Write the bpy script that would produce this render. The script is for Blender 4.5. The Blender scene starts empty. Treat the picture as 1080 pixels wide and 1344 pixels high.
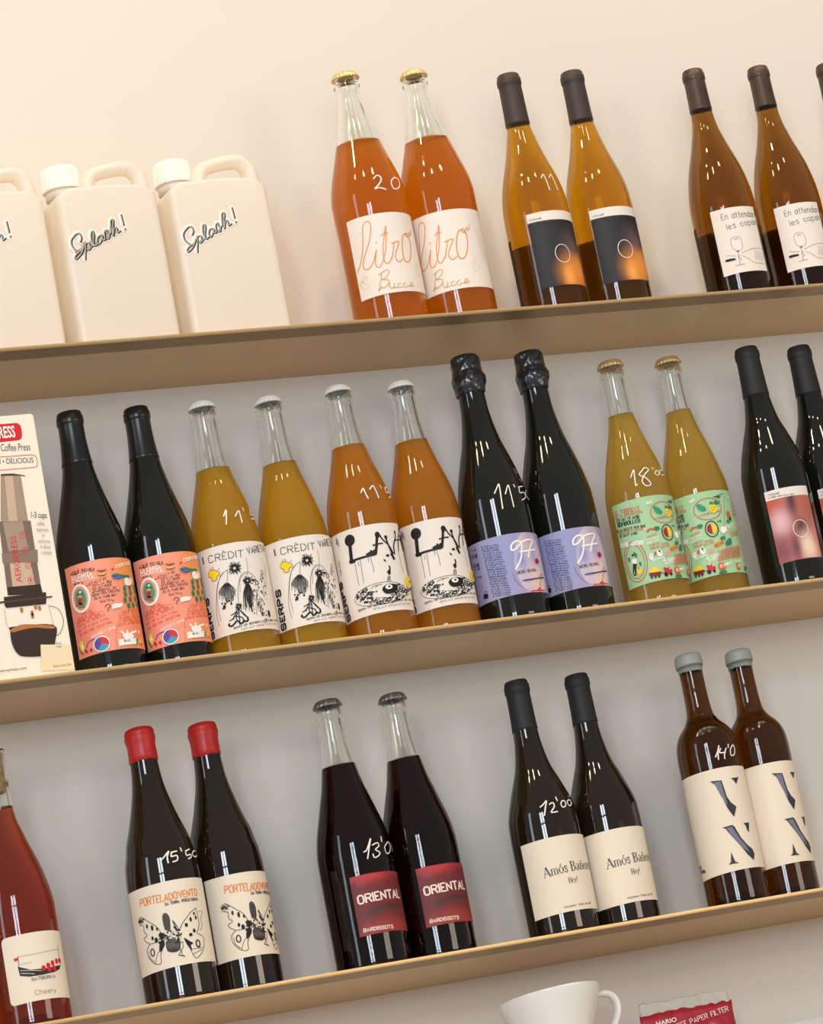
import bpy, bmesh, math, random
from mathutils import Vector, Matrix, noise
from mathutils.geometry import tessellate_polygon
SC = bpy.context.scene
COL = SC.collection
# ------------------------------------------------------------------ camera
cd = bpy.data.cameras.new('camera'); cam = bpy.data.objects.new('camera', cd); COL.objects.link(cam)
CAM = (-1.7269934, -4.7652281, -1.4769498); YAW, PITCH, ROLL, FPX = 0.6993801, 0.3482782, -0.2790453, 5865.239
SHX, SHY = 1262.8547, -971.8283
f = Vector((math.sin(YAW)*math.cos(PITCH), math.cos(YAW)*math.cos(PITCH), math.sin(PITCH)))
r0 = Vector((math.cos(YAW), -math.sin(YAW), 0)); u0 = r0.cross(f)
rr = r0*math.cos(ROLL)+u0*math.sin(ROLL); uu = -r0*math.sin(ROLL)+u0*math.cos(ROLL)
M = Matrix((rr, uu, -f)).transposed().to_4x4(); M.translation = Vector(CAM)
cam.matrix_world = M
cd.sensor_fit = 'VERTICAL'; cd.sensor_height = 36.0; cd.lens = FPX/1344*36.0
cd.shift_x = -SHX/1344; cd.shift_y = SHY/1344
cd.clip_start = .1; cd.clip_end = 60
SC.camera = cam
# ------------------------------------------------------------------ world, lamps, exposure
def lin(c):
    if isinstance(c, str): c = [int(c[i:i+2], 16)/255 for i in (0, 2, 4)]
    return tuple((v/12.92 if v <= .04045 else ((v+.055)/1.055)**2.4) for v in c)
W = bpy.data.worlds.new('room_light'); SC.world = W; W.use_nodes = True
bg = W.node_tree.nodes['Background']; bg.inputs[0].default_value = (.90, .88, .86, 1); bg.inputs[1].default_value = .36
def area(name, loc, target, sx, sy, power, color, shape='RECTANGLE', spread=180):
    l = bpy.data.lights.new(name, 'AREA'); l.shape = shape; l.size = sx; l.size_y = sy; l.energy = power; l.color = color
    l.spread = math.radians(spread)
    o = bpy.data.objects.new(name, l); COL.objects.link(o); o.location = loc
    o.rotation_euler = (Vector(target)-Vector(loc)).to_track_quat('-Z', 'Y').to_euler(); return o
WARM = (1.0, .77, .48); COOL = (.80, .90, 1.0)
# track spots on the ceiling close in front of the wall
for i, x in enumerate((-1.0, -.2, .6, 1.4, 2.2)):
    area('ceiling_spotlight', (x, -1.10, 2.35), (x+.05, -.06, -.1), .12, .12, 10.2, WARM, 'DISK')
# tall window of the shop front behind the camera, and three warm lamps hanging in the shop
for i in range(2):
    for j in range(3):
        area('window_pane_daylight', (-3.5+i*.95, -6.8-i*.30, -.5+j*1.25), (.5, 0, -.2), .72, 1.05, 50, COOL)
area('side_window_daylight', (-4.6, -2.2, .6), (.5, 0, -.2), .7, 3.0, 34, COOL)
area('warm_fill_light', (3.0, -5.2, -.3), (.8, 0, -.5), 1.8, 1.2, 42, (1.0, .86, .70))  # added warm fill from the right to brighten the lower wall, no lamp seen there
for x, y in ((-.5, -2.2), (.95, -2.4), (-1.6, -1.4)):
    area('hanging_lamp', (x, y, 2.4), (.5, 0, -.3), .28, .28, 7, WARM, 'DISK')
vs = SC.view_settings; SC.display_settings.display_device = 'sRGB'
vs.view_transform = 'Standard'; vs.look = 'None'; vs.gamma = 1; vs.use_curve_mapping = False; vs.exposure = 0.0
cy = SC.cycles
cy.use_denoising = True; cy.max_bounces = 14; cy.transmission_bounces = 12; cy.glossy_bounces = 6; cy.diffuse_bounces = 4
cy.transparent_max_bounces = 12; cy.sample_clamp_indirect = 6; cy.caustics_reflective = True; cy.caustics_refractive = True
cy.use_adaptive_sampling = False
# ------------------------------------------------------------------ helpers
MATS = {}
def mat(name, color=(.8, .8, .8), rough=.5, metal=0, spec=.5, trans=0, ior=1.5, coat=0, bump=None, vary=None, sub=0, emit=None):
    if name in MATS: return MATS[name]
    m = bpy.data.materials.new(name); m.use_nodes = True; nt = m.node_tree; p = nt.nodes['Principled BSDF']
    p.inputs['Base Color'].default_value = (*color, 1); p.inputs['Roughness'].default_value = rough
    p.inputs['Metallic'].default_value = metal; p.inputs['Specular IOR Level'].default_value = spec
    p.inputs['Transmission Weight'].default_value = trans; p.inputs['IOR'].default_value = ior
    p.inputs['Coat Weight'].default_value = coat
    if sub: p.inputs['Subsurface Weight'].default_value = sub; p.inputs['Subsurface Radius'].default_value = (.02, .015, .01)
    tc = nt.nodes.new('ShaderNodeTexCoord')
    if bump:
        n = nt.nodes.new('ShaderNodeTexNoise'); n.inputs['Scale'].default_value = bump[0]; n.inputs['Detail'].default_value = 4
        mp = nt.nodes.new('ShaderNodeMapping'); nt.links.new(tc.outputs['Object'], mp.inputs[0])
        if len(bump) > 3: mp.inputs['Scale'].default_value = bump[3]
        nt.links.new(mp.outputs[0], n.inputs['Vector'])
        b = nt.nodes.new('ShaderNodeBump'); b.inputs['Strength'].default_value = bump[1]; b.inputs['Distance'].default_value = bump[2]
        nt.links.new(n.outputs[0], b.inputs['Height']); nt.links.new(b.outputs[0], p.inputs['Normal'])
    if vary:
        n = nt.nodes.new('ShaderNodeTexNoise'); n.inputs['Scale'].default_value = vary[0]; n.inputs['Detail'].default_value = 3
        nt.links.new(tc.outputs['Object'], n.inputs['Vector'])
        r = nt.nodes.new('ShaderNodeValToRGB'); r.color_ramp.elements[0].position = .3; r.color_ramp.elements[1].position = .7
        r.color_ramp.elements[0].color = (*[c*(1-vary[1]) for c in color], 1); r.color_ramp.elements[1].color = (*[min(1, c*(1+vary[1])) for c in color], 1)
        nt.links.new(n.outputs[0], r.inputs[0]); nt.links.new(r.outputs[0], p.inputs['Base Color'])
    MATS[name] = m; return m
def liquid_mat(name, clear, cloud, haze, dens, rough=.0, ior=.92):
    """cloudy drink: tinted refraction with an absorbing volume, mixed with the scatter of its haze"""
    if name in MATS: return MATS[name]
    m = bpy.data.materials.new(name); m.use_nodes = True; nt = m.node_tree; nt.nodes.clear()
    out = nt.nodes.new('ShaderNodeOutputMaterial')
    r = nt.nodes.new('ShaderNodeBsdfRefraction'); r.inputs['Color'].default_value = (*clear, 1); r.inputs['IOR'].default_value = ior; r.inputs['Roughness'].default_value = rough
    d = nt.nodes.new('ShaderNodeBsdfDiffuse'); d.inputs[0].default_value = (*cloud, 1)
    t = nt.nodes.new('ShaderNodeBsdfTranslucent'); t.inputs[0].default_value = (*cloud, 1)
    a = nt.nodes.new('ShaderNodeMixShader'); a.inputs[0].default_value = .45; nt.links.new(d.outputs[0], a.inputs[1]); nt.links.new(t.outputs[0], a.inputs[2])
    b = nt.nodes.new('ShaderNodeMixShader'); b.inputs[0].default_value = haze; nt.links.new(r.outputs[0], b.inputs[1]); nt.links.new(a.outputs[0], b.inputs[2])
    nt.links.new(b.outputs[0], out.inputs['Surface'])
    if dens:
        v = nt.nodes.new('ShaderNodeVolumeAbsorption'); v.inputs[0].default_value = (*clear, 1); v.inputs[1].default_value = dens
        nt.links.new(v.outputs[0], out.inputs['Volume'])
    MATS[name] = m; return m
def blob_mat(name, base, blobs, rough=.6, grain=0):
    """printed soft colour fields on a paper label, laid out in the label's own UVs"""
    if name in MATS: return MATS[name]
    m = bpy.data.materials.new(name); m.use_nodes = True; nt = m.node_tree; p = nt.nodes['Principled BSDF']; p.inputs['Roughness'].default_value = rough
    uv = nt.nodes.new('ShaderNodeUVMap'); uv.uv_map = 'UVMap'
    col = nt.nodes.new('ShaderNodeRGB'); col.outputs[0].default_value = (*lin(base), 1); cur = col.outputs[0]
    if grain:
        nz = nt.nodes.new('ShaderNodeTexNoise'); nz.inputs['Scale'].default_value = grain[0]; nz.inputs['Detail'].default_value = 3
        nt.links.new(uv.outputs[0], nz.inputs['Vector'])
    for (u, v, ru, rv, c, hard) in blobs:
        mp = nt.nodes.new('ShaderNodeMapping'); mp.vector_type = 'POINT'
        mp.inputs['Scale'].default_value = (1/ru, 1/rv, 0); mp.inputs['Location'].default_value = (-u/ru, -v/rv, 0)
        nt.links.new(uv.outputs[0], mp.inputs[0])
        ln = nt.nodes.new('ShaderNodeVectorMath'); ln.operation = 'LENGTH'; nt.links.new(mp.outputs[0], ln.inputs[0]); val = ln.outputs['Value']
        if grain:
            ad = nt.nodes.new('ShaderNodeMath'); ad.operation = 'MULTIPLY_ADD'; nt.links.new(nz.outputs[0], ad.inputs[0]); ad.inputs[1].default_value = grain[1]
            nt.links.new(val, ad.inputs[2]); val = ad.outputs[0]
        mr = nt.nodes.new('ShaderNodeMapRange'); mr.interpolation_type = 'SMOOTHSTEP'
        mr.inputs['From Min'].default_value = hard; mr.inputs['From Max'].default_value = 1; mr.inputs['To Min'].default_value = 1; mr.inputs['To Max'].default_value = 0
        nt.links.new(val, mr.inputs['Value'])
        mx = nt.nodes.new('ShaderNodeMix'); mx.data_type = 'RGBA'; nt.links.new(mr.outputs['Result'], mx.inputs[0]); nt.links.new(cur, mx.inputs[6]); mx.inputs[7].default_value = (*lin(c), 1)
        cur = mx.outputs[2]
    nt.links.new(cur, p.inputs['Base Color']); MATS[name] = m; return m
def link(name, me, parent=None, loc=None):
    o = bpy.data.objects.new(name, me); COL.objects.link(o)
    if parent: o.parent = parent
    if loc: o.location = loc
    return o
def mesh(name, verts, faces, mats, mi=None, smooth=True, parent=None, loc=None):
    me = bpy.data.meshes.new(name); me.from_pydata([tuple(v) for v in verts], [], faces)
    for m in (mats if isinstance(mats, (list, tuple)) else [mats]): me.materials.append(m)
    if mi: me.polygons.foreach_set('material_index', mi)
    me.polygons.foreach_set('use_smooth', [smooth]*len(me.polygons)); me.update()
    return link(name, me, parent, loc)
def bmobj(name, bm, m, parent=None, loc=None, smooth=False):
    me = bpy.data.meshes.new(name); bm.normal_update(); bm.to_mesh(me); bm.free()
    for k in (m if isinstance(m, (list, tuple)) else [m]): me.materials.append(k)
    me.polygons.foreach_set('use_smooth', [smooth]*len(me.polygons)); me.update()
    return link(name, me, parent, loc)
def tag(o, label=None, cat=None, group=None, kind=None):
    if label: o['label'] = label
    if cat: o['category'] = cat
    if group: o['group'] = group
    if kind: o['kind'] = kind
    return o
def smoothpts(p, n=6):
    if len(p) < 3: return p
    out = []
    closed = abs(p[0][0]-p[-1][0])+abs(p[0][1]-p[-1][1]) < 1e-6
    for i in range(len(p)-1):
        a = p[i-1] if i > 0 else (p[-2] if closed else p[0]); b = p[i]; c = p[i+1]; d = p[i+2] if i+2 < len(p) else (p[1] if closed else p[-1])
        for k in range(n):
            t = k/n
            out.append([.5*((2*b[j])+(-a[j]+c[j])*t+(2*a[j]-5*b[j]+4*c[j]-d[j])*t*t+(-a[j]+3*b[j]-3*c[j]+d[j])*t**3) for j in (0, 1)])
    out.append(list(p[-1])); return out
def lathe(prof, seg=64, crimp=None, disp=None):
    """prof: (r, z) in metres from the axis at the bottom to the axis at the top; closed surface"""
    v, fc = [], []; idx = []
    for (r, z) in prof:
        if r < 1e-6: idx.append([len(v)]); v.append((0, 0, z)); continue
        ring = []
        for k in range(seg):
            a = 2*math.pi*k/seg; q = r
            if crimp: q = crimp(r, z, a)
            zz = z
            if disp: q, zz = disp(q, z, a)
            ring.append(len(v)); v.append((q*math.sin(a), -q*math.cos(a), zz))
        idx.append(ring)
    for a, b in zip(idx, idx[1:]):
        if len(a) == 1 and len(b) == 1: continue
        for k in range(seg):
            n = (k+1) % seg
            if len(a) == 1: fc.append((a[0], b[n], b[k]))
            elif len(b) == 1: fc.append((a[k], a[n], b[0]))
            else: fc.append((a[k], a[n], b[n], b[k]))
    return v, fc
def dense(prof, step=2.5):
    """smooth the shoulders of a (h, r) profile in mm with a monotone cubic"""
    pr = sorted(prof); xs = [p[0] for p in pr]; ys = [p[1] for p in pr]; n = len(xs)
    d = [(ys[i+1]-ys[i])/(xs[i+1]-xs[i]) for i in range(n-1)]
    m = [d[0]]+[0 if d[i-1]*d[i] <= 0 else (2*d[i-1]*d[i]/(d[i-1]+d[i])) for i in range(1, n-1)]+[d[-1]]
    out = []
    for i in range(n-1):
        h = xs[i+1]-xs[i]; k = max(1, int(h/step)) if abs(d[i]) < 4 else 1
        for j in range(k):
            t = j/k; out.append((xs[i]+t*h, (2*t**3-3*t*t+1)*ys[i]+(t**3-2*t*t+t)*h*m[i]+(-2*t**3+3*t*t)*ys[i+1]+(t**3-t*t)*h*m[i+1]))
    out.append((xs[-1], ys[-1])); return out
def rad(pd, h):
    for (a, ra), (b, rb) in zip(pd, pd[1:]):
        if a <= h <= b: return ra+(rb-ra)*(h-a)/(b-a)
    return pd[-1][1]
# ------------------------------------------------------------------ pen lettering: strokes on a small grid (x, y), baseline y=2, cap height y=8
G = {'A':'4|02 28 42;14 34','B':'4|02 08 38 47 46 35 05;35 44 43 32 02','C':'4|47 38 18 07 03 12 32 43','D':'4|02 08 28 46 44 22 02','E':'3|38 08 02 32;05 25','F':'3|38 08 02;05 25',
'G':'4|47 38 18 07 03 12 32 43 45 25','H':'4|08 02;48 42;05 45','I':'0|08 02','J':'3|38 33 22 12 03','K':'4|08 02;48 05 42','L':'3|08 02 32','M':'4|02 08 25 48 42','N':'4|02 08 42 48',
'O':'4|18 07 03 12 32 43 47 38 18','P':'4|02 08 38 47 46 35 05','Q':'4|18 07 03 12 32 43 47 38 18;34 52','R':'4|02 08 38 47 46 35 05;25 42','S':'4|47 38 18 07 06 15 35 44 43 32 12 03','T':'4|08 48;28 22',
'U':'4|08 03 12 32 43 48','V':'4|08 22 48','W':'6|08 12 36 52 68','X':'4|08 42;48 02','Y':'4|08 25 48;25 22','Z':'4|08 48 02 42','0':'3|18 07 03 12 22 33 37 28 18','1':'2|06 28 22','2':'4|07 18 38 47 46 02 42',
'3':'4|07 18 38 47 46 35 15;35 44 43 32 12 03','4':'4|32 38 04 44','5':'4|48 08 05 35 44 43 32 02','8':'4|15 06 07 18 38 47 46 35 15 04 03 12 32 43 44 35','9':'4|46 35 15 06 07 18 38 47 44 32 12',
'a':'3|35 26 16 05 03 12 22 33;36 32','b':'3|08 02 22 33 35 26 06','c':'3|35 26 16 05 03 12 22 33','d':'3|35 26 16 05 03 12 22 33;38 32','e':'3|04 34 35 26 16 05 03 12 32','f':'2|28 18 07 02;05 25','g':'3|35 26 16 05 03 12 22 33;36 31 20 10',
'h':'3|08 02;05 16 26 35 32','i':'0|06 02;08 07','l':'0|08 02','m':'4|06 02;05 16 25 22;25 36 45 42','n':'3|06 02;05 16 26 35 32','o':'3|16 05 03 12 22 33 35 26 16','p':'3|06 00;06 26 35 33 22 02','q':'3|36 30;36 16 05 03 12 32',
'r':'2|06 02;05 16 26','s':'3|36 16 05 15 24 33 22 02','t':'2|18 13 22;06 26','u':'3|06 03 12 22 33;36 32','v':'3|06 12 36','x':'3|06 32;36 02','y':'3|06 12;36 00','!':'0|08 04;03 02',':':'0|06 05;03 02','.':'0|03 02',',':'0|02 01','·':'0|05 04','•':'0|05 04',"'":'0|08 07','-':'2|05 25'}
ACC = {'À':'A', 'È':'E', 'É':'E', 'Í':'I', 'Ó':'O', 'Ï':'I', 'ó':'o', 'ñ':'n', 'é':'e'}
def glyph(ch):
    base = ACC.get(ch, ch)
    if base == ' ' or base not in G: return 2.2, []
    w, s = G[base].split('|'); w = int(w)
    st = [[(int(p[0]), int(p[1])) for p in q.split()] for q in s.split(';')]
    if ch in ACC:
        c = w/2; top = 9 if ch.isupper() else 7
        if ch in 'À': st.append([(c-1, top+.8), (c+.2, top)])
        elif ch == 'È': st.append([(c-1, top+.8), (c+.2, top)])
        else: st.append([(c+1, top+1), (c, top)])
    return w, st
# serif letters as thick and thin strokes: width class, points (cap height 6)
SG = {'A':(5.4, [(.35,'0.3,0 2.6,6.2'),(1.0,'2.6,6.2 4.9,0'),(.35,'1,2 4,2'),(.3,'-.3,0 1.1,0'),(.3,'3.9,0 5.7,0')]),
'm':(5.6,[(.75,'.7,0 .7,3.9'),(.75,'2.8,0 2.8,3'),(.75,'4.9,0 4.9,3'),(.35,'.7,3.1 1.5,3.9 2.4,3.9 2.8,3'),(.35,'2.8,3.1 3.6,3.9 4.5,3.9 4.9,3'),(.3,'0,0 1.4,0'),(.3,'2.1,0 3.5,0'),(.3,'4.2,0 5.6,0'),(.3,'0,3.8 .7,3.9')]),
'o':(3.8,[(.8,'.5,2.9 .4,1.9 .6,1'),(.8,'3.3,2.9 3.4,1.9 3.2,1'),(.4,'.5,2.9 1.1,3.8 1.9,4 2.7,3.8 3.3,2.9'),(.4,'.6,1 1.1,.1 1.9,-.1 2.7,.1 3.2,1')]),
's':(3,[(.6,'2.5,3 2.1,3.8 1.2,3.9 .5,3.3 .6,2.6 1.6,2.1 2.4,1.5 2.5,.8 1.9,0 1,0 .3,.9')]),
'B':(4.6,[(.95,'1,0 1,6'),(.3,'0,0 1,0'),(.3,'0,6 1,6'),(.35,'1,6 2.6,6 3.4,5.6'),(.85,'3.4,5.6 3.7,4.8 3.3,3.7'),(.35,'3.3,3.7 2.5,3.2 1,3.2'),(.35,'2.5,3.2 3.6,2.8'),(.95,'3.6,2.8 4,1.7 3.6,.6'),(.35,'3.6,.6 2.6,0 1,0')]),
'a':(3.6,[(.75,'2.7,.5 2.7,3'),(.4,'2.7,3 2.2,3.8 1.3,3.8 .7,3.2'),(.4,'2.7,2.4 1.2,2 .6,1.5'),(.7,'.6,1.5 .5,.8 .8,.2'),(.4,'.8,.2 1.5,0 2.7,.8'),(.35,'2.7,.4 3.1,0 3.6,.2')]),
'n':(3.8,[(.75,'.7,0 .7,3.9'),(.75,'3,0 3,3'),(.4,'.7,3.1 1.6,3.9 2.6,3.9 3,3'),(.3,'0,0 1.4,0'),(.3,'2.3,0 3.8,0'),(.3,'0,3.8 .7,3.9')]),
'e':(3.3,[(.8,'.5,2.9 .4,1.9 .6,1'),(.35,'.5,2.9 1,3.8 1.8,3.9 2.6,3.5 2.9,2.3 .5,2.2'),(.4,'.6,1 1.2,.1 2,0 2.9,.9')]),
'r':(2.7,[(.75,'.7,0 .7,3.9'),(.3,'0,0 1.5,0'),(.3,'0,3.8 .7,3.9'),(.4,'.7,3 1.4,3.8 2.1,3.9'),(.7,'2.1,3.6 2.4,3.7')]),
'H':(5.4,[(.95,'1,0 1,6'),(.95,'4.4,0 4.4,6'),(.35,'1,3.1 4.4,3.1'),(.3,'.1,0 1.9,0'),(.3,'.1,6 1.9,6'),(.3,'3.5,0 5.3,0'),(.3,'3.5,6 5.3,6')]),
'y':(3.8,[(.8,'.6,3.8 2,0'),(.35,'3.2,3.8 1.9,0 1.2,-1.6 .3,-1.8'),(.3,'0,3.9 1.4,3.9'),(.3,'2.5,3.9 3.8,3.9')]),
'!':(1.4,[(.8,'.7,6 .7,2'),(.9,'.7,.5 .7,0')])}
INK = {'k':'1c1716','w':'f6efe4','r':'d2222c','g':'2f7d5c','G':'3e9a72','y':'f0cf2c','o':'e8873a','p':'5a4a9c','t':'2f9fb0','s':'e9b48a','n':'57504c','m':'a8203a','M':'7c1f24','R':'d0583c','D':'4a5a44','K':'35271f',
 'P':'e49a8c','B':'3e4a8c','c':'f2dccb','i':'3a3940','v2':'77768a','g2':'c8963c','t2':'d9c2a0','c2':'efe3d0','b1':'a58c7a','b2':'c9ab92','b3':'7b655a','b4':'8a7264','b5':'b5713c','b6':'eed9b2','K2':'55392f','g3':'a39a90','S1':'b9b4a8'}
def ink(c): return mat('ink_'+c, lin(INK[c]), .55, spec=.3)
class Art:
    def __init__(s): s.v = []; s.f = []; s.m = []; s.mats = []; s.z = 0; s.last = None
    def mi(s, c):
        if c not in s.mats: s.mats.append(c)
        if c != s.last: s.z += 1; s.last = c
        return s.mats.index(c)
    def quad(s, pts, k):
        b = len(s.v); s.v += [(p[0], p[1], s.z) for p in pts]; s.f.append(tuple(range(b, b+len(pts)))); s.m.append(k)
    def stroke(s, c, w, pts, sm=0, capped=True):
        k = s.mi(c); p = smoothpts(pts, 4) if sm else [list(q) for q in pts]
        q = [p[0]]
        for a, b in zip(p, p[1:]):
            d = math.hypot(b[0]-a[0], b[1]-a[1])
            if d < 1e-4: continue
            n = max(1, int(d/3))
            for i in range(1, n+1): q.append([a[0]+(b[0]-a[0])*i/n, a[1]+(b[1]-a[1])*i/n])
        if len(q) < 2: return
        L, R = [], []
        e = w*.35 if capped else 0
        for i, c0 in enumerate(q):
            a = q[max(0, i-1)]; b = q[min(len(q)-1, i+1)]; dx, dy = b[0]-a[0], b[1]-a[1]; n = math.hypot(dx, dy) or 1; dx /= n; dy /= n
            x, y = c0
            if i == 0: x -= dx*e; y -= dy*e
            if i == len(q)-1: x += dx*e; y += dy*e
            L.append((x-dy*w/2, y+dx*w/2)); R.append((x+dy*w/2, y-dx*w/2))
        b0 = len(s.v)
        for a, b in zip(L, R): s.v += [(a[0], a[1], s.z), (b[0], b[1], s.z)]
        for i in range(len(L)-1): s.f.append((b0+2*i, b0+2*i+1, b0+2*i+3, b0+2*i+2)); s.m.append(k)
    def fill(s, c, pts, sm=0):
        k = s.mi(c); p = smoothpts(pts+[pts[0]], 4)[:-1] if sm else pts
        tri = tessellate_polygon([[Vector((a, b, 0)) for a, b in p]]); b0 = len(s.v); s.v += [(a, b, s.z) for a, b in p]
        for t in tri:
            if len({*t}) < 3: continue
            (ax, ay), (bx, by), (cx, cy_) = (p[i] for i in t)
            if (bx-ax)*(cy_-ay)-(by-ay)*(cx-ax) < 0: t = (t[0], t[2], t[1])
            s.f.append(tuple(b0+i for i in t)); s.m.append(k)
    def ell(s, c, o, rx, ry, w=0):
        n = 28 if max(rx, ry) > 3 else 12
        P = [[o[0]+rx*math.cos(2*math.pi*i/n), o[1]+ry*math.sin(2*math.pi*i/n)] for i in range(n)]
        if w: s.stroke(c, w, P+[P[0]], 0, False)
        else: s.fill(c, P)
    def frame(s, a, b):
        d = (b[0]-a[0], b[1]-a[1]); L = math.hypot(*d) or 1; return L, (d[0]/L, d[1]/L)
    def text(s, c, t, a, b, h, w, font):
        L, (dx, dy) = s.frame(a, b)
        tr = lambda x, y: [a[0]+x*dx-y*dy, a[1]+x*dy+y*dx]
        if font in ('h', 'v'):
            adv = 0; items = []
            for i, ch in enumerate(t):
                wd, st = glyph(ch); items.append((adv, st)); adv += wd+1.6
            k = L/(adv-1.6)
            for o, st in items:
                for q in st: s.stroke(c, w, [tr((o+x)*k, (y-2)*h/6) for x, y in q], 0)
        else:
            V, Fc = sans(t, font.startswith('B')); x0 = min(v[0] for v in V); x1 = max(v[0] for v in V)
            kx = L/(x1-x0); ky = h/.72; k = s.mi(c); b0 = len(s.v)
            for x, y in V: q = tr((x-x0)*kx, y*ky); s.v.append((q[0], q[1], s.z))
            for fc in Fc: s.f.append(tuple(b0+i for i in fc)); s.m.append(k)
    def serif(s, c, t, a, b, h):
        L, (dx, dy) = s.frame(a, b); items = []; adv = 0
        for ch in t:
            base = ACC.get(ch, ch)
            if base == ' ': adv += 2; continue
            wd, st = SG[base]; st = list(st)
            if ch == 'ó': st.append((.6, '1.8,4.8 2.6,5.9'))
            if ch == 'ñ': st.append((.5, '.9,5 1.5,5.5 2.3,5 3,5.5'))
            items.append((adv, st)); adv += wd+.35
        k = L/adv; ky = h/6
        for o, st in items:
            for w, q in st:
                P = [tuple(map(float, z.split(','))) for z in q.split()]
                s.stroke(c, w*(k+ky)/2*1.05, [[a[0]+(o+x)*k*dx-y*ky*dy, a[1]+(o+x)*k*dy+y*ky*dx] for x, y in P], 0, False)
    def run(s, items, du=0):
        sh = lambda p: [p[0]+du, p[1]]
        for it in items:
            k = it[0]
            if k == 'S': s.stroke(it[1], it[2], [sh(p) for p in it[4]], it[3])
            elif k == 'F': s.fill(it[1], [sh(p) for p in it[3]], it[2])
            elif k == 'T': s.text(it[1], it[2], sh(it[3]), sh(it[4]), it[5], it[6], it[7])
            elif k == 'E': s.ell(it[1], sh(it[2]), it[3], it[4], it[5])
            elif k == 'SERIF': s.serif(it[1], it[2], sh(it[3]), sh(it[4]), it[5])
            elif k in ('PIE', 'HALF'):
                o, r = sh(it[1]), it[2]; secs = (('p', 95, 230), ('t', 230, 340), ('r', -20, 95)) if k == 'PIE' else (('m', 90, 270), ('y', -90, 90))
                for c, a0, a1 in secs: s.fill(c, [o]+[[o[0]+r*math.cos(math.radians(a0+(a1-a0)*i/9)), o[1]+r*math.sin(math.radians(a0+(a1-a0)*i/9))] for i in range(10)])
    def build(s, name, fn, parent, wrap=True, base=.00035, step=None):
        """one mesh per cluster of marks: marks further apart than 15 mm are printed as pieces of their own"""
        par = list(range(len(s.f)))
        def root(i):
            while par[i] != i: par[i] = par[par[i]]; i = par[i]
            return i
        bb = []; owner = {}
        for i, fc in enumerate(s.f):
            for v in fc:
                if v in owner: par[root(i)] = root(owner[v])
                else: owner[v] = i
        box = {}
        for i, fc in enumerate(s.f):
            r = root(i); q = box.setdefault(r, [1e9, 1e9, -1e9, -1e9])
            for v in fc:
                x, y, z = s.v[v]; q[0] = min(q[0], x); q[1] = min(q[1], y); q[2] = max(q[2], x); q[3] = max(q[3], y)
        ks = list(box)
        for i, a in enumerate(ks):
            A = box[a]
            for c in ks[i+1:]:
                B = box[c]
                if A[0]-B[2] < 15 and B[0]-A[2] < 15 and A[1]-B[3] < 15 and B[1]-A[3] < 15: par[root(a)] = root(c)
        step = step or min(.00003, .0010/max(1, s.z)); groups = {}
        for i in range(len(s.f)): groups.setdefault(root(i), []).append(i)
        return [s.piece(name, ids, fn, parent, wrap, base, step) for ids in groups.values()]
    def piece(s, name, ids, fn, parent, wrap, base, step):
        bm = bmesh.new(); vs = {}
        used = sorted({s.m[i] for i in ids})
        for i in ids:
            try: bf = bm.faces.new([vs.setdefault(v, None) or vs.__setitem__(v, bm.verts.new(s.v[v])) or vs[v] for v in s.f[i]]); bf.material_index = used.index(s.m[i])
            except ValueError: pass
        if wrap:
            wide = lambda fc: max(v.co.x for v in fc.verts)-min(v.co.x for v in fc.verts)
            big = [fc for fc in bm.faces if wide(fc) > 3.2]
            if big:
                x = math.floor(min(v.co.x for fc in big for v in fc.verts)/3)*3; x1 = max(v.co.x for fc in big for v in fc.verts)
                while x < x1:
                    fs = [fc for fc in bm.faces if wide(fc) > 3.0 and min(v.co.x for v in fc.verts) < x < max(v.co.x for v in fc.verts)]
                    if fs:
                        gm = set(fs) | {e for fc in fs for e in fc.edges} | {v for fc in fs for v in fc.verts}
                        bmesh.ops.bisect_plane(bm, geom=list(gm), plane_co=(x, 0, 0), plane_no=(1, 0, 0))
                    x += 3
        for v in bm.verts: v.co = Vector(fn(v.co.x, v.co.y, base+v.co.z*step))
        return bmobj(name, bm, [ink(s.mats[k]) for k in used], parent)
_sans = {}
def sans(t, bold):
    if (t, bold) in _sans: return _sans[(t, bold)]
    cu = bpy.data.curves.new('tmp', 'FONT'); cu.body = t; cu.size = 1; cu.resolution_u = 3; cu.offset = .022 if bold else 0
    o = bpy.data.objects.new('tmp', cu); COL.objects.link(o); bpy.context.view_layer.update()
    dg = bpy.context.evaluated_depsgraph_get(); me = bpy.data.meshes.new_from_object(o.evaluated_get(dg))
    V = [(v.co.x, v.co.y) for v in me.vertices]; Fc = [tuple(p.vertices) for p in me.polygons]
    bpy.data.objects.remove(o); bpy.data.curves.remove(cu); bpy.data.meshes.remove(me)
    _sans[(t, bold)] = (V, Fc); return V, Fc
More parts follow.
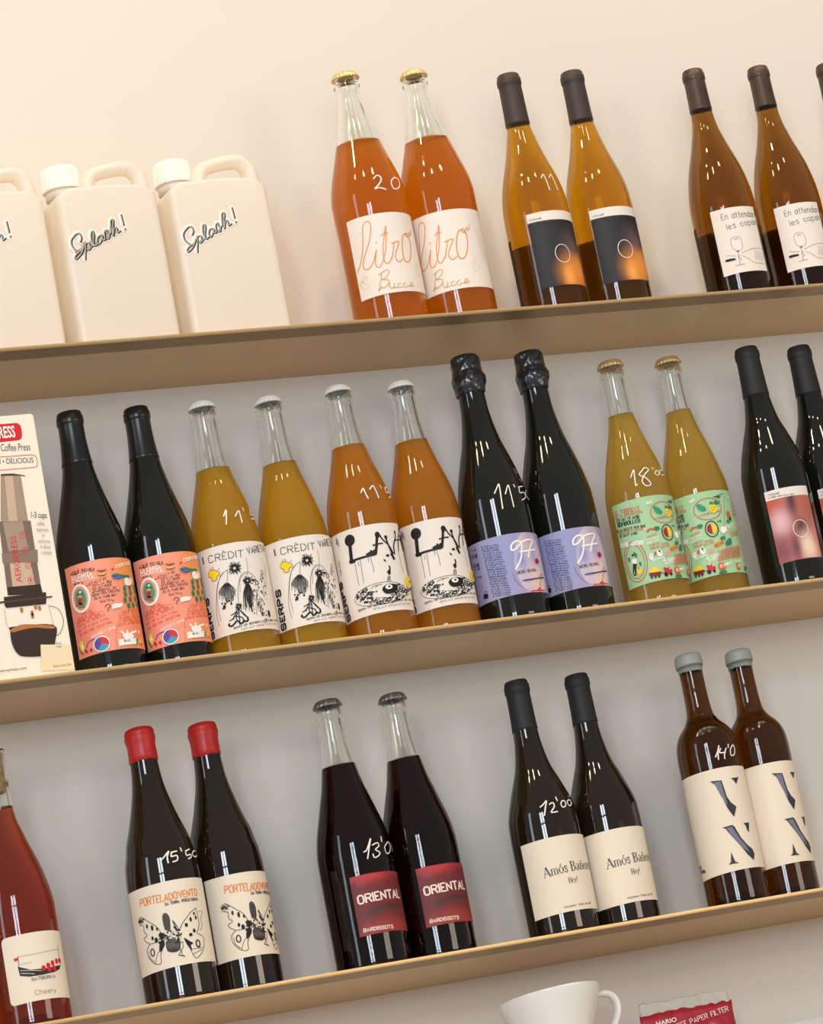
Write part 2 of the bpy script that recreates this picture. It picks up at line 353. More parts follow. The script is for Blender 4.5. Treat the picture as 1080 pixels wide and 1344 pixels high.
# ------------------------------------------------------------------ label drawings: ink, width and points in mm of label arc and height above the bottle's foot
ART={"R":[["T","k","AQUÍ TENIU:",[-41.8,116.2],[-15.0,114.2],3.6,0.65,"h"],
["T","w","LA CARTA",[-40.6,111.7],[-18.3,110.2],3.6,0.9,"h"],
["T","w","CALENTA",[-40.8,107.6],[-16.6,106.0],3.6,0.9,"h"],
["T","k","KM L",[-39.0,104.4],[-28.3,103.2],2.8,0.6,"h"],
["T","k","TALLY DE",[-19.9,100.1],[-3.7,102.7],2.5,0.42,"h"],
["T","k","TOTA LA VIDA",[-19.6,96.6],[1.4,98.7],2.5,0.42,"h"],
["T","k","ÉS UN HOME",[-19.4,93.0],[0.8,95.2],2.5,0.42,"h"],
["T","k","APASSIONAT, UN",[-20.7,89.9],[5.3,91.4],2.5,0.42,"h"],
["T","k","HOME MÉS CREATIU",[-21.3,86.4],[8.6,87.9],2.5,0.42,"h"],
["T","k","ÉS EL PARE BEN",[-19.5,82.4],[3.8,83.2],2.5,0.42,"h"],
["T","k","SALVA",[-13.9,78.0],[-3.6,78.6],2.5,0.42,"h"],
["S","k",0.6,0,[[-2.1,80.1],[-0.9,77.1],[0.4,78.9]]],
["S","k",0.5,0,[[-26.4,99.4],[-23.1,100.1],[-20.8,101.2]]],
["S","k",0.5,0,[[-22.2,102.2],[-20.8,101.2],[-22.0,99.8]]],
["T","r","HOLA!",[-35.7,69.9],[-24.7,70.4],2.5,0.38,"h"],
["T","r","SI ÉS EL COM",[-41.8,66.0],[-22.0,67.0],2.5,0.38,"h"],
["T","r","SEMPRE VOL SER",[-44.1,62.5],[-16.8,64.6],2.5,0.38,"h"],
["T","r","TOTAL EL GUSTET",[-44.2,58.2],[-11.2,62.9],2.5,0.38,"h"],
["T","r","DE NIT A UNA CASA",[-43.5,53.4],[-8.1,58.7],2.5,0.38,"h"],
["T","r","SI SENSE SOSTRE",[-42.4,48.4],[-5.7,54.0],2.5,0.38,"h"],
["T","w","DONES I VINS",[-28.5,42.2],[-3.0,47.9],2.6,0.5,"h"],
["T","r","FALS DE LLET",[7.3,63.4],[37.8,68.0],2.3,0.36,"h"],
["T","r","COM UN VI",[2.9,60.1],[38.1,64.6],2.3,0.36,"h"],
["T","r","PARA SUMAR",[3.4,56.4],[38.3,60.9],2.3,0.36,"h"],
["T","r","VI SENSE SANTA",[0.6,53.1],[38.5,57.3],2.3,0.36,"h"],
["T","r","DONA AMOR SEMPRE",[0.0,49.5],[39.7,53.9],2.3,0.36,"h"],
["E","w",[-34.4,88.5],10,14.5,2.6,0],
["E","G",[-34.4,88.5],6.3,10.5,0,0],
["E","t",[-34.3,89.3],5,9,0.6,0],
["E","y",[-34.3,91.4],2.6,3,0,0],
["E","r",[-35.1,87.0],3,3,0,0],
["F","k",0,[[-37.9,85.0],[-32.6,83.3],[-33.6,80.8],[-37.5,82.0]]],
["E","w",[-33.6,94.9],1.6,1.6,0,0],
["E","g",[-35.4,93.4],1.5,2,0,0],
["E","g",[-32.3,92.5],1.5,2,0,0],
["T","r","HOLA",[-41.7,81.7],[-31.2,76.7],2.5,0.5,"h"],
["E","g",[15.7,90.8],2.3,3.2,0,0],
["S","D",0.4,0,[[15.1,87.8],[16.0,91.8]]],
["E","g",[24.1,92.4],2.3,3.2,0,0],
["S","D",0.4,0,[[23.3,89.4],[24.4,93.5]]],
["E","g",[36.1,94.7],2.3,3.2,0,0],
["S","D",0.4,0,[[34.3,91.4],[36.7,95.8]]],
["E","g",[15.5,84.8],2.3,3.2,0,0],
["S","D",0.4,0,[[14.9,81.8],[15.7,85.8]]],
["E","g",[23.9,86.6],2.3,3.2,0,0],
["S","D",0.4,0,[[23.0,83.5],[24.2,87.6]]],
["E","g",[36.9,89.2],2.3,3.2,0,0],
["S","D",0.4,0,[[35.0,85.8],[37.6,90.3]]],
["E","g",[13.6,78.0],2.3,3.2,0,0],
["S","D",0.4,0,[[13.0,75.0],[13.8,79.0]]],
["E","g",[21.6,79.1],2.3,3.2,0,0],
["S","D",0.4,0,[[20.8,76.0],[21.8,80.1]]],
["E","g",[32.3,81.1],2.3,3.2,0,0],
["S","D",0.4,0,[[31.0,77.9],[32.8,82.1]]],
["E","g",[17.4,71.6],2.3,3.2,0,0],
["S","D",0.4,0,[[16.7,68.6],[17.6,72.6]]],
["E","g",[25.3,72.9],2.3,3.2,0,0],
["S","D",0.4,0,[[24.4,69.8],[25.6,73.9]]],
["E","g",[35.7,74.5],2.3,3.2,0,0],
["S","D",0.4,0,[[34.0,71.2],[36.4,75.6]]],
["F","g",1,[[1.8,106.2],[8.3,107.9],[15.9,106.1],[25.9,106.3],[25.8,104.1],[15.1,102.8],[7.4,103.3]]],
["F","p",1,[[2.5,105.3],[7.9,105.7],[13.2,103.5],[10.8,101.5],[4.5,102.1]]],
["S","t",0.8,1,[[3.6,101.9],[7.4,103.3],[11.3,103.8]]],
["F","w",1,[[17.0,101.5],[21.0,103.4],[24.3,102.8],[28.5,104.4],[31.2,101.9],[27.8,96.5],[21.9,94.3],[16.8,95.7]]],
["S","r",1,1,[[24.5,103.6],[25.0,101.2]]],
["S","r",1,1,[[28.5,104.4],[26.8,101.4]]],
["E","y",[10.0,97.3],0.8,0.8,0,0],
["E","y",[29.5,97.5],1,2,0,0],
["S","o",1.3,1,[[-11.5,113.2],[-7.5,113.6],[-2.9,112.9]]],
["S","k",0.9,1,[[-12.0,113.4],[-7.8,112.0],[-3.2,112.9]]],
["S","y",1.1,1,[[-12.4,107.9],[-8.3,108.7],[-3.2,107.9]]],
["S","k",0.8,1,[[-12.4,108.4],[-8.6,107.1],[-3.2,108.1]]],
["F","r",0,[[2.1,112.8],[6.2,114.2],[4.6,111.4]]],
["T","w","CERVESA",[8.5,114.1],[34.9,120.1],3,0.9,"h"],
["S","k",0.7,1,[[-10.2,72.3],[-8.2,74.9],[-5.6,74.4],[-4.7,72.1],[-7.3,70.4],[-7.6,69.8]]],
["E","k",[-7.7,68.2],0.7,0.7,0,0],
["S","w",2.2,1,[[-2.2,72.6],[2.1,73.4],[8.3,73.3]]],
["S","w",2.2,1,[[-2.6,70.2],[1.7,70.8],[7.0,71.4]]],
["S","r",0.3,1,[[-27.5,73.2],[-20.9,68.9],[-12.3,68.6]]],
["S","r",0.3,0,[[-1.3,51.0],[-4.8,36.7],[-5.4,23.6]]],
["E","w",[-19.7,33.7],8.6,8.6,0,0],
["PIE",[-19.7,33.7],7.6],
["F","y",1,[[-43.8,41.9],[-39.3,43.0],[-39.2,38.8],[-38.5,32.1],[-41.7,31.4],[-44.0,36.2]]],
["F","g",1,[[-44.9,39.0],[-44.5,33.9],[-41.3,28.3],[-43.3,29.0],[-45.6,34.3]]],
["F","r",1,[[-39.2,33.9],[-35.8,31.2],[-35.5,28.1],[-38.1,29.4]]],
["F","w",1,[[-42.4,38.2],[-39.8,38.7],[-39.8,34.9],[-41.5,34.3]]],
["S","p",1,1,[[-36.1,34.6],[-33.5,38.7],[-28.8,40.6],[-26.3,40.7]]],
["F","m",1,[[-33.2,30.4],[-30.6,32.1],[-30.7,28.0]]],
["F","w",0,[[-1.9,34.9],[19.9,35.2],[18.7,28.6],[-2.9,27.8]]],
["T","k","BLAU",[3.7,31.5],[10.6,31.9],2.2,0.5,"h"],
["F","w",1,[[4.1,35.6],[3.2,40.6],[1.2,43.3],[3.0,43.9],[6.7,40.3],[8.3,44.4],[10.2,44.3],[10.1,41.0],[14.8,42.5],[20.8,43.9],[21.1,41.9],[15.4,40.1],[17.0,37.6],[13.3,35.1]]],
["F","G",0,[[19.2,35.2],[21.9,35.3],[20.7,28.6],[18.2,28.2]]],
["E","y",[26.8,35.7],1.2,1.5,0,0],
["E","r",[26.9,29.1],1.2,1.2,0,0],
["E","w",[25.8,42.2],1,2,0,0],
["F","y",0,[[23.9,33.0],[27.8,33.8],[27.4,30.8],[23.7,30.1]]]],"T":[["T","R","EL TORRENT",[-52.9,117.8],[-20.4,114.7],4.2,0.8,"h"],
["T","R","DE LA BRUGUERA",[-53.6,113.6],[-17.7,110.2],3.6,0.65,"h"],
["T","k","ÉS UN VI AMB",[-51.8,108.1],[-22.8,105.5],3.6,0.8,"h"],
["T","k","BOMBOLLES",[-51.9,103.1],[-22.6,100.1],4.0,1.0,"h"],
["T","k","ÉS UN DELS 9 VINS QUE",[-55.4,97.4],[-18.0,93.2],2.6,0.6,"h"],
["T","R","COMPARTEIX UN CELLER",[-53.8,94.1],[-21.4,90.5],2.4,0.5,"h"],
["T","k","DE SANT ANIOL",[-52.5,90.4],[-28.2,87.4],2.6,0.6,"h"],
["E","R",[-38.4,56.7],14.5,24,1.0,0],
["E","R",[-38.4,56.7],11.5,20,0.8,0],
["T","w","SENSE ADITIUS",[-54.6,79.2],[-24.1,73.6],4.2,1.1,"h"],
["F","w",1,[[-41.4,60.1],[-36.4,59.3],[-36.8,53.8],[-41.6,54.5]]],
["F","K",0,[[-41.4,55.3],[-36.3,53.6],[-38.2,50.1],[-39.4,42.4],[-41.3,42.7],[-40.6,49.3],[-43.0,43.6],[-44.3,44.0]]],
["E","s",[-39.5,63.2],1.6,2,0,0],
["E","k",[-39.4,64.9],1.8,1.4,0,0],
["F","g",1,[[-38.0,68.0],[-34.2,65.1],[-35.1,60.9],[-37.3,62.9]]],
["E","y",[-35.4,44.4],3.4,3.8,0,0],
["E","g",[-32.4,52.4],1.4,2.6,0,0],
["E","g",[-45.4,61.4],1.5,3,0,0],
["F","k",0,[[-43.7,43.0],[-39.4,42.4],[-40.2,40.8],[-43.7,41.6]]],
["S","g",1,1,[[-36.0,49.5],[-34.9,46.7]]],
["E","R",[8.2,107.5],17,13,0.9,0],
["T","R","VI ESCUMÓS SALVATGE",[-4.2,99.6],[22.6,102.2],1.9,0.4,"h"],
["F","G",1,[[-4.1,115.5],[-0.0,114.7],[5.3,110.1],[5.6,106.0],[0.6,105.6],[-3.8,109.4]]],
["S","D",0.6,1,[[-3.6,114.3],[4.4,106.4]]],
["E","y",[14.4,107.5],4.6,6,0,0],
["F","g",1,[[10.9,112.4],[13.0,115.7],[16.0,114.1],[19.4,116.7],[21.4,114.4],[25.8,115.6],[21.6,111.1],[15.2,111.6]]],
["E","k",[12.8,108.1],0.5,0.8,0,0],
["E","k",[16.2,108.5],0.5,0.8,0,0],
["S","r",0.6,1,[[12.1,105.8],[13.6,104.8],[15.9,106.2]]],
["E","k",[7.5,82.7],7.6,9.5,1.1,0],
["HALF",[7.6,83.0],6],
["S","R",2.2,1,[[-17.0,87.3],[-13.7,89.3],[-8.3,88.3]]],
["F","g",1,[[-7.7,91.1],[-2.8,90.7],[-2.2,87.9],[-6.3,86.0],[-8.3,88.3]]],
["E","g",[19.8,90.8],1.2,1.4,0,0],
["E","w",[24.0,81.0],2.6,3.6,0,0],
["T","R","POMES",[-18.1,79.4],[-7.4,81.0],2.2,0.38,"h"],
["T","w","MACABEU",[-19.5,76.5],[-5.6,77.8],2.2,0.38,"h"],
["T","w","GARNATXA",[-19.6,72.4],[-5.7,73.7],2.2,0.38,"h"],
["T","R","XAREL·LO",[-17.9,68.8],[-6.4,70.5],2.2,0.38,"h"],
["T","R","PARELLADA",[-17.1,65.3],[-6.4,66.5],2.2,0.38,"h"],
["T","R","VERMELL",[-4.5,67.8],[6.6,69.1],2.2,0.38,"h"],
["T","R","SENSE",[-5.2,64.6],[6.7,65.9],2.2,0.38,"h"],
["F","o",1,[[5.7,61.9],[8.6,65.3],[18.1,67.0],[18.7,64.7],[11.5,60.8],[6.8,59.8]]],
["T","k","FET A MÀ",[7.0,60.8],[17.2,64.1],1.6,0.4,"h"],
["E","g",[20.6,70.0],1.2,2.6,0,0],
["F","g",1,[[23.3,67.0],[29.7,69.3],[28.9,61.9],[23.1,61.2]]],
["F","w",1,[[-20.2,59.5],[-17.3,60.5],[-15.7,56.8],[-18.0,53.3],[-20.5,54.8]]],
["F","w",1,[[-11.0,62.4],[-6.4,62.6],[-4.9,58.1],[-8.0,55.0],[-11.1,57.5]]],
["E","k",[-8.0,61.5],1.3,1.2,0,0],
["E","k",[-18.3,57.8],0.5,0.8,0,0],
["F","R",1,[[-13.9,61.4],[-11.5,61.7],[-12.4,58.6],[-14.2,57.8]]],
["S","R",0.9,1,[[-15.4,58.1],[-12.0,59.3]]],
["E","k",[-6.8,59.2],0.6,0.6,0,0],
["T","w","MOLT BONES",[-18.4,51.3],[-4.4,52.8],2.2,0.5,"h"],
["F","P",1,[[-2.1,59.3],[3.3,59.6],[3.4,56.3],[-0.6,54.6]]],
["T","w","AL CAMP",[-6.2,48.2],[10.5,49.4],3.2,0.8,"h"],
["T","w","ANEM",[-4.5,44.7],[7.5,45.8],3,0.8,"h"],
["T","R","LA VINYA ÉS LA VIDA",[11.6,53.5],[41.9,59.3],2.0,0.4,"h"],
["T","R","LA VINYA ÉS LA VIDA",[10.8,50.7],[41.9,56.6],2.0,0.4,"h"],
["T","R","LA VINYA ÉS LA VIDA",[10.1,48.0],[41.9,54.0],2.0,0.4,"h"],
["T","R","LA VINYA ÉS LA VIDA",[9.3,45.2],[41.9,51.4],2.0,0.4,"h"],
["T","R","LA VINYA ÉS LA VIDA",[8.6,42.5],[41.9,48.7],2.0,0.4,"h"],
["F","y",1,[[-24.0,39.4],[-17.4,44.6],[-10.9,37.7]]],
["F","M",0,[[-25.0,38.4],[-10.9,37.7],[-12.4,32.6],[-24.3,34.3]]],
["E","k",[-22.6,32.6],1.1,1.3,0,0],
["E","k",[-18.4,32.2],1.1,1.3,0,0],
["E","k",[-14.5,31.9],1.1,1.3,0,0],
["F","r",0,[[-7.7,41.5],[-0.9,41.6],[-1.3,38.4],[2.2,38.0],[1.7,33.7],[-7.0,33.2],[-7.2,37.3]]],
["E","k",[-5.9,33.1],2.3,2.7,0,0],
["E","k",[0.2,32.7],1.6,1.9,0,0],
["S","k",0.7,0,[[-11.3,35.6],[-7.7,35.0]]],
["E","w",[-3.5,41.6],1,1,0,0],
["S","k",0.6,0,[[1.0,38.6],[2.2,35.8]]],
["E","R",[11.5,36.4],2.8,4.2,0,0],
["E","s",[12.1,36.9],1.6,2.4,0,0],
["F","g",1,[[7.4,28.9],[11.9,31.5],[14.6,29.4],[13.1,28.1],[7.8,27.9]]],
["S","w",0.8,1,[[16.3,38.5],[23.0,40.2]]],
["T","w","QUÈ",[-10.8,118.7],[-4.9,119.8],2.6,0.6,"h"],
["S","D",0.7,1,[[21.1,121.3],[32.2,124.0]]]],"T2":[["S","D",0.3,0,[[15.8,121.1],[5.0,81.6]]],
["F","D",1,[[-1.2,120.8],[9.5,121.4],[7.1,118.7],[3.0,119.4]]],
["E","R",[16.2,97.9],3,5,0,0],
["E","k",[18.0,93.3],1.7,3,0,0],
["E","g",[13.1,89.6],2.2,2.4,0,0],
["E","w",[3.0,79.6],3.6,4.2,0,0],
["E","g",[-1.2,90.4],1,1,0,0],
["T","w","SET VI",[10.0,81.3],[34.7,86.7],3.4,0.8,"h"],
["T","R","CATALÀ",[12.5,74.7],[30.6,77.7],2.6,0.6,"h"],
["T","R","NATURAL",[12.4,70.6],[31.0,74.5],2.6,0.6,"h"],
["F","g",1,[[2.6,64.4],[7.2,67.4],[9.2,63.2],[5.2,59.8],[2.2,61.2]]],
["F","g",1,[[-2.7,70.8],[1.7,71.9],[-0.4,67.2],[-2.8,68.3]]],
["E","w",[23.0,119.9],1.2,2,0,0],
["T","R","VI NATURAL",[31.1,112.6],[41.4,115.1],2.2,0.5,"h"],
["T","R","VI NATURAL",[27.8,107.2],[41.4,110.4],2.2,0.5,"h"],
["T","R","VI NATURAL",[25.1,101.9],[41.4,105.6],2.2,0.5,"h"],
["T","R","VI NATURAL",[22.8,96.7],[41.4,100.9],2.2,0.5,"h"],
["T","R","LA VINYA ÉS LA VIDA PLENA",[-8.8,54.0],[25.5,57.2],2.0,0.4,"h"],
["T","R","LA VINYA ÉS LA VIDA PLENA",[-9.4,51.3],[24.1,54.3],2.0,0.4,"h"],
["T","R","LA VINYA ÉS LA VIDA PLENA",[-10.0,48.6],[22.8,51.4],2.0,0.4,"h"],
["T","R","LA VINYA ÉS LA VIDA PLENA",[-10.5,45.9],[21.6,48.5],2.0,0.4,"h"],
["T","R","LA VINYA ÉS LA VIDA PLENA",[-11.1,43.2],[20.5,45.6],2.0,0.4,"h"],
["E","R",[-9.3,36.5],3.2,4.6,0,0],
["E","s",[-8.9,36.9],1.8,2.6,0,0],
["F","g",1,[[-12.9,29.8],[-8.3,31.9],[-6.0,28.9],[-7.7,27.2],[-12.4,28.1]]],
["T","w","HOLA",[-4.0,36.5],[3.4,37.3],2.6,0.6,"h"],
["E","R",[14.0,34.4],3,4.6,0,0],
["E","s",[14.5,35.2],1.8,2.4,0,0],
["T","w","ADÉU",[9.9,39.4],[21.7,41.3],2.2,0.5,"h"],
["F","g",1,[[25.6,34.2],[31.9,35.8],[31.0,31.6],[25.1,30.0]]]],"S":[["T","k","CRÈDIT",[-32.5,113.9],[5.9,112.4],7.6,0.75,"h"],
["T","k","VARIETAL",[12.2,114.6],[45.9,120.7],7.4,0.75,"h"],
["T","k","SERPS",[-42.8,31.5],[-41.7,76.5],6.2,2.2,"v"],
["T","k","ECO CCPAE",[-38.6,115.3],[-38.9,122.8],1.8,0.4,"v"],
["F","y",1,[[-35.8,102.2],[-33.1,105.4],[-28.2,104.8],[-25.1,102.3],[-22.5,100.3],[-23.5,97.0],[-26.3,97.0],[-26.6,93.8],[-29.6,92.5],[-33.1,94.5],[-32.1,97.0],[-35.2,98.8]]],
["S","k",0.5,1,[[-35.8,102.2],[-33.1,105.4],[-28.2,104.8],[-25.1,102.3],[-22.5,100.3],[-23.5,97.0],[-26.3,97.0],[-26.6,93.8],[-29.6,92.5],[-33.1,94.5],[-32.1,97.0],[-35.2,98.8],[-35.8,102.2]]],
["S","k",0.5,1,[[-31.4,105.0],[-32.1,108.4]]],
["S","k",0.5,1,[[-28.9,105.0],[-29.1,108.7]]],
["S","k",0.4,1,[[-24.5,103.0],[-21.8,104.7]]],
["S","k",0.9,0,[[-4.3,100.7],[1.0,99.5]]],
["S","k",0.9,0,[[-4.4,100.3],[-0.8,98.7]]],
["S","k",0.9,0,[[-4.6,100.0],[-1.0,97.4]]],
["S","k",0.9,0,[[-4.8,99.8],[-0.6,95.7]]],
["S","k",0.9,0,[[-5.3,99.4],[-3.8,95.7]]],
["S","k",0.9,0,[[-5.6,99.3],[-4.1,93.7]]],
["S","k",0.9,0,[[-6.0,99.3],[-5.8,95.9]]],
["S","k",0.9,0,[[-6.6,99.3],[-8.0,94.9]]],
["S","k",0.9,0,[[-7.0,99.5],[-8.8,96.4]]],
["S","k",0.9,0,[[-7.3,99.7],[-11.3,95.4]]],
["S","k",0.9,0,[[-7.6,100.2],[-12.8,97.6]]],
["S","k",0.9,0,[[-7.8,100.6],[-11.0,99.9]]],
["S","k",0.9,0,[[-7.8,100.9],[-11.8,100.4]]],
["S","k",0.9,0,[[-7.8,101.3],[-11.5,101.7]]],
["S","k",0.9,0,[[-7.6,101.9],[-11.1,103.7]]],
["S","k",0.9,0,[[-7.4,102.2],[-10.6,105.0]]],
["S","k",0.9,0,[[-7.2,102.5],[-9.1,104.9]]],
["S","k",0.9,0,[[-6.9,102.7],[-9.5,107.6]]],
["S","k",0.9,0,[[-6.5,102.9],[-8.0,108.3]]],
["S","k",0.9,0,[[-5.9,102.9],[-5.5,108.1]]],
["S","k",0.9,0,[[-5.3,102.8],[-3.8,106.8]]],
["S","k",0.9,0,[[-5.2,102.8],[-3.7,105.9]]],
["S","k",0.9,0,[[-4.7,102.4],[-0.2,107.1]]],
["S","k",0.9,0,[[-4.4,102.1],[-0.3,104.5]]],
["S","k",0.9,0,[[-4.3,101.7],[0.9,103.4]]],
["S","k",0.9,0,[[-4.2,101.3],[0.5,102.0]]],
["E","k",[-6.0,101.1],2.07,2.07,0.6,0],
["E","k",[-5.7,101.4],3.4,3.4,1.6,0],
["S","k",0.9,0,[[7.0,85.0],[10.7,84.8]]],
["S","k",0.9,0,[[6.8,84.5],[9.0,83.5]]],
["S","k",0.9,0,[[6.6,84.2],[10.1,81.3]]],
["S","k",0.9,0,[[6.2,84.0],[7.2,82.1]]],
["S","k",0.9,0,[[5.7,83.8],[6.4,79.3]]],
["S","k",0.9,0,[[5.3,83.8],[4.6,79.9]]],
["S","k",0.9,0,[[4.7,83.9],[2.6,80.8]]],
["S","k",0.9,0,[[4.4,84.1],[2.2,81.9]]],
["S","k",0.9,0,[[4.2,84.4],[1.3,82.9]]],
["S","k",0.9,0,[[4.0,84.8],[0.8,84.3]]],
["S","k",0.9,0,[[4.0,85.3],[0.1,85.7]]],
["S","k",0.9,0,[[4.1,85.6],[1.2,86.6]]],
["S","k",0.9,0,[[4.4,85.9],[1.7,87.9]]],
["S","k",0.9,0,[[4.9,86.3],[3.4,89.3]]],
["S","k",0.9,0,[[5.2,86.4],[4.4,90.3]]],
["S","k",0.9,0,[[5.9,86.5],[6.5,88.9]]],
["S","k",0.9,0,[[6.1,86.4],[7.3,88.9]]],
["S","k",0.9,0,[[6.6,86.2],[8.3,88.0]]],
["S","k",0.9,0,[[6.8,86.0],[11.5,88.8]]],
["S","k",0.9,0,[[7.1,85.3],[10.1,85.8]]],
["E","k",[5.5,85.1],1.53,1.53,0.6,0],
["E","k",[5.5,85.1],2.2,2.2,1.2,0],
["S","k",0.4,1,[[-33.4,41.5],[-34.3,54.7],[-31.1,73.1],[-26.1,89.6],[-19.0,98.3],[-13.1,101.1]]],
["S","k",0.4,1,[[-13.8,101.2],[-14.5,94.8],[-16.3,87.9]]],
["S","k",0.35,1,[[-30.6,47.1],[-31.2,63.5],[-29.3,79.1],[-23.7,93.8],[-18.9,98.8]]],
["S","k",0.45,1,[[-8.4,61.2],[-6.4,77.1],[-2.2,89.5],[2.6,94.2],[8.9,94.2],[14.5,88.4],[16.6,83.6]]],
["S","k",0.35,1,[[-4.6,73.5],[-2.6,86.3],[1.2,91.5],[6.9,93.5]]],
["S","k",0.35,1,[[8.4,111.4],[8.6,101.6],[6.2,88.7]]],
["S","k",0.3,1,[[30.1,110.8],[33.4,103.1],[29.0,84.5]]],
["S","k",0.3,1,[[38.8,107.3],[33.4,90.0],[29.8,73.1]]],
["S","k",0.5,1,[[-18.6,86.6],[-26.1,80.6],[-27.1,74.6]]],
["S","k",0.5,1,[[-18.5,86.4],[-25.6,79.5],[-27.7,71.4]]],
["S","k",0.5,1,[[-18.4,86.0],[-24.7,80.5],[-25.8,75.2]]],
["S","k",0.5,1,[[-18.3,85.6],[-23.9,81.0],[-24.8,74.0]]],
["S","k",0.5,1,[[-18.0,86.6],[-23.5,79.5],[-24.7,68.3]]],
["S","k",0.5,1,[[-17.8,86.2],[-22.9,79.0],[-22.9,71.8]]],
["S","k",0.5,1,[[-17.7,86.0],[-22.0,80.2],[-22.9,70.3]]],
["S","k",0.5,1,[[-17.6,85.9],[-21.3,80.0],[-21.9,73.0]]],
["S","k",0.5,1,[[-17.2,87.2],[-20.9,78.4],[-21.3,69.3]]],
["S","k",0.5,1,[[-17.2,85.9],[-20.2,78.7],[-20.8,68.0]]],
["S","k",0.5,1,[[-17.1,85.5],[-19.3,79.8],[-21.4,67.1]]],
["S","k",0.5,1,[[-16.8,86.4],[-18.8,78.9],[-19.8,64.8]]],
["S","k",0.5,1,[[-16.5,87.0],[-18.3,77.7],[-21.3,62.9]]],
["S","k",0.5,1,[[-16.6,85.3],[-17.5,78.5],[-18.9,68.8]]],
["S","k",0.5,1,[[-16.3,86.5],[-16.7,79.2],[-18.5,66.3]]],
["S","k",0.5,1,[[-16.1,86.4],[-16.2,77.8],[-17.5,67.2]]],
["S","k",0.5,1,[[-16.1,85.3],[-15.6,77.2],[-16.9,65.3]]],
["S","k",0.5,1,[[-16.0,85.4],[-14.8,78.4],[-15.7,64.1]]],
["S","k",0.5,1,[[-15.6,86.6],[-14.1,78.4],[-14.9,66.5]]],
["S","k",0.5,1,[[-15.6,85.2],[-13.7,76.8],[-15.5,63.5]]],
["S","k",0.5,1,[[-15.2,86.5],[-13.0,76.9],[-13.8,65.6]]],
["S","k",0.5,1,[[-15.1,86.3],[-12.1,78.2],[-14.4,68.5]]],
["S","k",0.5,1,[[-15.2,84.9],[-11.5,77.4],[-14.0,66.4]]],
["S","k",0.5,1,[[-14.8,86.0],[-11.1,76.1],[-13.3,65.8]]],
["S","k",0.5,1,[[-14.8,85.3],[-10.2,76.9],[-10.3,69.6]]],
["S","k",0.5,1,[[-14.6,85.5],[-9.4,77.7],[-11.0,72.5]]],
["S","k",0.6,1,[[3.4,81.5],[-1.3,71.5],[-4.1,53.5]]],
["S","k",0.6,1,[[3.6,81.5],[-0.6,71.4],[-2.1,51.6]]],
["S","k",0.6,1,[[3.8,81.5],[0.0,71.3],[-0.7,55.1]]],
["S","k",0.6,1,[[4.0,81.5],[0.7,71.2],[-2.2,57.2]]],
["S","k",0.6,1,[[4.2,81.5],[1.4,71.2],[-2.2,54.4]]],
["S","k",0.6,1,[[4.4,81.5],[2.0,71.1],[0.2,58.0]]],
["S","k",0.6,1,[[4.6,81.4],[2.7,71.0],[-0.6,54.1]]],
["S","k",0.6,1,[[4.8,81.4],[3.4,71.0],[3.1,59.2]]],
["S","k",0.6,1,[[5.0,81.4],[4.1,70.9],[3.5,56.5]]],
["S","k",0.6,1,[[5.2,81.4],[4.8,70.9],[1.5,51.1]]],
["S","k",0.6,1,[[5.5,81.4],[5.5,70.8],[3.4,55.1]]],
["S","k",0.6,1,[[5.7,81.4],[6.2,70.8],[3.9,53.3]]],
["S","k",0.6,1,[[5.9,81.4],[6.9,70.7],[4.8,54.0]]],
["S","k",0.6,1,[[6.1,81.3],[7.6,70.7],[4.5,50.3]]],
["S","k",0.6,1,[[6.3,81.3],[8.4,70.6],[6.8,55.1]]],
["S","k",0.6,1,[[6.5,81.3],[9.1,70.6],[6.6,57.0]]],
["S","k",1.5,1,[[4.6,69.2],[4.4,59.5],[4.8,49.7]]],
["S","k",1.3,1,[[2.1,69.5],[2.2,61.3],[2.6,54.8]]],
["E","k",[26.4,63.5],0.7290582806121173,0.5103117377277971,0,0],
["E","k",[14.5,60.1],0.4120317341827596,1.054218147175631,0,0],
["E","k",[22.5,85.8],0.7764046654065736,0.919625386727037,0,0],
["E","k",[21.1,71.4],0.8241701496195395,1.1642308603268308,0,0],
["E","k",[11.5,85.5],0.8056121856924261,1.3669750223476316,0,0],
["E","k",[12.6,66.1],0.7556031253998935,0.7880228471732058,0,0],
["E","k",[15.5,73.1],0.6214923851661724,1.036059355271783,0,0],
["E","k",[13.9,70.0],0.8633640474664726,0.524229084508397,0,0],
["E","k",[16.1,52.5],0.5860100172460558,0.7002840585138719,0,0],
["E","k",[24.8,77.2],0.5124366045507652,0.8917108884795388,0,0],
["E","k",[23.6,83.8],0.5931795907727587,0.8003782854038077,0,0],
["E","k",[23.7,67.4],0.9133211163909319,0.6523558093007915,0,0],
["E","k",[12.8,56.7],0.9309389631527732,0.9059919658567002,0,0],
["E","k",[14.4,82.5],0.7177765769850359,0.6717234252663463,0,0],
["E","k",[19.8,47.6],0.5101517879831535,0.7507329278148613,0,0],
["E","k",[21.4,57.3],0.883754704681033,0.8107545243988384,0,0],
["E","k",[11.7,74.2],0.8763171546904989,0.7440570445228272,0,0],
["E","k",[14.4,68.0],0.6518627102747512,0.8685699048041539,0,0],
["E","k",[28.7,81.7],0.4027970767498874,1.3489410523271979,0,0],
["E","k",[20.1,40.4],0.6606113876053907,1.3551450497447206,0,0],
["E","k",[28.2,78.4],0.8473138054758516,1.2530288113507808,0,0],
["E","k",[19.4,63.2],0.5734251016849028,0.8069618426317997,0,0],
["E","k",[14.8,85.1],0.7532066314114517,0.7583100595175972,0,0],
["E","k",[26.9,86.9],0.9421655690802052,1.1243350465675293,0,0],
["E","k",[21.7,44.8],0.9398049016142789,1.0192580636175061,0,0],
["E","k",[7.2,52.2],0.5030929543220423,0.7698992618556438,0,0],
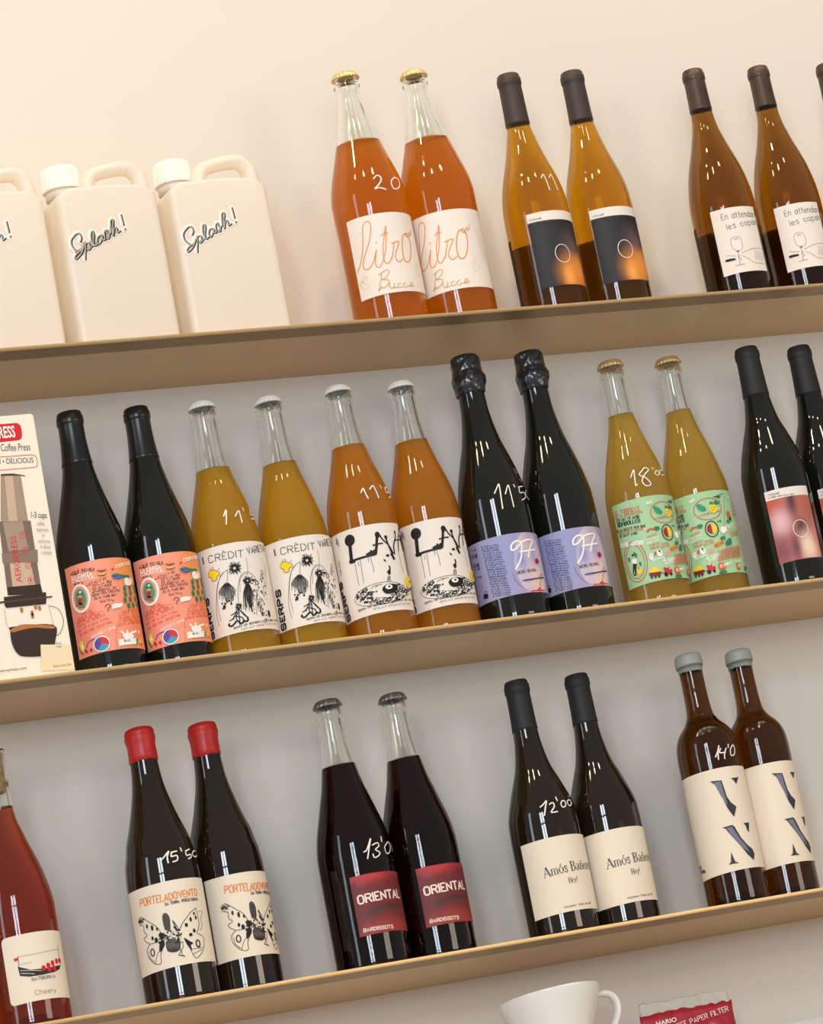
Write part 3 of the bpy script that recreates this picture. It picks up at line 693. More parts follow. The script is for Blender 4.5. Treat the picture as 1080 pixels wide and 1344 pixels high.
["E","k",[19.4,62.9],0.6482502686377464,1.3451382169259807,0,0],
["E","k",[19.8,71.9],0.5514849065482186,1.2754982448137002,0,0],
["E","k",[14.2,50.2],0.6111049781179569,0.6776003048568884,0,0],
["E","k",[15.0,48.5],0.5027813564514664,1.2125047269939104,0,0],
["E","k",[22.4,49.3],0.8940992575321485,0.5067542481329381,0,0],
["E","k",[16.3,46.3],0.4299591113171977,0.7442573303239999,0,0],
["E","k",[12.4,62.7],0.653790402640281,0.9256100117475132,0,0],
["E","k",[26.5,89.0],0.43290015358587586,0.6141769576189396,0,0],
["E","k",[13.1,85.1],0.9848155187055964,1.2690040412653039,0,0],
["E","k",[9.8,64.0],0.5895377464162186,0.7831218202754677,0,0],
["E","k",[13.0,56.8],0.7519678725486318,0.8247511270525858,0,0],
["E","k",[12.5,72.4],0.4742530143005107,0.9999733492965998,0,0],
["E","k",[21.6,70.1],0.44794073805243145,0.6607005301018462,0,0],
["E","k",[13.7,58.9],0.8695731008410021,0.8422382136658487,0,0],
["E","k",[21.4,58.2],0.6589561583983814,0.8351781298570324,0,0],
["E","k",[15.1,54.1],0.6523083386583135,1.1247108904753893,0,0],
["E","k",[17.7,76.5],0.7215024304543023,1.1256522329964627,0,0],
["E","k",[10.0,67.7],0.6555130338536168,1.2917023578679931,0,0],
["E","k",[26.8,70.8],0.9387125189263009,1.2118252067514956,0,0],
["E","k",[12.7,65.7],0.47388762953458113,1.2318995353458428,0,0],
["E","k",[16.7,45.1],0.8754816310544142,1.1008054189217573,0,0],
["E","k",[20.5,61.0],0.4618799469394421,1.0289828929671927,0,0],
["E","k",[10.7,81.4],0.8645824121922561,0.5398815749174785,0,0],
["E","k",[12.3,83.6],0.9282807501066955,0.6612382444553212,0,0],
["E","k",[6.8,47.6],0.4727700830644404,1.259548928615354,0,0],
["E","k",[17.3,47.6],0.9714467910729117,1.0211687771189504,0,0],
["E","k",[26.7,87.3],0.8604511226578235,0.9601931689389509,0,0],
["E","k",[24.0,83.6],0.849378952830643,1.341106110051182,0,0],
["E","k",[10.4,72.6],0.738386408301095,1.245253398042947,0,0],
["E","k",[14.3,79.6],0.5499796485340942,1.0543828824915142,0,0],
["E","k",[22.3,69.4],0.6204828095411667,0.8569756935901067,0,0],
["E","k",[14.5,68.0],0.4499562921017018,0.9502786495666031,0,0],
["E","k",[27.4,68.9],0.8484454004485513,0.6445584421883815,0,0],
["E","k",[18.2,51.5],0.8043134864744488,0.9653828689232724,0,0],
["S","k",0.4,1,[[16.5,66.3],[18.6,58.7]]],
["S","k",0.4,1,[[10.9,63.3],[12.1,52.5]]],
["S","k",0.4,1,[[15.4,64.1],[14.1,55.4]]],
["S","k",0.4,1,[[13.2,68.0],[12.6,59.6]]],
["S","k",0.4,1,[[16.9,57.2],[15.2,45.0]]],
["S","k",0.4,1,[[14.0,60.1],[14.4,51.5]]],
["S","k",0.4,1,[[17.5,84.5],[17.2,74.9]]],
["S","k",0.4,1,[[14.5,74.6],[12.8,61.8]]],
["S","k",0.4,1,[[9.9,56.2],[9.3,44.9]]],
["S","k",0.4,1,[[14.9,60.7],[15.7,49.7]]],
["S","k",0.4,1,[[15.9,64.0],[17.2,54.3]]],
["S","k",0.4,1,[[17.5,57.1],[17.4,48.7]]],
["S","k",0.4,1,[[12.8,64.1],[12.2,49.8]]],
["S","k",0.4,1,[[25.7,78.6],[23.9,69.8]]],
["E","k",[27.0,94.0],1.8,2.4,0.6,0],
["E","k",[25.2,89.0],1.8,2,0.6,0],
["E","k",[16.6,81.9],2,2.4,0.6,0],
["E","k",[26.4,46.7],2,4,0,0],
["E","k",[17.1,46.1],1.5,2,0.5,0],
["E","k",[18.5,38.0],1.5,2,0.5,0],
["E","k",[-24.3,61.4],1.2010168956647194,1.519807999931434,0,0],
["E","k",[-23.8,59.6],0.8193917306384962,1.1386362319645769,0,0],
["E","k",[-17.5,66.2],0.6648496321210493,1.4671433145627446,0,0],
["E","k",[-22.5,64.6],1.0062100322087537,1.3404058893718842,0,0],
["E","k",[-25.5,65.6],0.9053549391461385,1.188720423447885,0,0],
["E","k",[-23.8,62.5],1.2687361131831119,1.1127359993781174,0,0],
["E","k",[-19.5,66.3],0.7923328716559022,1.3323464419398383,0,0],
["E","k",[-25.4,59.7],1.2361334016595025,0.8775245221119435,0,0],
["E","k",[-15.8,62.7],1.1406934727572136,1.405858662428926,0,0],
["E","k",[-23.1,61.3],1.0578548599850672,1.444844000442924,0,0],
["E","k",[-23.5,60.6],1.2729284542573338,1.3382600400808293,0,0],
["E","k",[-19.5,66.4],0.9457165059155082,1.0817262176246831,0,0],
["S","k",1,0,[[-7.8,57.9],[-5.9,57.7]]],
["S","k",1,0,[[-8.0,57.4],[-6.6,56.3]]],
["S","k",1,0,[[-8.2,57.2],[-6.2,54.6]]],
["S","k",1,0,[[-8.7,57.0],[-8.4,54.4]]],
["S","k",1,0,[[-9.0,57.0],[-9.3,54.5]]],
["S","k",1,0,[[-9.3,57.1],[-10.9,54.2]]],
["S","k",1,0,[[-9.6,57.4],[-12.0,55.5]]],
["S","k",1,0,[[-9.8,57.8],[-11.8,57.3]]],
["S","k",1,0,[[-9.8,58.1],[-12.0,58.3]]],
["S","k",1,0,[[-9.6,58.6],[-10.9,59.7]]],
["S","k",1,0,[[-9.3,58.9],[-10.8,61.5]]],
["S","k",1,0,[[-9.1,59.0],[-9.6,60.9]]],
["S","k",1,0,[[-8.7,59.0],[-8.5,60.8]]],
["S","k",1,0,[[-8.2,58.8],[-6.6,61.0]]],
["S","k",1,0,[[-8.0,58.6],[-6.0,59.9]]],
["S","k",1,0,[[-7.8,58.2],[-5.3,58.7]]],
["E","k",[-8.8,58.0],1.17,1.17,0.6,0],
["S","k",1.1,1,[[-9.2,55.6],[-14.0,51.7],[-18.1,50.2]]],
["S","k",1.1,1,[[-9.2,55.6],[-9.9,48.5],[-10.2,42.1]]],
["S","k",1.1,1,[[-8.8,54.7],[-5.8,49.4],[-3.2,45.8]]],
["S","k",1.1,1,[[-11.3,53.6],[-16.4,46.6],[-20.7,44.4]]],
["S","k",1.1,1,[[-7.5,52.9],[-3.7,47.5],[-1.1,43.9]]],
["S","k",1.1,1,[[-10.8,51.9],[-13.3,46.7],[-12.5,42.5]]],
["S","k",2.0,1,[[-21.7,41.4],[-22.3,39.6],[-19.4,38.3],[-16.0,40.4],[-13.3,42.4],[-10.5,40.5],[-10.4,38.5],[-7.1,39.6],[-6.1,41.7],[-4.7,40.3],[-1.7,40.7],[-1.5,43.9]]],
["S","k",1.2,1,[[-16.7,45.0],[-14.7,47.8],[-8.0,45.7],[-6.2,43.0]]],
["T","k","SIDRA DE BOMBOLLA NATURAL AMB VI",[-17.7,34.3],[45.9,39.9],2.0,0.45,"h"],
["T","n","PET·NAT CIDER WITH WINE",[-9.9,31.0],[37.3,35.1],1.7,0.3,"h"]],"L":[["S","k",4.2,0,[[-32.0,118.6],[-32.4,114.9],[-33.2,106.4],[-34.0,97.1]]],
["E","k",[-31.9,119.1],6.2,6.6,0,0],
["S","k",3.4,0,[[-34.3,95.9],[-30.4,95.1]]],
["S","k",2.6,1,[[-33.1,95.5],[-26.7,95.8],[-19.9,96.0],[-13.1,96.2],[-7.1,96.5]]],
["S","k",3.2,1,[[-15.4,97.8],[-11.8,99.1],[-8.3,99.3],[-5.6,98.4]]],
["S","k",3.0,1,[[-1.3,117.6],[-1.9,113.3],[-4.0,104.8],[-6.1,97.2]]],
["E","k",[-0.4,118.3],3.0,3.6,0,0],
["E","k",[-34.0,95.3],3.4,2.6,0,0],
["E","k",[-33.3,121.3],1.2,1.4,0,0],
["E","k",[-29.2,120.9],1.2,1.4,0,0],
["E","k",[-35.1,117.5],1.2,1.4,0,0],
["E","k",[-29.6,115.5],1.2,1.4,0,0],
["E","k",[-36.0,95.0],1.2,1.4,0,0],
["E","k",[-31.6,93.7],1.2,1.4,0,0],
["E","k",[-10.6,101.0],1.2,1.4,0,0],
["E","k",[-7.2,100.9],1.2,1.4,0,0],
["S","k",1.6,1,[[-7.4,107.0],[-0.5,107.8],[3.6,107.8]]],
["S","k",1.7,1,[[2.3,117.2],[5.0,111.7],[10.7,105.4],[15.1,95.7]]],
["E","k",[9.1,114.7],2,2.2,0,0],
["S","k",2,1,[[9.0,114.2],[10.1,107.1],[13.0,96.6],[14.6,89.6]]],
["S","k",3.2,1,[[12.5,94.8],[14.8,89.2]]],
["S","k",1.8,1,[[24.5,120.9],[23.6,114.6],[18.3,105.5],[16.8,94.9]]],
["S","k",1.6,1,[[38.2,126.5],[29.3,115.3],[25.0,99.0]]],
["S","k",1.4,1,[[22.3,111.0],[43.7,114.8]]],
["E","k",[24.3,120.3],1.6,2.2,0,0],
["E","k",[35.1,124.7],1.5,2,0,0],
["T","k","ERN",[36.6,100.6],[43.6,101.9],17,2.2,"h"],
["S","k",0.45,1,[[-30.7,91.7],[-30.8,79.5],[-30.7,66.4]]],
["S","k",0.45,1,[[-24.0,94.1],[-24.4,81.2],[-24.9,67.7]]],
["S","k",0.45,1,[[-12.7,94.0],[-11.8,85.2],[-11.8,76.4]]],
["S","k",0.45,1,[[-26.6,92.2],[-27.0,87.1]]],
["S","k",0.45,1,[[-15.1,94.6],[-15.4,89.4]]],
["S","k",0.45,1,[[24.3,98.9],[24.8,86.6],[26.3,72.8]]],
["F","k",1,[[7.2,95.0],[9.4,92.8],[7.5,91.8],[4.8,93.0]]],
["F","k",1,[[1.2,89.5],[3.3,88.6],[4.0,86.4],[1.9,87.3]]],
["S","k",1.8,1,[[6.7,81.0],[6.7,77.5],[4.2,71.6]]],
["E","k",[5.2,74.1],1.8,2.8,0,0],
["S","k",1.1,1,[[2.9,69.1],[1.6,64.3]]],
["S","k",1.1,1,[[4.9,69.3],[4.2,64.1]]],
["S","k",1,1,[[2.8,74.0],[4.4,75.9]]],
["E","k",[-7.3,51.2],32,12.5,0.5,0],
["S","k",1.1,1,[[-23.8,59.2],[-22.9,58.6],[-22.4,59.8]]],
["S","k",1.1,1,[[-35.3,52.1],[-36.3,52.9],[-35.8,51.5]]],
["S","k",0.5,1,[[-17.3,47.8],[-18.3,48.5],[-18.1,47.1]]],
["S","k",0.5,1,[[-16.6,54.9],[-15.4,55.3],[-15.9,53.8]]],
["S","k",0.8,1,[[0.1,45.0],[1.2,44.8],[0.8,45.6]]],
["S","k",0.8,1,[[23.6,54.9],[22.8,55.1],[22.0,55.6]]],
["S","k",1.1,1,[[11.3,47.5],[11.5,47.3],[12.3,48.4]]],
["S","k",1.1,1,[[-19.0,46.0],[-19.4,46.2],[-18.3,46.8]]],
["S","k",1.1,1,[[4.9,50.7],[4.5,50.8],[5.1,50.8]]],
["S","k",0.8,1,[[-27.4,45.6],[-28.3,46.3],[-25.9,45.8]]],
["S","k",0.8,1,[[14.2,53.1],[15.7,53.4],[14.0,52.9]]],
["S","k",0.5,1,[[-14.2,43.3],[-14.8,43.5],[-14.5,44.1]]],
["S","k",0.5,1,[[-12.7,41.3],[-13.1,41.6],[-13.5,42.3]]],
["S","k",0.8,1,[[7.7,42.4],[6.9,43.1],[9.5,42.2]]],
["S","k",1.1,1,[[-21.3,48.3],[-21.6,48.7],[-20.7,48.9]]],
["S","k",0.8,1,[[24.2,52.7],[23.5,53.1],[27.2,52.9]]],
["S","k",0.8,1,[[12.8,42.4],[11.6,42.5],[11.2,41.7]]],
["S","k",1.1,1,[[-14.2,43.2],[-13.5,42.4],[-14.3,43.2]]],
["S","k",0.5,1,[[-13.4,43.4],[-14.4,43.1],[-13.2,44.0]]],
["S","k",0.5,1,[[28.7,56.3],[26.5,56.4],[30.6,55.8]]],
["S","k",0.8,1,[[-25.1,44.7],[-24.7,44.4],[-24.3,44.8]]],
["S","k",1.1,1,[[-33.0,53.1],[-32.6,52.3],[-33.4,53.9]]],
["S","k",0.8,1,[[8.6,56.8],[8.2,57.1],[7.8,56.8]]],
["S","k",0.8,1,[[-11.1,43.4],[-11.6,43.0],[-10.1,42.8]]],
["S","k",1.1,1,[[38.4,55.7],[33.6,54.1],[34.1,55.2]]],
["S","k",0.5,1,[[5.9,55.5],[6.4,55.1],[4.6,55.0]]],
["S","k",0.8,1,[[-27.3,57.5],[-27.7,57.5],[-26.1,57.6]]],
["S","k",1.1,1,[[10.9,50.4],[10.7,50.2],[9.7,50.0]]],
["S","k",0.8,1,[[-14.2,54.2],[-13.0,54.4],[-12.9,54.8]]],
["S","k",1.1,1,[[19.2,52.6],[17.5,52.6],[18.5,52.3]]],
["S","k",0.8,1,[[-20.3,55.2],[-21.4,55.6],[-20.9,55.5]]],
["S","k",0.8,1,[[15.2,43.7],[16.8,43.6],[14.5,44.1]]],
["S","k",0.8,1,[[-35.3,55.4],[-34.3,54.6],[-35.7,54.8]]],
["S","k",1.1,1,[[7.8,43.1],[7.8,43.5],[6.7,44.0]]],
["S","k",0.8,1,[[6.4,58.6],[5.3,58.6],[6.9,59.3]]],
["S","k",0.8,1,[[-24.3,60.1],[-24.6,59.5],[-24.3,60.2]]],
["S","k",1.1,1,[[3.8,54.6],[3.0,54.0],[3.8,54.7]]],
["S","k",0.8,1,[[-20.8,41.7],[-19.8,41.9],[-22.3,41.7]]],
["S","k",0.5,1,[[12.1,51.9],[12.9,51.4],[10.2,51.9]]],
["S","k",0.5,1,[[-13.1,40.1],[-13.7,40.5],[-14.3,39.3]]],
["S","k",0.8,1,[[-14.8,42.3],[-14.9,41.8],[-13.9,41.2]]],
["S","k",0.8,1,[[8.4,49.6],[8.6,49.8],[7.6,49.5]]],
["S","k",1.1,1,[[-25.8,51.0],[-25.0,51.3],[-27.3,51.3]]],
["S","k",1.1,1,[[-31.7,49.3],[-31.5,49.0],[-31.3,49.3]]],
["S","k",0.8,1,[[13.3,54.4],[13.8,54.1],[15.0,54.5]]],
["S","k",1.1,1,[[28.9,52.0],[27.4,51.5],[33.0,53.3]]],
["S","k",0.8,1,[[-29.4,52.1],[-28.3,51.7],[-29.7,52.1]]],
["S","k",0.8,1,[[23.5,48.5],[24.8,48.2],[24.8,49.6]]],
["S","k",0.5,1,[[26.2,51.9],[24.5,52.3],[26.7,51.3]]],
["S","k",0.8,1,[[16.9,43.8],[17.6,43.9],[15.6,44.4]]],
["S","k",1.1,1,[[-3.2,41.6],[-3.4,42.2],[-4.6,41.6]]],
["S","k",0.8,1,[[6.9,44.1],[7.4,44.1],[6.3,43.8]]],
["S","k",0.8,1,[[7.2,52.9],[6.2,52.8],[7.0,52.1]]],
["S","k",0.8,1,[[-28.6,56.2],[-29.5,56.9],[-27.5,56.4]]],
["S","k",0.8,1,[[30.1,54.0],[29.8,54.1],[27.7,54.7]]],
["S","k",0.5,1,[[-20.7,44.3],[-21.5,45.1],[-20.3,44.8]]],
["S","k",0.8,1,[[11.8,56.1],[10.6,56.1],[12.0,56.3]]],
["S","k",0.8,1,[[14.1,59.4],[14.8,59.8],[12.3,58.4]]],
["S","k",0.8,1,[[8.5,43.0],[9.5,43.3],[10.0,42.5]]],
["S","k",0.8,1,[[-15.3,42.2],[-15.3,42.1],[-15.2,41.7]]],
["S","k",0.5,1,[[-17.9,48.3],[-18.5,48.9],[-18.1,47.4]]],
["S","k",1.1,1,[[-23.5,49.1],[-22.5,49.1],[-23.5,49.8]]],
["S","k",0.8,1,[[-13.3,54.8],[-12.5,54.7],[-13.0,55.6]]],
["S","k",1.1,1,[[6.7,59.1],[6.0,59.2],[4.8,58.3]]],
["S","k",1.1,1,[[-27.5,44.9],[-28.6,45.3],[-26.3,45.3]]],
["S","k",0.5,1,[[-23.2,50.3],[-24.3,50.3],[-23.0,50.0]]],
["S","k",1.1,1,[[-26.1,59.9],[-26.3,60.3],[-26.1,60.4]]],
["S","k",1.1,1,[[1.2,44.5],[0.6,45.2],[1.4,44.0]]],
["S","k",0.8,1,[[-11.2,42.6],[-10.5,42.6],[-12.5,42.7]]],
["S","k",0.8,1,[[20.6,51.6],[22.3,51.4],[19.0,50.9]]],
["S","k",1.1,1,[[12.6,45.8],[11.9,46.5],[12.4,46.8]]],
["S","k",0.8,1,[[-9.1,42.7],[-8.9,42.1],[-7.6,43.1]]],
["S","k",0.8,1,[[-1.5,44.1],[-0.7,44.6],[0.2,44.6]]],
["S","k",1.1,1,[[19.9,46.5],[18.0,46.4],[19.8,46.3]]],
["S","k",1.1,1,[[-25.0,46.0],[-26.1,46.0],[-24.6,45.1]]],
["S","k",0.5,1,[[21.5,51.2],[20.9,51.7],[22.8,50.6]]],
["S","k",0.5,1,[[-13.3,45.8],[-13.4,45.6],[-12.6,44.7]]],
["S","k",1.1,1,[[-23.7,52.0],[-24.4,52.4],[-24.0,52.9]]],
["S","k",1.1,1,[[-23.5,48.8],[-24.6,49.4],[-22.1,49.2]]],
["S","k",1.1,1,[[8.7,49.1],[9.0,48.5],[9.4,48.7]]],
["S","k",0.8,1,[[-11.8,40.5],[-11.6,40.7],[-12.2,41.4]]],
["S","k",0.5,1,[[-25.3,52.4],[-26.3,52.4],[-24.9,53.3]]],
["S","k",0.8,1,[[7.5,48.4],[7.4,48.7],[9.4,49.3]]],
["S","k",0.5,1,[[-20.4,52.7],[-20.6,53.4],[-20.3,52.0]]],
["S","k",1.1,1,[[-21.4,53.0],[-22.3,52.9],[-21.6,53.2]]],
["S","k",0.5,1,[[-18.6,44.5],[-18.6,44.6],[-18.8,44.0]]],
["S","k",0.8,1,[[18.9,54.3],[19.4,54.8],[20.5,54.5]]],
["S","k",0.5,1,[[30.3,48.8],[33.7,49.7],[32.4,49.4]]],
["S","k",0.5,1,[[-22.5,50.7],[-22.9,50.8],[-21.8,49.9]]],
["S","k",1.1,1,[[-25.9,45.0],[-25.2,44.3],[-25.5,45.1]]],
["S","k",0.8,1,[[10.2,42.1],[10.0,42.6],[9.7,41.6]]],
["S","k",0.8,1,[[-14.4,40.4],[-14.4,40.4],[-14.1,41.2]]],
["S","k",0.5,1,[[-0.5,41.0],[-0.5,40.8],[-1.5,41.3]]],
["S","k",0.8,1,[[-12.2,46.9],[-12.2,46.9],[-12.1,46.5]]],
["S","k",1.1,1,[[-32.4,50.7],[-31.5,50.2],[-31.9,50.5]]],
["S","k",1.1,1,[[-26.3,58.0],[-26.9,58.5],[-27.8,57.8]]],
["S","k",1.1,1,[[-26.5,59.5],[-26.8,58.9],[-28.1,59.0]]],
["S","k",0.5,1,[[-6.6,45.9],[-6.3,45.2],[-5.5,45.4]]],
["S","k",1.1,1,[[9.9,58.6],[10.1,58.6],[8.6,59.4]]],
["S","k",0.8,1,[[-22.7,43.6],[-22.8,44.3],[-22.9,44.3]]],
["S","k",0.8,1,[[18.4,55.7],[17.6,55.2],[20.2,55.4]]],
["S","k",0.5,1,[[12.6,51.0],[11.7,51.3],[11.6,50.8]]],
["S","k",1.1,1,[[7.0,53.6],[6.9,54.0],[7.5,53.4]]],
["S","k",1.1,1,[[-22.4,58.7],[-21.9,58.7],[-22.6,58.7]]],
["S","k",0.8,1,[[10.8,54.2],[9.4,53.7],[10.2,54.4]]],
["S","k",1.1,1,[[3.3,44.4],[3.7,44.8],[2.3,44.3]]],
["S","k",0.5,1,[[-34.0,53.2],[-34.5,52.9],[-33.7,52.2]]],
["S","k",0.8,1,[[-5.4,40.7],[-4.5,41.2],[-4.7,41.4]]],
["S","k",0.5,1,[[-18.0,45.0],[-17.8,45.0],[-18.6,44.6]]],
["S","k",1.1,1,[[3.2,40.2],[4.4,40.0],[5.0,40.9]]],
["S","k",0.5,1,[[3.0,47.2],[2.6,47.7],[4.1,46.1]]],
["S","k",0.5,1,[[17.5,53.7],[16.1,53.5],[16.8,53.3]]],
["S","k",1.1,1,[[-35.8,54.3],[-37.0,54.3],[-35.0,54.5]]],
["S","k",0.8,1,[[9.7,44.6],[10.6,45.0],[9.3,45.4]]],
["S","k",0.5,1,[[18.5,56.1],[18.9,56.4],[17.5,55.3]]],
["S","k",0.8,1,[[-18.4,52.0],[-17.3,52.1],[-17.7,52.6]]],
["S","k",0.8,1,[[21.2,52.9],[23.3,53.0],[20.3,52.0]]],
["S","k",0.5,1,[[10.3,46.2],[8.8,45.9],[10.0,47.2]]],
["S","k",0.8,1,[[-8.6,42.3],[-7.6,42.7],[-7.1,42.7]]],
["S","k",1.1,1,[[-35.2,55.8],[-34.1,55.2],[-35.0,56.6]]],
["S","k",0.8,1,[[-28.3,46.8],[-27.6,46.0],[-27.9,46.4]]],
["S","k",0.8,1,[[-20.0,55.0],[-19.4,54.9],[-19.1,54.0]]],
["S","k",0.5,1,[[13.4,54.2],[14.8,54.7],[14.7,54.4]]],
["S","k",0.5,1,[[43.7,57.1],[40.9,56.9],[35.1,55.7]]],
["S","k",0.5,1,[[23.9,51.3],[25.4,52.1],[25.4,52.4]]],
["S","k",1.1,1,[[-19.7,48.6],[-20.8,48.5],[-18.4,48.1]]],
["S","k",0.8,1,[[3.8,45.1],[5.1,45.7],[2.8,45.4]]],
["S","k",0.8,1,[[-11.5,40.8],[-11.8,41.3],[-12.2,40.1]]],
["S","k",0.8,1,[[15.1,56.0],[13.8,55.8],[14.6,56.3]]],
["S","k",0.5,1,[[-30.0,52.1],[-28.8,52.3],[-31.2,53.5]]],
["S","k",1.1,1,[[-20.1,47.5],[-19.6,48.0],[-19.3,47.4]]],
["S","k",0.8,1,[[-30.4,53.7],[-31.4,54.0],[-31.7,54.3]]],
["S","k",0.8,1,[[-13.7,47.5],[-13.7,48.0],[-14.9,46.9]]],
["S","k",1.1,1,[[-22.2,54.8],[-21.3,54.0],[-20.7,54.9]]],
["S","k",0.5,1,[[6.6,40.6],[7.1,41.2],[5.5,40.4]]],
["S","k",1.1,1,[[12.6,45.4],[12.2,45.5],[12.6,46.3]]],
["S","k",1.1,1,[[21.7,51.0],[21.8,51.6],[19.7,51.2]]],
["S","k",0.8,1,[[11.4,41.5],[12.4,41.6],[10.2,42.4]]],
["S","k",0.8,1,[[-7.8,46.2],[-8.1,46.0],[-8.5,46.8]]],
["S","k",0.5,1,[[11.0,55.9],[11.3,55.8],[12.7,56.1]]],
["S","k",1.1,1,[[8.6,44.4],[9.5,44.4],[10.2,45.3]]],
["S","k",1.1,1,[[-18.0,54.2],[-17.9,54.3],[-17.8,54.1]]],
["S","k",0.8,1,[[23.7,48.9],[24.2,48.4],[25.4,49.9]]],
["S","k",0.5,1,[[-22.1,60.2],[-22.2,60.5],[-22.1,60.6]]],
["S","k",1.1,1,[[9.0,55.1],[10.2,55.1],[7.9,55.7]]],
["S","k",0.5,1,[[-11.4,39.7],[-11.4,40.2],[-10.0,39.2]]],
["S","k",0.8,1,[[-27.8,49.7],[-28.5,50.4],[-27.9,49.4]]],
["S","k",0.5,1,[[-29.1,50.3],[-29.8,50.9],[-29.1,50.3]]],
["S","k",1.1,1,[[16.0,55.8],[14.8,55.7],[15.0,56.1]]],
["S","k",0.8,1,[[-17.8,55.5],[-18.2,55.0],[-18.5,55.4]]],
["S","k",0.5,1,[[-23.3,60.7],[-22.8,61.1],[-24.6,60.3]]],
["S","k",0.5,1,[[-14.3,41.3],[-15.4,40.8],[-14.7,41.1]]],
["S","k",0.5,1,[[-23.1,48.2],[-23.5,48.6],[-23.8,47.4]]],
["S","k",0.5,1,[[-17.6,48.8],[-18.5,48.4],[-17.0,47.8]]],
["S","k",0.8,1,[[-20.1,51.9],[-21.1,52.3],[-18.9,51.5]]],
["S","k",0.5,1,[[-16.7,44.6],[-16.7,45.1],[-15.8,45.2]]],
["S","k",1.1,1,[[-19.1,52.7],[-19.0,52.8],[-19.7,52.8]]],
["S","k",0.5,1,[[17.7,52.1],[18.9,51.5],[15.9,51.7]]],
["S","k",1.1,1,[[-1.1,44.6],[-0.9,45.1],[-2.7,43.9]]],
["S","k",1.1,1,[[-27.4,51.2],[-27.0,51.4],[-28.4,51.2]]],
["S","k",1.1,1,[[-26.5,50.6],[-26.1,51.1],[-27.4,50.5]]],
["S","k",0.5,1,[[8.9,50.2],[9.2,49.9],[8.0,50.3]]],
["S","k",0.8,1,[[-24.8,51.6],[-24.5,51.3],[-24.7,51.5]]],
["S","k",1.1,1,[[-4.7,46.1],[-4.5,45.9],[-4.9,45.4]]],
["S","k",0.8,1,[[11.3,53.6],[10.1,53.9],[11.5,54.0]]],
["S","k",0.8,1,[[-26.0,45.3],[-25.7,44.9],[-25.1,46.1]]],
["S","k",0.8,1,[[13.4,52.9],[14.0,53.0],[14.8,52.5]]],
["S","k",1.1,1,[[-21.9,43.7],[-22.4,43.5],[-20.9,44.4]]],
["S","k",1.1,1,[[-27.4,57.3],[-26.8,56.7],[-26.2,57.9]]],
["S","k",0.5,1,[[-27.3,54.7],[-26.7,55.0],[-28.3,55.0]]],
["S","k",0.5,1,[[10.4,45.5],[10.7,44.9],[9.4,46.1]]],
["S","k",0.8,1,[[26.0,47.3],[25.8,47.6],[27.8,47.8]]],
["S","k",0.8,1,[[-26.9,58.5],[-26.3,58.0],[-25.7,58.1]]],
["S","k",0.8,1,[[17.7,50.6],[15.8,50.2],[15.9,50.7]]],
["S","k",0.8,1,[[-32.1,50.0],[-32.5,50.7],[-31.4,49.3]]],
["S","k",1.1,1,[[-22.9,58.3],[-23.6,58.3],[-23.1,58.3]]],
["S","k",0.5,1,[[25.7,53.6],[23.8,53.7],[23.4,54.0]]],
["S","k",0.8,1,[[17.7,50.6],[16.5,50.0],[17.1,50.0]]],
["S","k",0.5,1,[[8.5,45.1],[7.7,45.3],[8.4,45.3]]],
["S","k",0.5,1,[[17.7,49.4],[18.3,48.9],[18.4,48.9]]],
["S","k",0.8,1,[[18.2,58.7],[19.2,58.2],[18.3,58.0]]],
["S","k",1.1,1,[[-1.5,41.5],[-1.1,41.1],[-2.5,41.6]]],
["S","k",0.5,1,[[5.7,56.4],[6.3,56.4],[6.7,56.0]]],
["S","k",1.1,1,[[1.4,42.1],[1.3,42.7],[-0.2,42.2]]],
["S","k",0.8,1,[[29.9,55.1],[31.2,54.8],[30.0,55.4]]],
["S","k",0.8,1,[[27.1,52.7],[28.6,52.9],[29.4,53.0]]],
["S","k",1.1,1,[[19.2,55.4],[18.9,55.5],[19.2,54.4]]],
["S","k",0.5,1,[[18.8,50.0],[20.3,50.7],[19.2,50.6]]],
["S","k",0.8,1,[[17.1,45.2],[16.0,45.4],[18.6,46.2]]],
["S","k",1.1,1,[[-23.3,59.5],[-22.5,58.9],[-22.3,58.9]]],
["S","k",0.8,1,[[13.6,46.2],[12.8,46.4],[13.3,45.9]]],
["S","k",1.1,1,[[-31.8,58.6],[-32.3,59.1],[-33.0,59.4]]],
["S","k",0.5,1,[[12.3,53.2],[11.2,53.1],[11.7,52.2]]],
["S","k",0.5,1,[[8.9,55.5],[8.9,56.1],[10.3,55.8]]],
["S","k",0.5,1,[[2.7,53.4],[3.7,53.5],[2.3,52.6]]],
["S","k",0.5,1,[[-28.2,54.4],[-27.4,54.1],[-28.4,54.2]]],
["S","k",0.8,1,[[-19.9,49.2],[-20.2,50.0],[-19.1,49.2]]],
["S","k",0.5,1,[[7.3,52.0],[7.1,51.7],[5.8,52.9]]],
["S","k",1.1,1,[[5.3,48.0],[4.7,48.1],[4.4,48.2]]],
["S","k",1.1,1,[[-15.8,41.9],[-15.3,41.8],[-14.9,41.0]]],
["S","k",0.5,1,[[-25.2,59.6],[-25.7,59.1],[-24.1,60.2]]],
["S","k",0.8,1,[[-23.4,49.6],[-22.5,48.8],[-23.8,49.0]]],
["S","k",1.1,1,[[8.8,50.2],[9.6,50.2],[8.4,50.9]]],
["S","k",1.1,1,[[4.4,50.4],[4.2,50.8],[4.8,50.5]]],
["S","k",0.5,1,[[-10.3,46.3],[-9.9,46.6],[-10.3,46.2]]],
["S","k",1.1,1,[[-34.8,54.6],[-35.3,55.0],[-34.3,55.2]]],
["S","k",0.8,1,[[5.0,51.8],[3.8,52.0],[3.8,51.1]]],
["S","k",0.8,1,[[15.0,50.9],[14.1,50.9],[13.2,51.6]]],
["S","k",0.8,1,[[2.0,39.6],[0.9,39.1],[2.3,39.0]]],
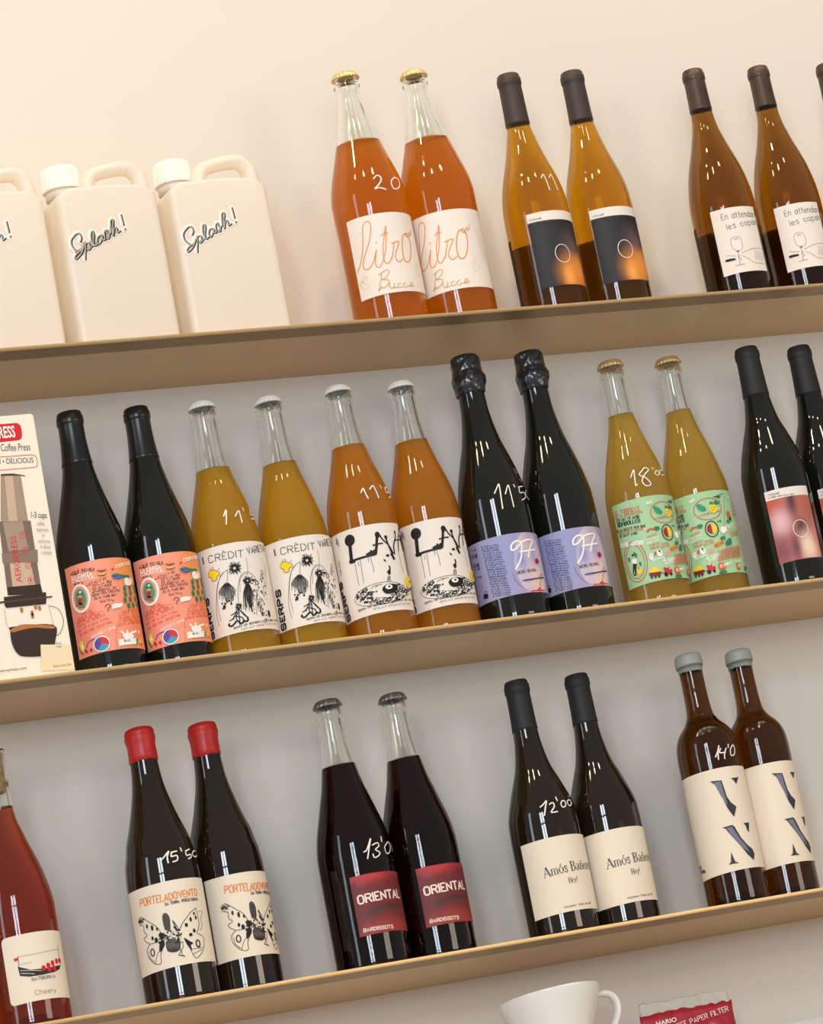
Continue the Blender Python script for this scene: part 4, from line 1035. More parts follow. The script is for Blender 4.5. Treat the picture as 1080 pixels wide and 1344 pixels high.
["S","k",0.8,1,[[16.0,56.1],[17.1,56.5],[14.7,56.6]]],
["S","k",1.1,1,[[8.1,47.8],[9.3,47.2],[9.1,47.8]]],
["S","k",1.1,1,[[-6.4,45.7],[-6.0,45.1],[-6.2,45.9]]],
["S","k",0.5,1,[[-22.0,55.0],[-21.5,55.6],[-23.2,54.8]]],
["S","k",0.5,1,[[12.6,53.6],[14.1,53.6],[13.9,53.1]]],
["S","k",0.8,1,[[-21.5,55.8],[-21.8,56.2],[-22.5,55.4]]],
["S","k",1.1,1,[[-24.1,56.4],[-25.2,56.6],[-24.7,57.6]]],
["S","k",0.5,1,[[-13.3,44.8],[-13.6,44.7],[-14.3,44.3]]],
["S","k",0.5,1,[[10.2,42.6],[9.0,42.5],[10.9,42.0]]],
["S","k",1.1,1,[[-34.5,53.5],[-34.9,53.9],[-34.3,53.2]]],
["S","k",1.1,1,[[3.0,58.9],[3.6,59.1],[2.9,58.9]]],
["S","k",1.1,1,[[4.6,56.0],[3.8,56.5],[5.7,56.1]]],
["S","k",1.1,1,[[11.2,59.2],[11.7,59.7],[10.9,59.1]]],
["S","k",0.5,1,[[-3.2,45.3],[-2.1,45.6],[-2.9,45.9]]],
["S","k",1.1,1,[[2.9,56.0],[2.5,55.8],[3.5,56.9]]],
["S","k",0.8,1,[[-5.8,43.5],[-5.9,43.9],[-5.9,43.5]]],
["S","k",1.1,1,[[7.4,42.5],[8.7,41.8],[5.6,41.5]]],
["S","k",0.5,1,[[-26.5,47.3],[-26.5,47.1],[-27.1,47.1]]],
["S","k",1.1,1,[[-24.0,45.6],[-23.5,45.9],[-24.4,45.0]]],
["S","k",1.1,1,[[15.5,59.1],[15.8,58.9],[13.4,58.6]]],
["S","k",1.1,1,[[-5.3,42.0],[-4.4,42.3],[-4.3,41.9]]],
["S","k",0.5,1,[[-30.8,53.0],[-29.6,52.9],[-30.4,51.9]]],
["S","k",1.1,1,[[19.5,45.8],[19.3,45.6],[17.0,45.4]]],
["S","k",1.1,1,[[25.5,50.9],[26.3,50.3],[27.3,50.4]]],
["S","k",0.5,1,[[14.3,47.3],[15.7,47.0],[13.5,46.8]]],
["S","k",1.1,1,[[-30.5,55.4],[-29.8,55.4],[-31.2,56.3]]],
["S","k",1.1,1,[[-33.9,55.0],[-34.4,54.8],[-33.4,55.9]]],
["S","k",1.1,1,[[11.2,50.7],[12.6,51.0],[10.2,50.1]]],
["S","k",1.1,1,[[-7.4,40.9],[-7.5,40.4],[-8.1,41.2]]],
["S","k",0.8,1,[[-3.9,42.4],[-4.7,43.0],[-4.6,41.9]]],
["S","k",0.5,1,[[14.5,53.1],[16.3,53.7],[14.9,53.6]]],
["S","k",0.5,1,[[-29.9,55.2],[-30.8,55.1],[-31.1,55.7]]],
["S","k",0.5,1,[[8.4,55.2],[7.0,54.7],[8.4,56.2]]],
["S","k",1.1,1,[[-10.8,39.5],[-10.9,40.1],[-11.9,40.1]]],
["S","k",1.1,1,[[-19.7,53.7],[-18.7,53.9],[-18.3,53.2]]],
["S","k",0.8,1,[[-12.1,46.1],[-10.9,46.5],[-12.3,45.6]]],
["S","k",1.1,1,[[7.7,50.4],[8.6,50.7],[7.6,51.2]]],
["S","k",1.1,1,[[-6.8,39.1],[-7.0,39.6],[-6.3,39.1]]],
["S","k",1.1,1,[[-22.4,52.9],[-23.3,53.6],[-22.5,53.9]]],
["S","k",0.8,1,[[-6.3,43.3],[-6.8,43.7],[-6.3,43.8]]],
["S","k",1.1,1,[[-11.1,41.6],[-11.1,40.9],[-11.3,41.3]]],
["S","k",0.5,1,[[-18.7,50.6],[-19.6,50.9],[-17.7,50.2]]],
["S","k",0.5,1,[[-3.7,43.9],[-3.1,43.9],[-4.8,43.2]]],
["S","k",1.1,1,[[24.1,53.4],[25.7,54.0],[26.7,52.8]]],
["S","k",0.8,1,[[-34.7,53.2],[-35.8,53.6],[-34.1,53.3]]],
["S","k",0.5,1,[[-28.0,60.0],[-29.0,60.5],[-27.7,59.0]]],
["S","k",0.5,1,[[-18.8,45.6],[-18.0,45.5],[-19.1,45.4]]],
["S","k",0.5,1,[[-31.5,48.7],[-31.3,48.3],[-30.0,49.3]]],
["S","k",0.5,1,[[4.1,53.5],[5.2,53.5],[4.0,52.7]]],
["S","k",0.8,1,[[16.1,50.7],[15.0,51.3],[17.9,49.8]]],
["S","k",0.8,1,[[-19.7,45.3],[-18.9,45.4],[-20.1,46.0]]],
["S","k",0.8,1,[[22.2,57.9],[21.7,58.4],[21.9,56.9]]],
["S","k",0.8,1,[[5.9,47.0],[5.9,47.1],[6.5,47.1]]],
["S","k",0.8,1,[[17.1,53.3],[18.6,53.2],[17.3,52.7]]],
["S","k",0.5,1,[[-20.1,48.9],[-19.7,48.6],[-19.7,48.2]]],
["S","k",1.1,1,[[13.1,59.0],[12.6,59.1],[13.6,58.2]]],
["S","k",1.1,1,[[10.6,50.6],[12.1,50.9],[11.5,51.2]]],
["S","k",1.1,1,[[-19.2,48.1],[-18.4,48.2],[-19.0,47.5]]],
["S","k",0.8,1,[[-15.6,45.1],[-16.6,45.6],[-15.9,45.0]]],
["S","k",0.8,1,[[5.1,47.4],[6.4,47.2],[6.1,46.4]]],
["S","k",0.8,1,[[-27.2,52.7],[-26.9,52.9],[-26.6,53.0]]],
["S","k",1.1,1,[[14.4,59.7],[14.9,60.1],[16.2,59.3]]],
["S","k",0.5,1,[[-35.0,54.2],[-35.3,54.8],[-34.1,53.4]]],
["S","k",0.5,1,[[11.4,42.9],[12.7,43.0],[9.6,42.4]]],
["S","k",0.5,1,[[12.5,45.3],[12.6,44.6],[11.3,44.9]]],
["S","k",0.8,1,[[-28.7,49.6],[-29.5,50.3],[-28.7,49.9]]],
["S","k",0.8,1,[[8.8,49.5],[9.3,50.0],[7.0,49.1]]],
["S","k",1.1,1,[[-33.0,48.3],[-32.6,48.0],[-33.1,47.7]]],
["S","k",1.1,1,[[-16.9,44.8],[-15.8,45.0],[-16.4,43.7]]],
["S","k",1.1,1,[[24.2,50.2],[24.1,49.6],[23.0,49.8]]],
["S","k",0.8,1,[[-23.4,60.9],[-23.8,61.6],[-24.4,62.1]]],
["S","k",0.8,1,[[23.9,46.7],[23.4,46.2],[23.1,46.5]]],
["S","k",0.5,1,[[2.2,39.5],[3.2,38.9],[2.9,40.0]]],
["S","k",1.1,1,[[-19.8,55.1],[-20.1,55.7],[-19.3,56.0]]],
["S","k",0.5,1,[[-21.9,49.8],[-21.5,49.3],[-21.9,49.8]]],
["S","k",0.8,1,[[-19.2,50.1],[-20.0,49.9],[-20.6,49.7]]],
["S","k",0.8,1,[[3.5,48.4],[4.5,48.9],[2.1,47.8]]],
["S","k",0.5,1,[[16.4,56.3],[17.1,56.5],[14.5,55.7]]],
["S","k",1.1,1,[[-10.8,43.2],[-10.9,43.6],[-9.6,42.0]]],
["S","k",1.1,1,[[-0.7,44.6],[-0.5,44.4],[-2.3,44.0]]],
["S","k",0.5,1,[[17.2,54.2],[16.2,54.1],[16.6,53.3]]],
["S","k",0.8,1,[[11.0,41.8],[10.0,41.7],[11.9,42.2]]],
["S","k",1.1,1,[[-1.0,41.1],[0.1,40.7],[-2.0,41.4]]],
["S","k",0.8,1,[[0.9,44.3],[-0.4,43.8],[2.3,44.1]]],
["S","k",0.5,1,[[29.9,52.7],[32.5,52.4],[27.4,53.1]]],
["S","k",0.5,1,[[15.4,47.8],[15.8,47.3],[16.8,48.4]]],
["S","k",1.1,1,[[-0.9,44.9],[-1.3,44.4],[-0.2,45.0]]],
["S","k",0.8,1,[[12.3,49.0],[11.6,49.6],[13.8,48.6]]],
["S","k",1.1,1,[[-18.0,43.8],[-18.8,44.3],[-17.3,43.2]]],
["S","k",0.5,1,[[-27.8,46.5],[-27.5,46.7],[-27.3,46.4]]],
["S","k",0.8,1,[[35.5,57.3],[43.7,59.6],[31.0,57.0]]],
["S","k",0.8,1,[[6.2,57.9],[5.2,57.3],[7.3,58.3]]],
["S","k",0.5,1,[[6.9,50.9],[6.0,50.8],[5.5,50.3]]],
["S","k",0.8,1,[[-10.6,42.8],[-11.3,42.2],[-10.7,43.3]]],
["S","k",0.5,1,[[34.6,55.5],[32.1,54.9],[40.9,57.2]]],
["S","k",0.8,1,[[-8.3,42.9],[-8.7,42.5],[-8.5,43.7]]],
["S","k",0.5,1,[[-20.4,43.6],[-20.0,43.3],[-20.2,42.7]]],
["S","k",1.1,1,[[-16.9,54.6],[-17.3,55.3],[-16.5,54.4]]],
["S","k",0.5,1,[[19.3,50.0],[20.0,50.3],[18.0,49.7]]],
["S","k",0.8,1,[[-23.4,54.5],[-24.3,54.3],[-23.8,54.3]]],
["S","k",1.1,1,[[5.9,53.7],[5.2,53.6],[4.6,53.0]]],
["S","k",1.1,1,[[-28.8,48.8],[-29.3,49.4],[-27.3,49.3]]],
["S","k",0.8,1,[[9.3,42.4],[9.7,43.1],[8.3,41.6]]],
["S","k",1.1,1,[[14.8,59.5],[16.4,59.4],[16.4,59.2]]],
["S","k",1.1,1,[[7.3,44.2],[8.2,43.6],[8.1,44.2]]],
["S","k",1.1,1,[[-15.2,46.1],[-14.9,45.4],[-14.5,45.5]]],
["S","k",0.8,1,[[-29.7,49.9],[-29.6,50.5],[-30.9,49.3]]],
["S","k",1.1,1,[[0.7,45.9],[0.0,45.4],[-0.3,45.1]]],
["S","k",0.8,1,[[12.5,57.8],[12.3,57.8],[12.1,57.8]]],
["S","k",0.5,1,[[-17.9,44.1],[-19.1,43.9],[-18.7,43.4]]],
["S","k",0.8,1,[[-23.8,57.9],[-23.5,58.0],[-24.0,57.8]]],
["S","k",0.8,1,[[11.9,57.5],[11.1,57.1],[11.7,58.1]]],
["S","k",0.5,1,[[2.8,58.4],[4.0,58.8],[3.1,59.3]]],
["S","k",0.8,1,[[22.7,54.4],[23.0,54.7],[22.5,53.4]]],
["S","k",0.8,1,[[-24.7,45.5],[-25.6,45.5],[-24.6,44.7]]],
["S","k",0.8,1,[[1.7,52.8],[0.7,52.4],[3.4,52.9]]],
["S","k",0.5,1,[[-7.2,39.7],[-7.7,40.1],[-7.1,40.5]]],
["S","k",0.5,1,[[-3.3,42.7],[-2.6,42.3],[-3.3,42.8]]],
["S","k",0.5,1,[[-12.2,54.5],[-12.7,54.3],[-12.8,53.9]]],
["S","k",0.5,1,[[-29.7,48.9],[-29.3,48.4],[-30.0,49.7]]],
["S","k",0.5,1,[[-27.6,44.8],[-28.5,44.5],[-26.3,45.3]]],
["S","k",0.5,1,[[21.3,49.8],[19.4,49.9],[22.6,50.0]]],
["S","k",0.5,1,[[-20.8,45.8],[-20.0,46.0],[-19.6,46.2]]],
["S","k",0.8,1,[[-27.4,45.9],[-26.9,45.5],[-28.6,45.6]]],
["S","k",1.1,1,[[-3.5,44.9],[-2.9,44.7],[-2.6,43.8]]],
["S","k",0.5,1,[[5.7,51.8],[4.6,51.3],[6.9,50.7]]],
["S","k",0.8,1,[[-7.6,44.3],[-7.1,44.5],[-7.2,44.0]]],
["S","k",1.1,1,[[-29.2,57.9],[-28.0,58.1],[-30.2,57.5]]],
["S","k",1.1,1,[[-27.9,58.4],[-27.3,58.0],[-27.2,58.1]]],
["S","k",0.8,1,[[-4.6,43.2],[-4.4,43.8],[-4.3,42.1]]],
["S","k",1.1,1,[[-30.3,50.9],[-30.8,51.3],[-29.7,51.7]]],
["S","k",0.5,1,[[7.3,49.8],[6.5,49.9],[6.6,50.5]]],
["S","k",0.8,1,[[11.4,52.2],[12.4,52.4],[9.7,53.0]]],
["S","k",0.5,1,[[-22.4,44.9],[-22.6,45.3],[-22.2,44.0]]],
["S","k",0.8,1,[[-34.8,56.5],[-35.4,56.8],[-36.0,57.7]]],
["S","k",1.1,1,[[24.7,54.1],[23.2,53.4],[22.2,53.0]]],
["S","k",0.8,1,[[-3.1,42.4],[-4.0,42.1],[-2.6,42.7]]],
["F","k",1,[[-6.3,56.3],[-2.0,60.0],[4.6,60.6],[11.4,59.0],[11.8,54.7],[7.3,50.5],[-0.6,49.4],[-4.9,51.7]]],
["E","w",[1.6,57.4],4.2,2.7,0,0],
["E","k",[2.0,57.7],1.5,1.2,0,0],
["S","n",0.6,1,[[-13.3,59.3],[-9.6,61.2],[-5.3,61.4]]],
["S","n",0.6,1,[[-18.5,58.8],[-14.7,61.0],[-10.4,61.4]]],
["F","y",1,[[27.9,67.7],[36.2,70.7],[43.7,71.1],[43.7,67.6],[35.5,63.6],[43.7,63.2],[43.7,59.8],[30.7,55.8],[26.6,58.5],[25.6,62.2]]],
["S","k",0.4,1,[[34.0,67.7],[35.5,63.6],[29.7,58.3]]],
["T","k","SIDRA DE BOMBOLLA NATURAL DE MUNTANYA",[-37.1,37.7],[43.7,41.5],2.1,0.45,"h"],
["T","n","PÉTILLANT APPLES PETNAT 2021",[-19.7,34.4],[27.6,35.9],1.8,0.3,"h"],
["T","k","ECO CCPAE",[-49.0,120.3],[-48.6,127.2],1.8,0.4,"v"]],"L1x":[["T","k","SERPS",[-53.4,32.6],[-57.6,77.8],6.2,2.2,"v"],
["T","n","ECO",[-49.6,117.5],[-49.7,124.5],1.8,0.4,"v"],
["T","n","VI DE TAULA",[-54.2,85.3],[-54.6,102.7],2,0.4,"v"]],"P":[["T","k","EL VI DE LA FINCA",[-45.7,94.6],[-24.7,90.7],1.5,0.32,"h"],
["T","k","UN VI DE MUNTANYA",[-45.5,91.7],[-25.4,88.1],1.5,0.32,"h"],
["T","k","VI DE FINCA NATURAL",[-45.4,88.9],[-25.5,85.3],1.5,0.32,"h"],
["T","k","EL VI DE LA FINCA",[-45.2,86.0],[-22.8,81.8],1.5,0.32,"h"],
["T","k","EL VI DE LA FINCA",[-45.1,83.2],[-24.1,79.4],1.5,0.32,"h"],
["T","k","VI DE FINCA NATURAL",[-44.9,80.4],[-23.8,76.5],1.5,0.32,"h"],
["T","k","UN VI DE MUNTANYA",[-44.8,77.5],[-23.9,73.7],1.5,0.32,"h"],
["T","k","EL VI DE LA FINCA",[-44.6,74.7],[-22.1,70.5],1.5,0.32,"h"],
["T","k","UN VI DE MUNTANYA",[-44.5,71.8],[-24.8,68.4],1.5,0.32,"h"],
["T","k","EL VI DE LA FINCA",[-44.4,69.0],[-22.3,65.0],1.5,0.32,"h"],
["T","k","VINYES DE LA FINCA BLANCA",[-44.2,66.2],[-23.0,62.4],1.5,0.32,"h"],
["T","k","UN VI DE MUNTANYA",[-44.1,63.3],[-21.6,59.2],1.5,0.32,"h"],
["T","k","UN VI DE MUNTANYA",[-43.9,60.5],[-22.1,56.5],1.5,0.32,"h"],
["T","k","VINYES DE LA FINCA BLANCA",[-43.8,57.7],[-24.2,54.3],1.5,0.32,"h"],
["T","k","VI DE FINCA NATURAL",[-43.7,54.8],[-23.1,51.2],1.5,0.32,"h"],
["T","k","UN VI DE MUNTANYA",[-43.5,52.0],[-23.9,48.7],1.5,0.32,"h"],
["T","k","VI DE FINCA NATURAL",[-43.4,49.2],[-23.0,45.6],1.5,0.32,"h"],
["T","k","VI DE FINCA NATURAL",[-43.2,46.3],[-22.3,42.7],1.5,0.32,"h"],
["T","k","EL VI DE LA FINCA",[-43.1,43.5],[-21.9,39.8],1.5,0.32,"h"],
["T","k","EL VI DE LA FINCA",[-43.0,40.7],[-21.7,37.0],1.5,0.32,"h"],
["T","k","VI DE FINCA NATURAL",[-42.8,37.9],[-22.0,34.3],1.5,0.32,"h"],
["T","k","EL VI DE LA FINCA",[-42.7,35.1],[-23.1,31.8],1.5,0.32,"h"],
["F","k",0,[[-55.4,42.5],[-48.7,41.1],[-49.7,35.9],[-56.3,37.2]]],
["S","k",0.6,1,[[-53.2,43.8],[-50.9,44.7],[-50.1,42.8]]],
["S","w",2.0,1,[[0.2,91.0],[-4.8,92.5],[-11.0,88.4],[-11.9,82.6],[-6.7,83.4],[-0.7,88.6],[1.5,90.5],[-1.0,77.6],[-5.1,67.9],[-11.4,60.2]]],
["S","w",2.2,1,[[1.5,90.5],[10.4,92.9],[18.3,92.1],[12.2,83.5],[7.3,72.6]]],
["S","w",2,1,[[-2.3,79.4],[7.1,79.9],[20.2,81.6]]],
["T","k","MICHEL GELMINIA",[-10.7,53.7],[15.4,55.5],3.2,0.5,"h"],
["F","m",1,[[17.3,70.0],[21.4,71.2],[24.1,68.6],[22.3,65.4],[18.1,64.5],[16.3,66.9]]],
["S","M",0.5,1,[[17.0,67.4],[21.5,66.4]]],
["S","B",1.2,1,[[-6.1,45.3],[-0.6,46.2],[9.0,46.6],[28.2,49.0]]],
["S","k",0.5,1,[[-4.2,46.2],[-1.0,44.6],[11.0,46.2],[28.7,48.4]]],
["S","M",0.6,1,[[18.1,47.9],[22.0,51.5],[24.8,53.4],[25.1,48.3]]],
["S","r",1.2,1,[[2.1,32.4],[9.6,32.4],[24.3,33.4]]],
["S","r",1.5,1,[[10.7,32.7],[14.3,35.2],[16.8,34.0],[14.9,31.8]]],
["S","M",0.5,1,[[21.8,47.8],[17.7,41.1],[15.2,35.2]]],
["S","M",0.35,1,[[-16.3,56.5],[-14.1,46.7],[-7.6,37.9],[2.3,30.7],[15.3,28.9],[23.8,30.5]]]],"P1x":[["T","k","VINS",[-59.7,95.4],[-50.5,93.7],1.6,0.4,"h"],
["T","k","VINS",[-59.9,90.1],[-50.5,88.3],1.6,0.4,"h"],
["T","k","VINS",[-60.0,88.4],[-50.5,86.7],1.6,0.4,"h"],
["T","k","VINS",[-60.0,87.1],[-50.5,85.3],1.6,0.4,"h"],
["T","k","VINS",[-60.4,78.8],[-50.5,76.9],1.6,0.4,"h"],
["T","k","VINS",[-60.5,77.5],[-50.5,75.6],1.6,0.4,"h"],
["T","k","VINS",[-60.6,76.2],[-50.5,74.2],1.6,0.4,"h"],
["T","k","VINS",[-60.7,73.1],[-50.5,71.1],1.6,0.4,"h"],
["T","k","VINS",[-61.2,64.0],[-50.5,61.8],1.6,0.4,"h"]],"Q":[["T","o","PORTELA",[-44.9,108.5],[-14.0,106.6],7.6,1.15,"h"],
["T","o","DO",[-12.2,106.5],[-4.0,107.1],7.4,1.15,"h"],
["T","o","VENTO",[-2.1,106.8],[20.2,107.9],7.0,1.15,"h"],
["T","k","DA TERRA VITICULTURAS",[-17.5,102.1],[19.6,102.5],2.7,0.6,"h"],
["S","k",0.6,1,[[-50.2,96.6],[-47.4,97.9],[-43.5,95.5],[-37.7,90.3],[-31.6,84.9],[-28.3,80.0],[-26.6,75.6]]],
["S","k",0.6,1,[[-51.1,96.1],[-50.5,90.8],[-45.2,88.1],[-45.6,81.9],[-42.2,77.7],[-47.2,75.2],[-45.7,71.7],[-40.3,67.7],[-34.8,67.4],[-30.4,68.0]]],
["S","k",0.6,1,[[-40.3,67.7],[-45.6,63.0],[-45.2,55.0],[-39.7,47.2],[-33.9,44.2],[-30.9,46.2],[-30.7,52.4],[-28.0,57.9],[-24.7,63.3],[-28.0,67.4]]],
["S","k",0.5,1,[[-43.9,60.9],[-43.4,53.7],[-38.6,48.1]]],
["S","k",0.5,1,[[-38.1,45.9],[-34.8,53.6],[-30.4,58.6]]],
["E","k",[-40.8,86.5],1.2,2.4,0,0],
["E","k",[-35.0,83.2],1.4,3,0,0],
["E","k",[-36.5,72.6],1.4,2.2,0,0],
["E","k",[-29.9,80.5],1,2,0,0],
["E","k",[-32.7,69.5],1.8,3,0,0],
["E","k",[-26.5,71.7],2.2,4,0,0],
["E","k",[-48.2,94.9],1.2,1.2,0,0],
["E","k",[-50.3,93.4],1,1,0,0],
["E","k",[-46.3,93.1],1,1.3,0,0],
["E","k",[-43.7,94.7],1,1,0,0],
["E","k",[0.3,77.9],1.7,2.2,0,0],
["E","k",[6.0,83.0],1.4,2.4,0,0],
["E","k",[12.6,84.4],1.2,2.2,0,0],
["E","k",[8.0,70.9],1.6,2.2,0,0],
["E","k",[3.4,67.1],2,1.8,0,0],
["E","k",[11.2,88.8],1.2,1.6,0,0],
["E","k",[-39.2,58.3],2.2,3.6,1.2,0],
["E","k",[10.0,56.9],2.3,3.6,1.4,0],
["S","k",0.5,0,[[-46.5,93.4],[-44.0,92.5]]],
["S","k",0.5,0,[[-46.8,93.1],[-44.2,90.9]]],
["S","k",0.5,0,[[-47.2,93.0],[-46.4,91.5]]],
["S","k",0.5,0,[[-47.8,93.0],[-48.2,90.3]]],
["S","k",0.5,0,[[-48.5,93.3],[-50.1,92.3]]],
["S","k",0.5,0,[[-48.9,93.7],[-51.8,93.4]]],
["S","k",0.5,0,[[-49.0,94.1],[-52.8,95.1]]],
["S","k",0.5,0,[[-48.7,94.5],[-51.3,96.3]]],
["S","k",0.5,0,[[-48.2,94.7],[-49.2,96.7]]],
["S","k",0.5,0,[[-47.5,94.6],[-47.0,96.6]]],
["S","k",0.5,0,[[-47.0,94.4],[-45.0,96.2]]],
["S","k",0.5,0,[[-46.6,93.9],[-43.3,94.2]]],
["E","k",[-47.7,93.8],0.99,0.99,0.6,0],
["S","k",0.6,1,[[14.8,94.4],[7.8,90.7],[1.6,85.2],[-3.3,80.4],[-8.1,73.5]]],
["S","k",0.6,1,[[14.8,94.4],[15.3,89.3],[15.7,83.8],[15.9,78.2],[13.5,72.0],[10.8,68.3],[18.0,63.9],[18.3,57.6],[15.2,49.8],[9.6,44.0],[4.8,42.2],[2.2,46.5],[0.6,51.4],[-1.5,58.1],[-4.3,64.9]]],
["S","k",0.4,1,[[17.4,90.8],[23.7,90.0],[19.5,83.7],[19.6,74.9],[15.2,70.4]]],
["S","k",0.5,1,[[0.6,51.4],[7.5,52.1],[15.3,52.2]]],
["S","k",0.5,1,[[2.2,46.5],[8.7,48.8],[13.7,49.9]]],
["F","k",1,[[-4.3,64.9],[0.6,60.9],[4.3,58.0],[1.4,56.0],[2.2,51.2],[-0.6,54.0],[-3.0,59.1]]],
["F","k",1,[[-28.0,67.4],[-24.3,65.6],[-25.4,61.9],[-28.4,58.0],[-30.8,56.4],[-30.7,61.8]]],
["F","n",1,[[-21.9,92.5],[-20.0,94.4],[-17.4,93.2],[-15.7,88.6],[-16.2,80.0],[-17.2,75.5],[-21.6,77.4],[-22.2,84.7]]],
["S","k",0.6,1,[[-21.9,92.5],[-20.0,94.4],[-17.4,93.2],[-15.7,88.6],[-16.2,80.0],[-17.2,75.5]]],
["S","k",0.6,1,[[-21.9,92.5],[-22.4,86.3],[-21.6,77.4]]],
["S","k",0.4,0,[[-20.7,92.2],[-21.1,78.1]]],
["S","k",0.4,0,[[-19.6,91.9],[-20.1,77.8]]],
["S","k",0.4,0,[[-18.6,91.6],[-19.1,77.6]]],
["S","k",0.4,0,[[-17.6,91.4],[-18.0,77.3]]],
["S","k",0.4,0,[[-16.5,91.1],[-17.0,77.0]]],
["S","k",1.0,1,[[-12.8,83.9],[-11.3,78.9],[-9.8,73.8]]],
["S","k",0.7,1,[[-12.9,85.2],[-9.7,79.3],[-8.4,73.5]]],
["S","k",2,1,[[-12.2,78.3],[-9.8,74.1],[-7.5,74.1]]],
["F","n",1,[[-22.4,65.0],[-17.3,65.8],[-10.1,62.9],[-9.4,59.6],[-10.8,54.4],[-14.9,52.6],[-20.8,54.1],[-23.0,57.4]]],
["F","K",1,[[-23.0,57.4],[-20.8,54.1],[-14.9,52.6],[-10.8,54.4],[-13.6,55.5],[-20.4,56.5]]],
["S","k",0.7,1,[[-22.4,65.0],[-23.0,57.4],[-20.8,54.1],[-14.9,52.6],[-10.8,54.4],[-9.4,59.6],[-10.1,62.9],[-17.3,65.8],[-22.4,65.0]]],
["S","k",0.5,1,[[-22.6,63.5],[-16.2,63.0],[-9.6,60.4]]],
["S","k",0.4,1,[[-22.3,58.7],[-16.5,56.8],[-10.4,56.6]]],
["S","k",0.9,0,[[-18.9,69.6],[-19.3,68.3]]],
["S","k",0.9,0,[[-25.1,67.1],[-24.9,65.9]]],
["S","k",0.5,0,[[-26.3,72.4],[-26.5,71.0]]],
["S","k",0.9,0,[[-15.3,67.7],[-14.2,66.8]]],
["S","k",0.5,0,[[-14.9,72.5],[-13.8,73.9]]],
["S","k",1.3,0,[[-28.7,66.4],[-30.0,66.9]]],
["S","k",1.3,0,[[-19.7,66.6],[-20.3,67.5]]],
["S","k",1.3,0,[[-27.9,74.8],[-28.9,73.2]]],
["S","k",1.3,0,[[-8.6,61.5],[-9.4,60.7]]],
["S","k",1.3,0,[[-16.7,74.9],[-16.0,75.1]]],
["S","k",0.5,0,[[-10.8,67.8],[-9.5,69.4]]],
["S","k",0.9,0,[[-24.8,66.0],[-25.3,65.3]]],
["S","k",0.5,0,[[-19.6,69.5],[-18.8,70.2]]],
["S","k",0.9,0,[[-26.5,72.1],[-25.6,73.3]]],
["S","k",0.5,0,[[-22.6,74.5],[-22.7,74.5]]],
["S","k",1.3,0,[[-13.7,71.5],[-14.6,70.9]]],
["S","k",0.5,0,[[-26.1,68.8],[-26.7,67.1]]],
["S","k",1.3,0,[[-29.5,66.6],[-30.3,65.4]]],
["S","k",1.3,0,[[-23.9,71.4],[-23.3,72.7]]],
["S","k",0.9,0,[[-7.6,68.2],[-9.0,68.1]]],
["S","k",0.5,0,[[-11.1,67.9],[-12.2,67.9]]],
["S","k",0.9,0,[[-23.6,69.2],[-23.0,70.5]]],
["S","k",0.5,0,[[-16.7,65.7],[-15.5,66.6]]],
["S","k",1.3,0,[[-26.1,66.0],[-26.6,67.3]]],
["S","k",0.5,0,[[-13.9,63.0],[-13.3,63.3]]],
["S","k",0.5,0,[[-17.4,74.7],[-18.2,76.6]]],
["S","k",1.3,0,[[-8.2,68.2],[-8.4,68.6]]],
["S","k",1.3,0,[[-9.8,66.1],[-10.8,65.5]]],
["S","k",1.3,0,[[-26.8,73.2],[-26.4,72.7]]],
["S","k",0.5,0,[[-26.6,73.4],[-25.7,74.7]]],
["S","k",0.5,0,[[-19.3,72.9],[-20.1,73.6]]],
["S","k",0.9,0,[[-15.7,73.2],[-16.7,73.7]]],
["S","k",1.3,0,[[-21.9,67.8],[-21.4,69.0]]],
["S","k",0.9,0,[[-27.1,75.5],[-26.9,73.6]]],
["S","k",0.9,0,[[-28.6,69.0],[-29.7,70.0]]],
["S","k",0.9,0,[[-25.0,74.8],[-25.0,73.9]]],
["S","k",1.3,0,[[-10.3,63.5],[-11.6,62.0]]],
["S","k",0.9,0,[[-20.5,74.6],[-19.6,73.0]]],
["S","k",0.9,0,[[-20.1,67.2],[-20.0,66.7]]],
["S","k",1.3,0,[[-20.5,69.4],[-21.4,71.1]]],
["S","k",0.9,0,[[-25.8,72.9],[-25.1,73.1]]],
["S","k",0.9,0,[[-13.3,66.8],[-13.4,66.7]]],
["S","k",0.9,0,[[-17.5,69.7],[-17.2,69.7]]],
["S","k",0.9,0,[[-24.0,68.2],[-23.3,67.4]]],
["S","k",0.9,0,[[-18.8,66.0],[-19.4,65.5]]],
["S","k",0.9,0,[[-23.7,73.8],[-23.2,73.9]]],
["S","k",1.3,0,[[-9.8,68.0],[-10.5,67.6]]],
["S","k",0.5,0,[[-12.3,64.3],[-11.2,64.5]]],
["S","k",0.5,0,[[-15.9,71.2],[-16.7,71.9]]],
["S","k",0.5,0,[[-9.2,71.0],[-7.8,71.5]]],
["S","k",0.9,0,[[-24.9,70.8],[-24.0,69.3]]],
["S","k",1.3,0,[[-20.4,70.0],[-21.1,68.9]]],
["S","k",0.5,0,[[-8.2,65.8],[-7.2,66.4]]],
["S","k",0.9,0,[[-16.0,67.1],[-15.7,67.7]]],
["S","k",0.5,0,[[-11.2,72.2],[-11.3,73.4]]],
["S","k",0.5,0,[[-12.1,69.8],[-11.6,67.9]]],
["S","k",1.3,0,[[-25.5,74.4],[-25.3,73.2]]],
["S","k",0.5,0,[[-9.1,63.5],[-8.0,64.2]]],
["S","k",1.3,0,[[-14.0,65.2],[-13.3,66.2]]],
["S","k",1.3,0,[[-22.5,71.9],[-21.3,71.6]]],
["S","k",1.3,0,[[-7.4,68.7],[-6.0,70.0]]],
["S","k",0.5,0,[[-9.6,63.4],[-9.6,64.5]]],
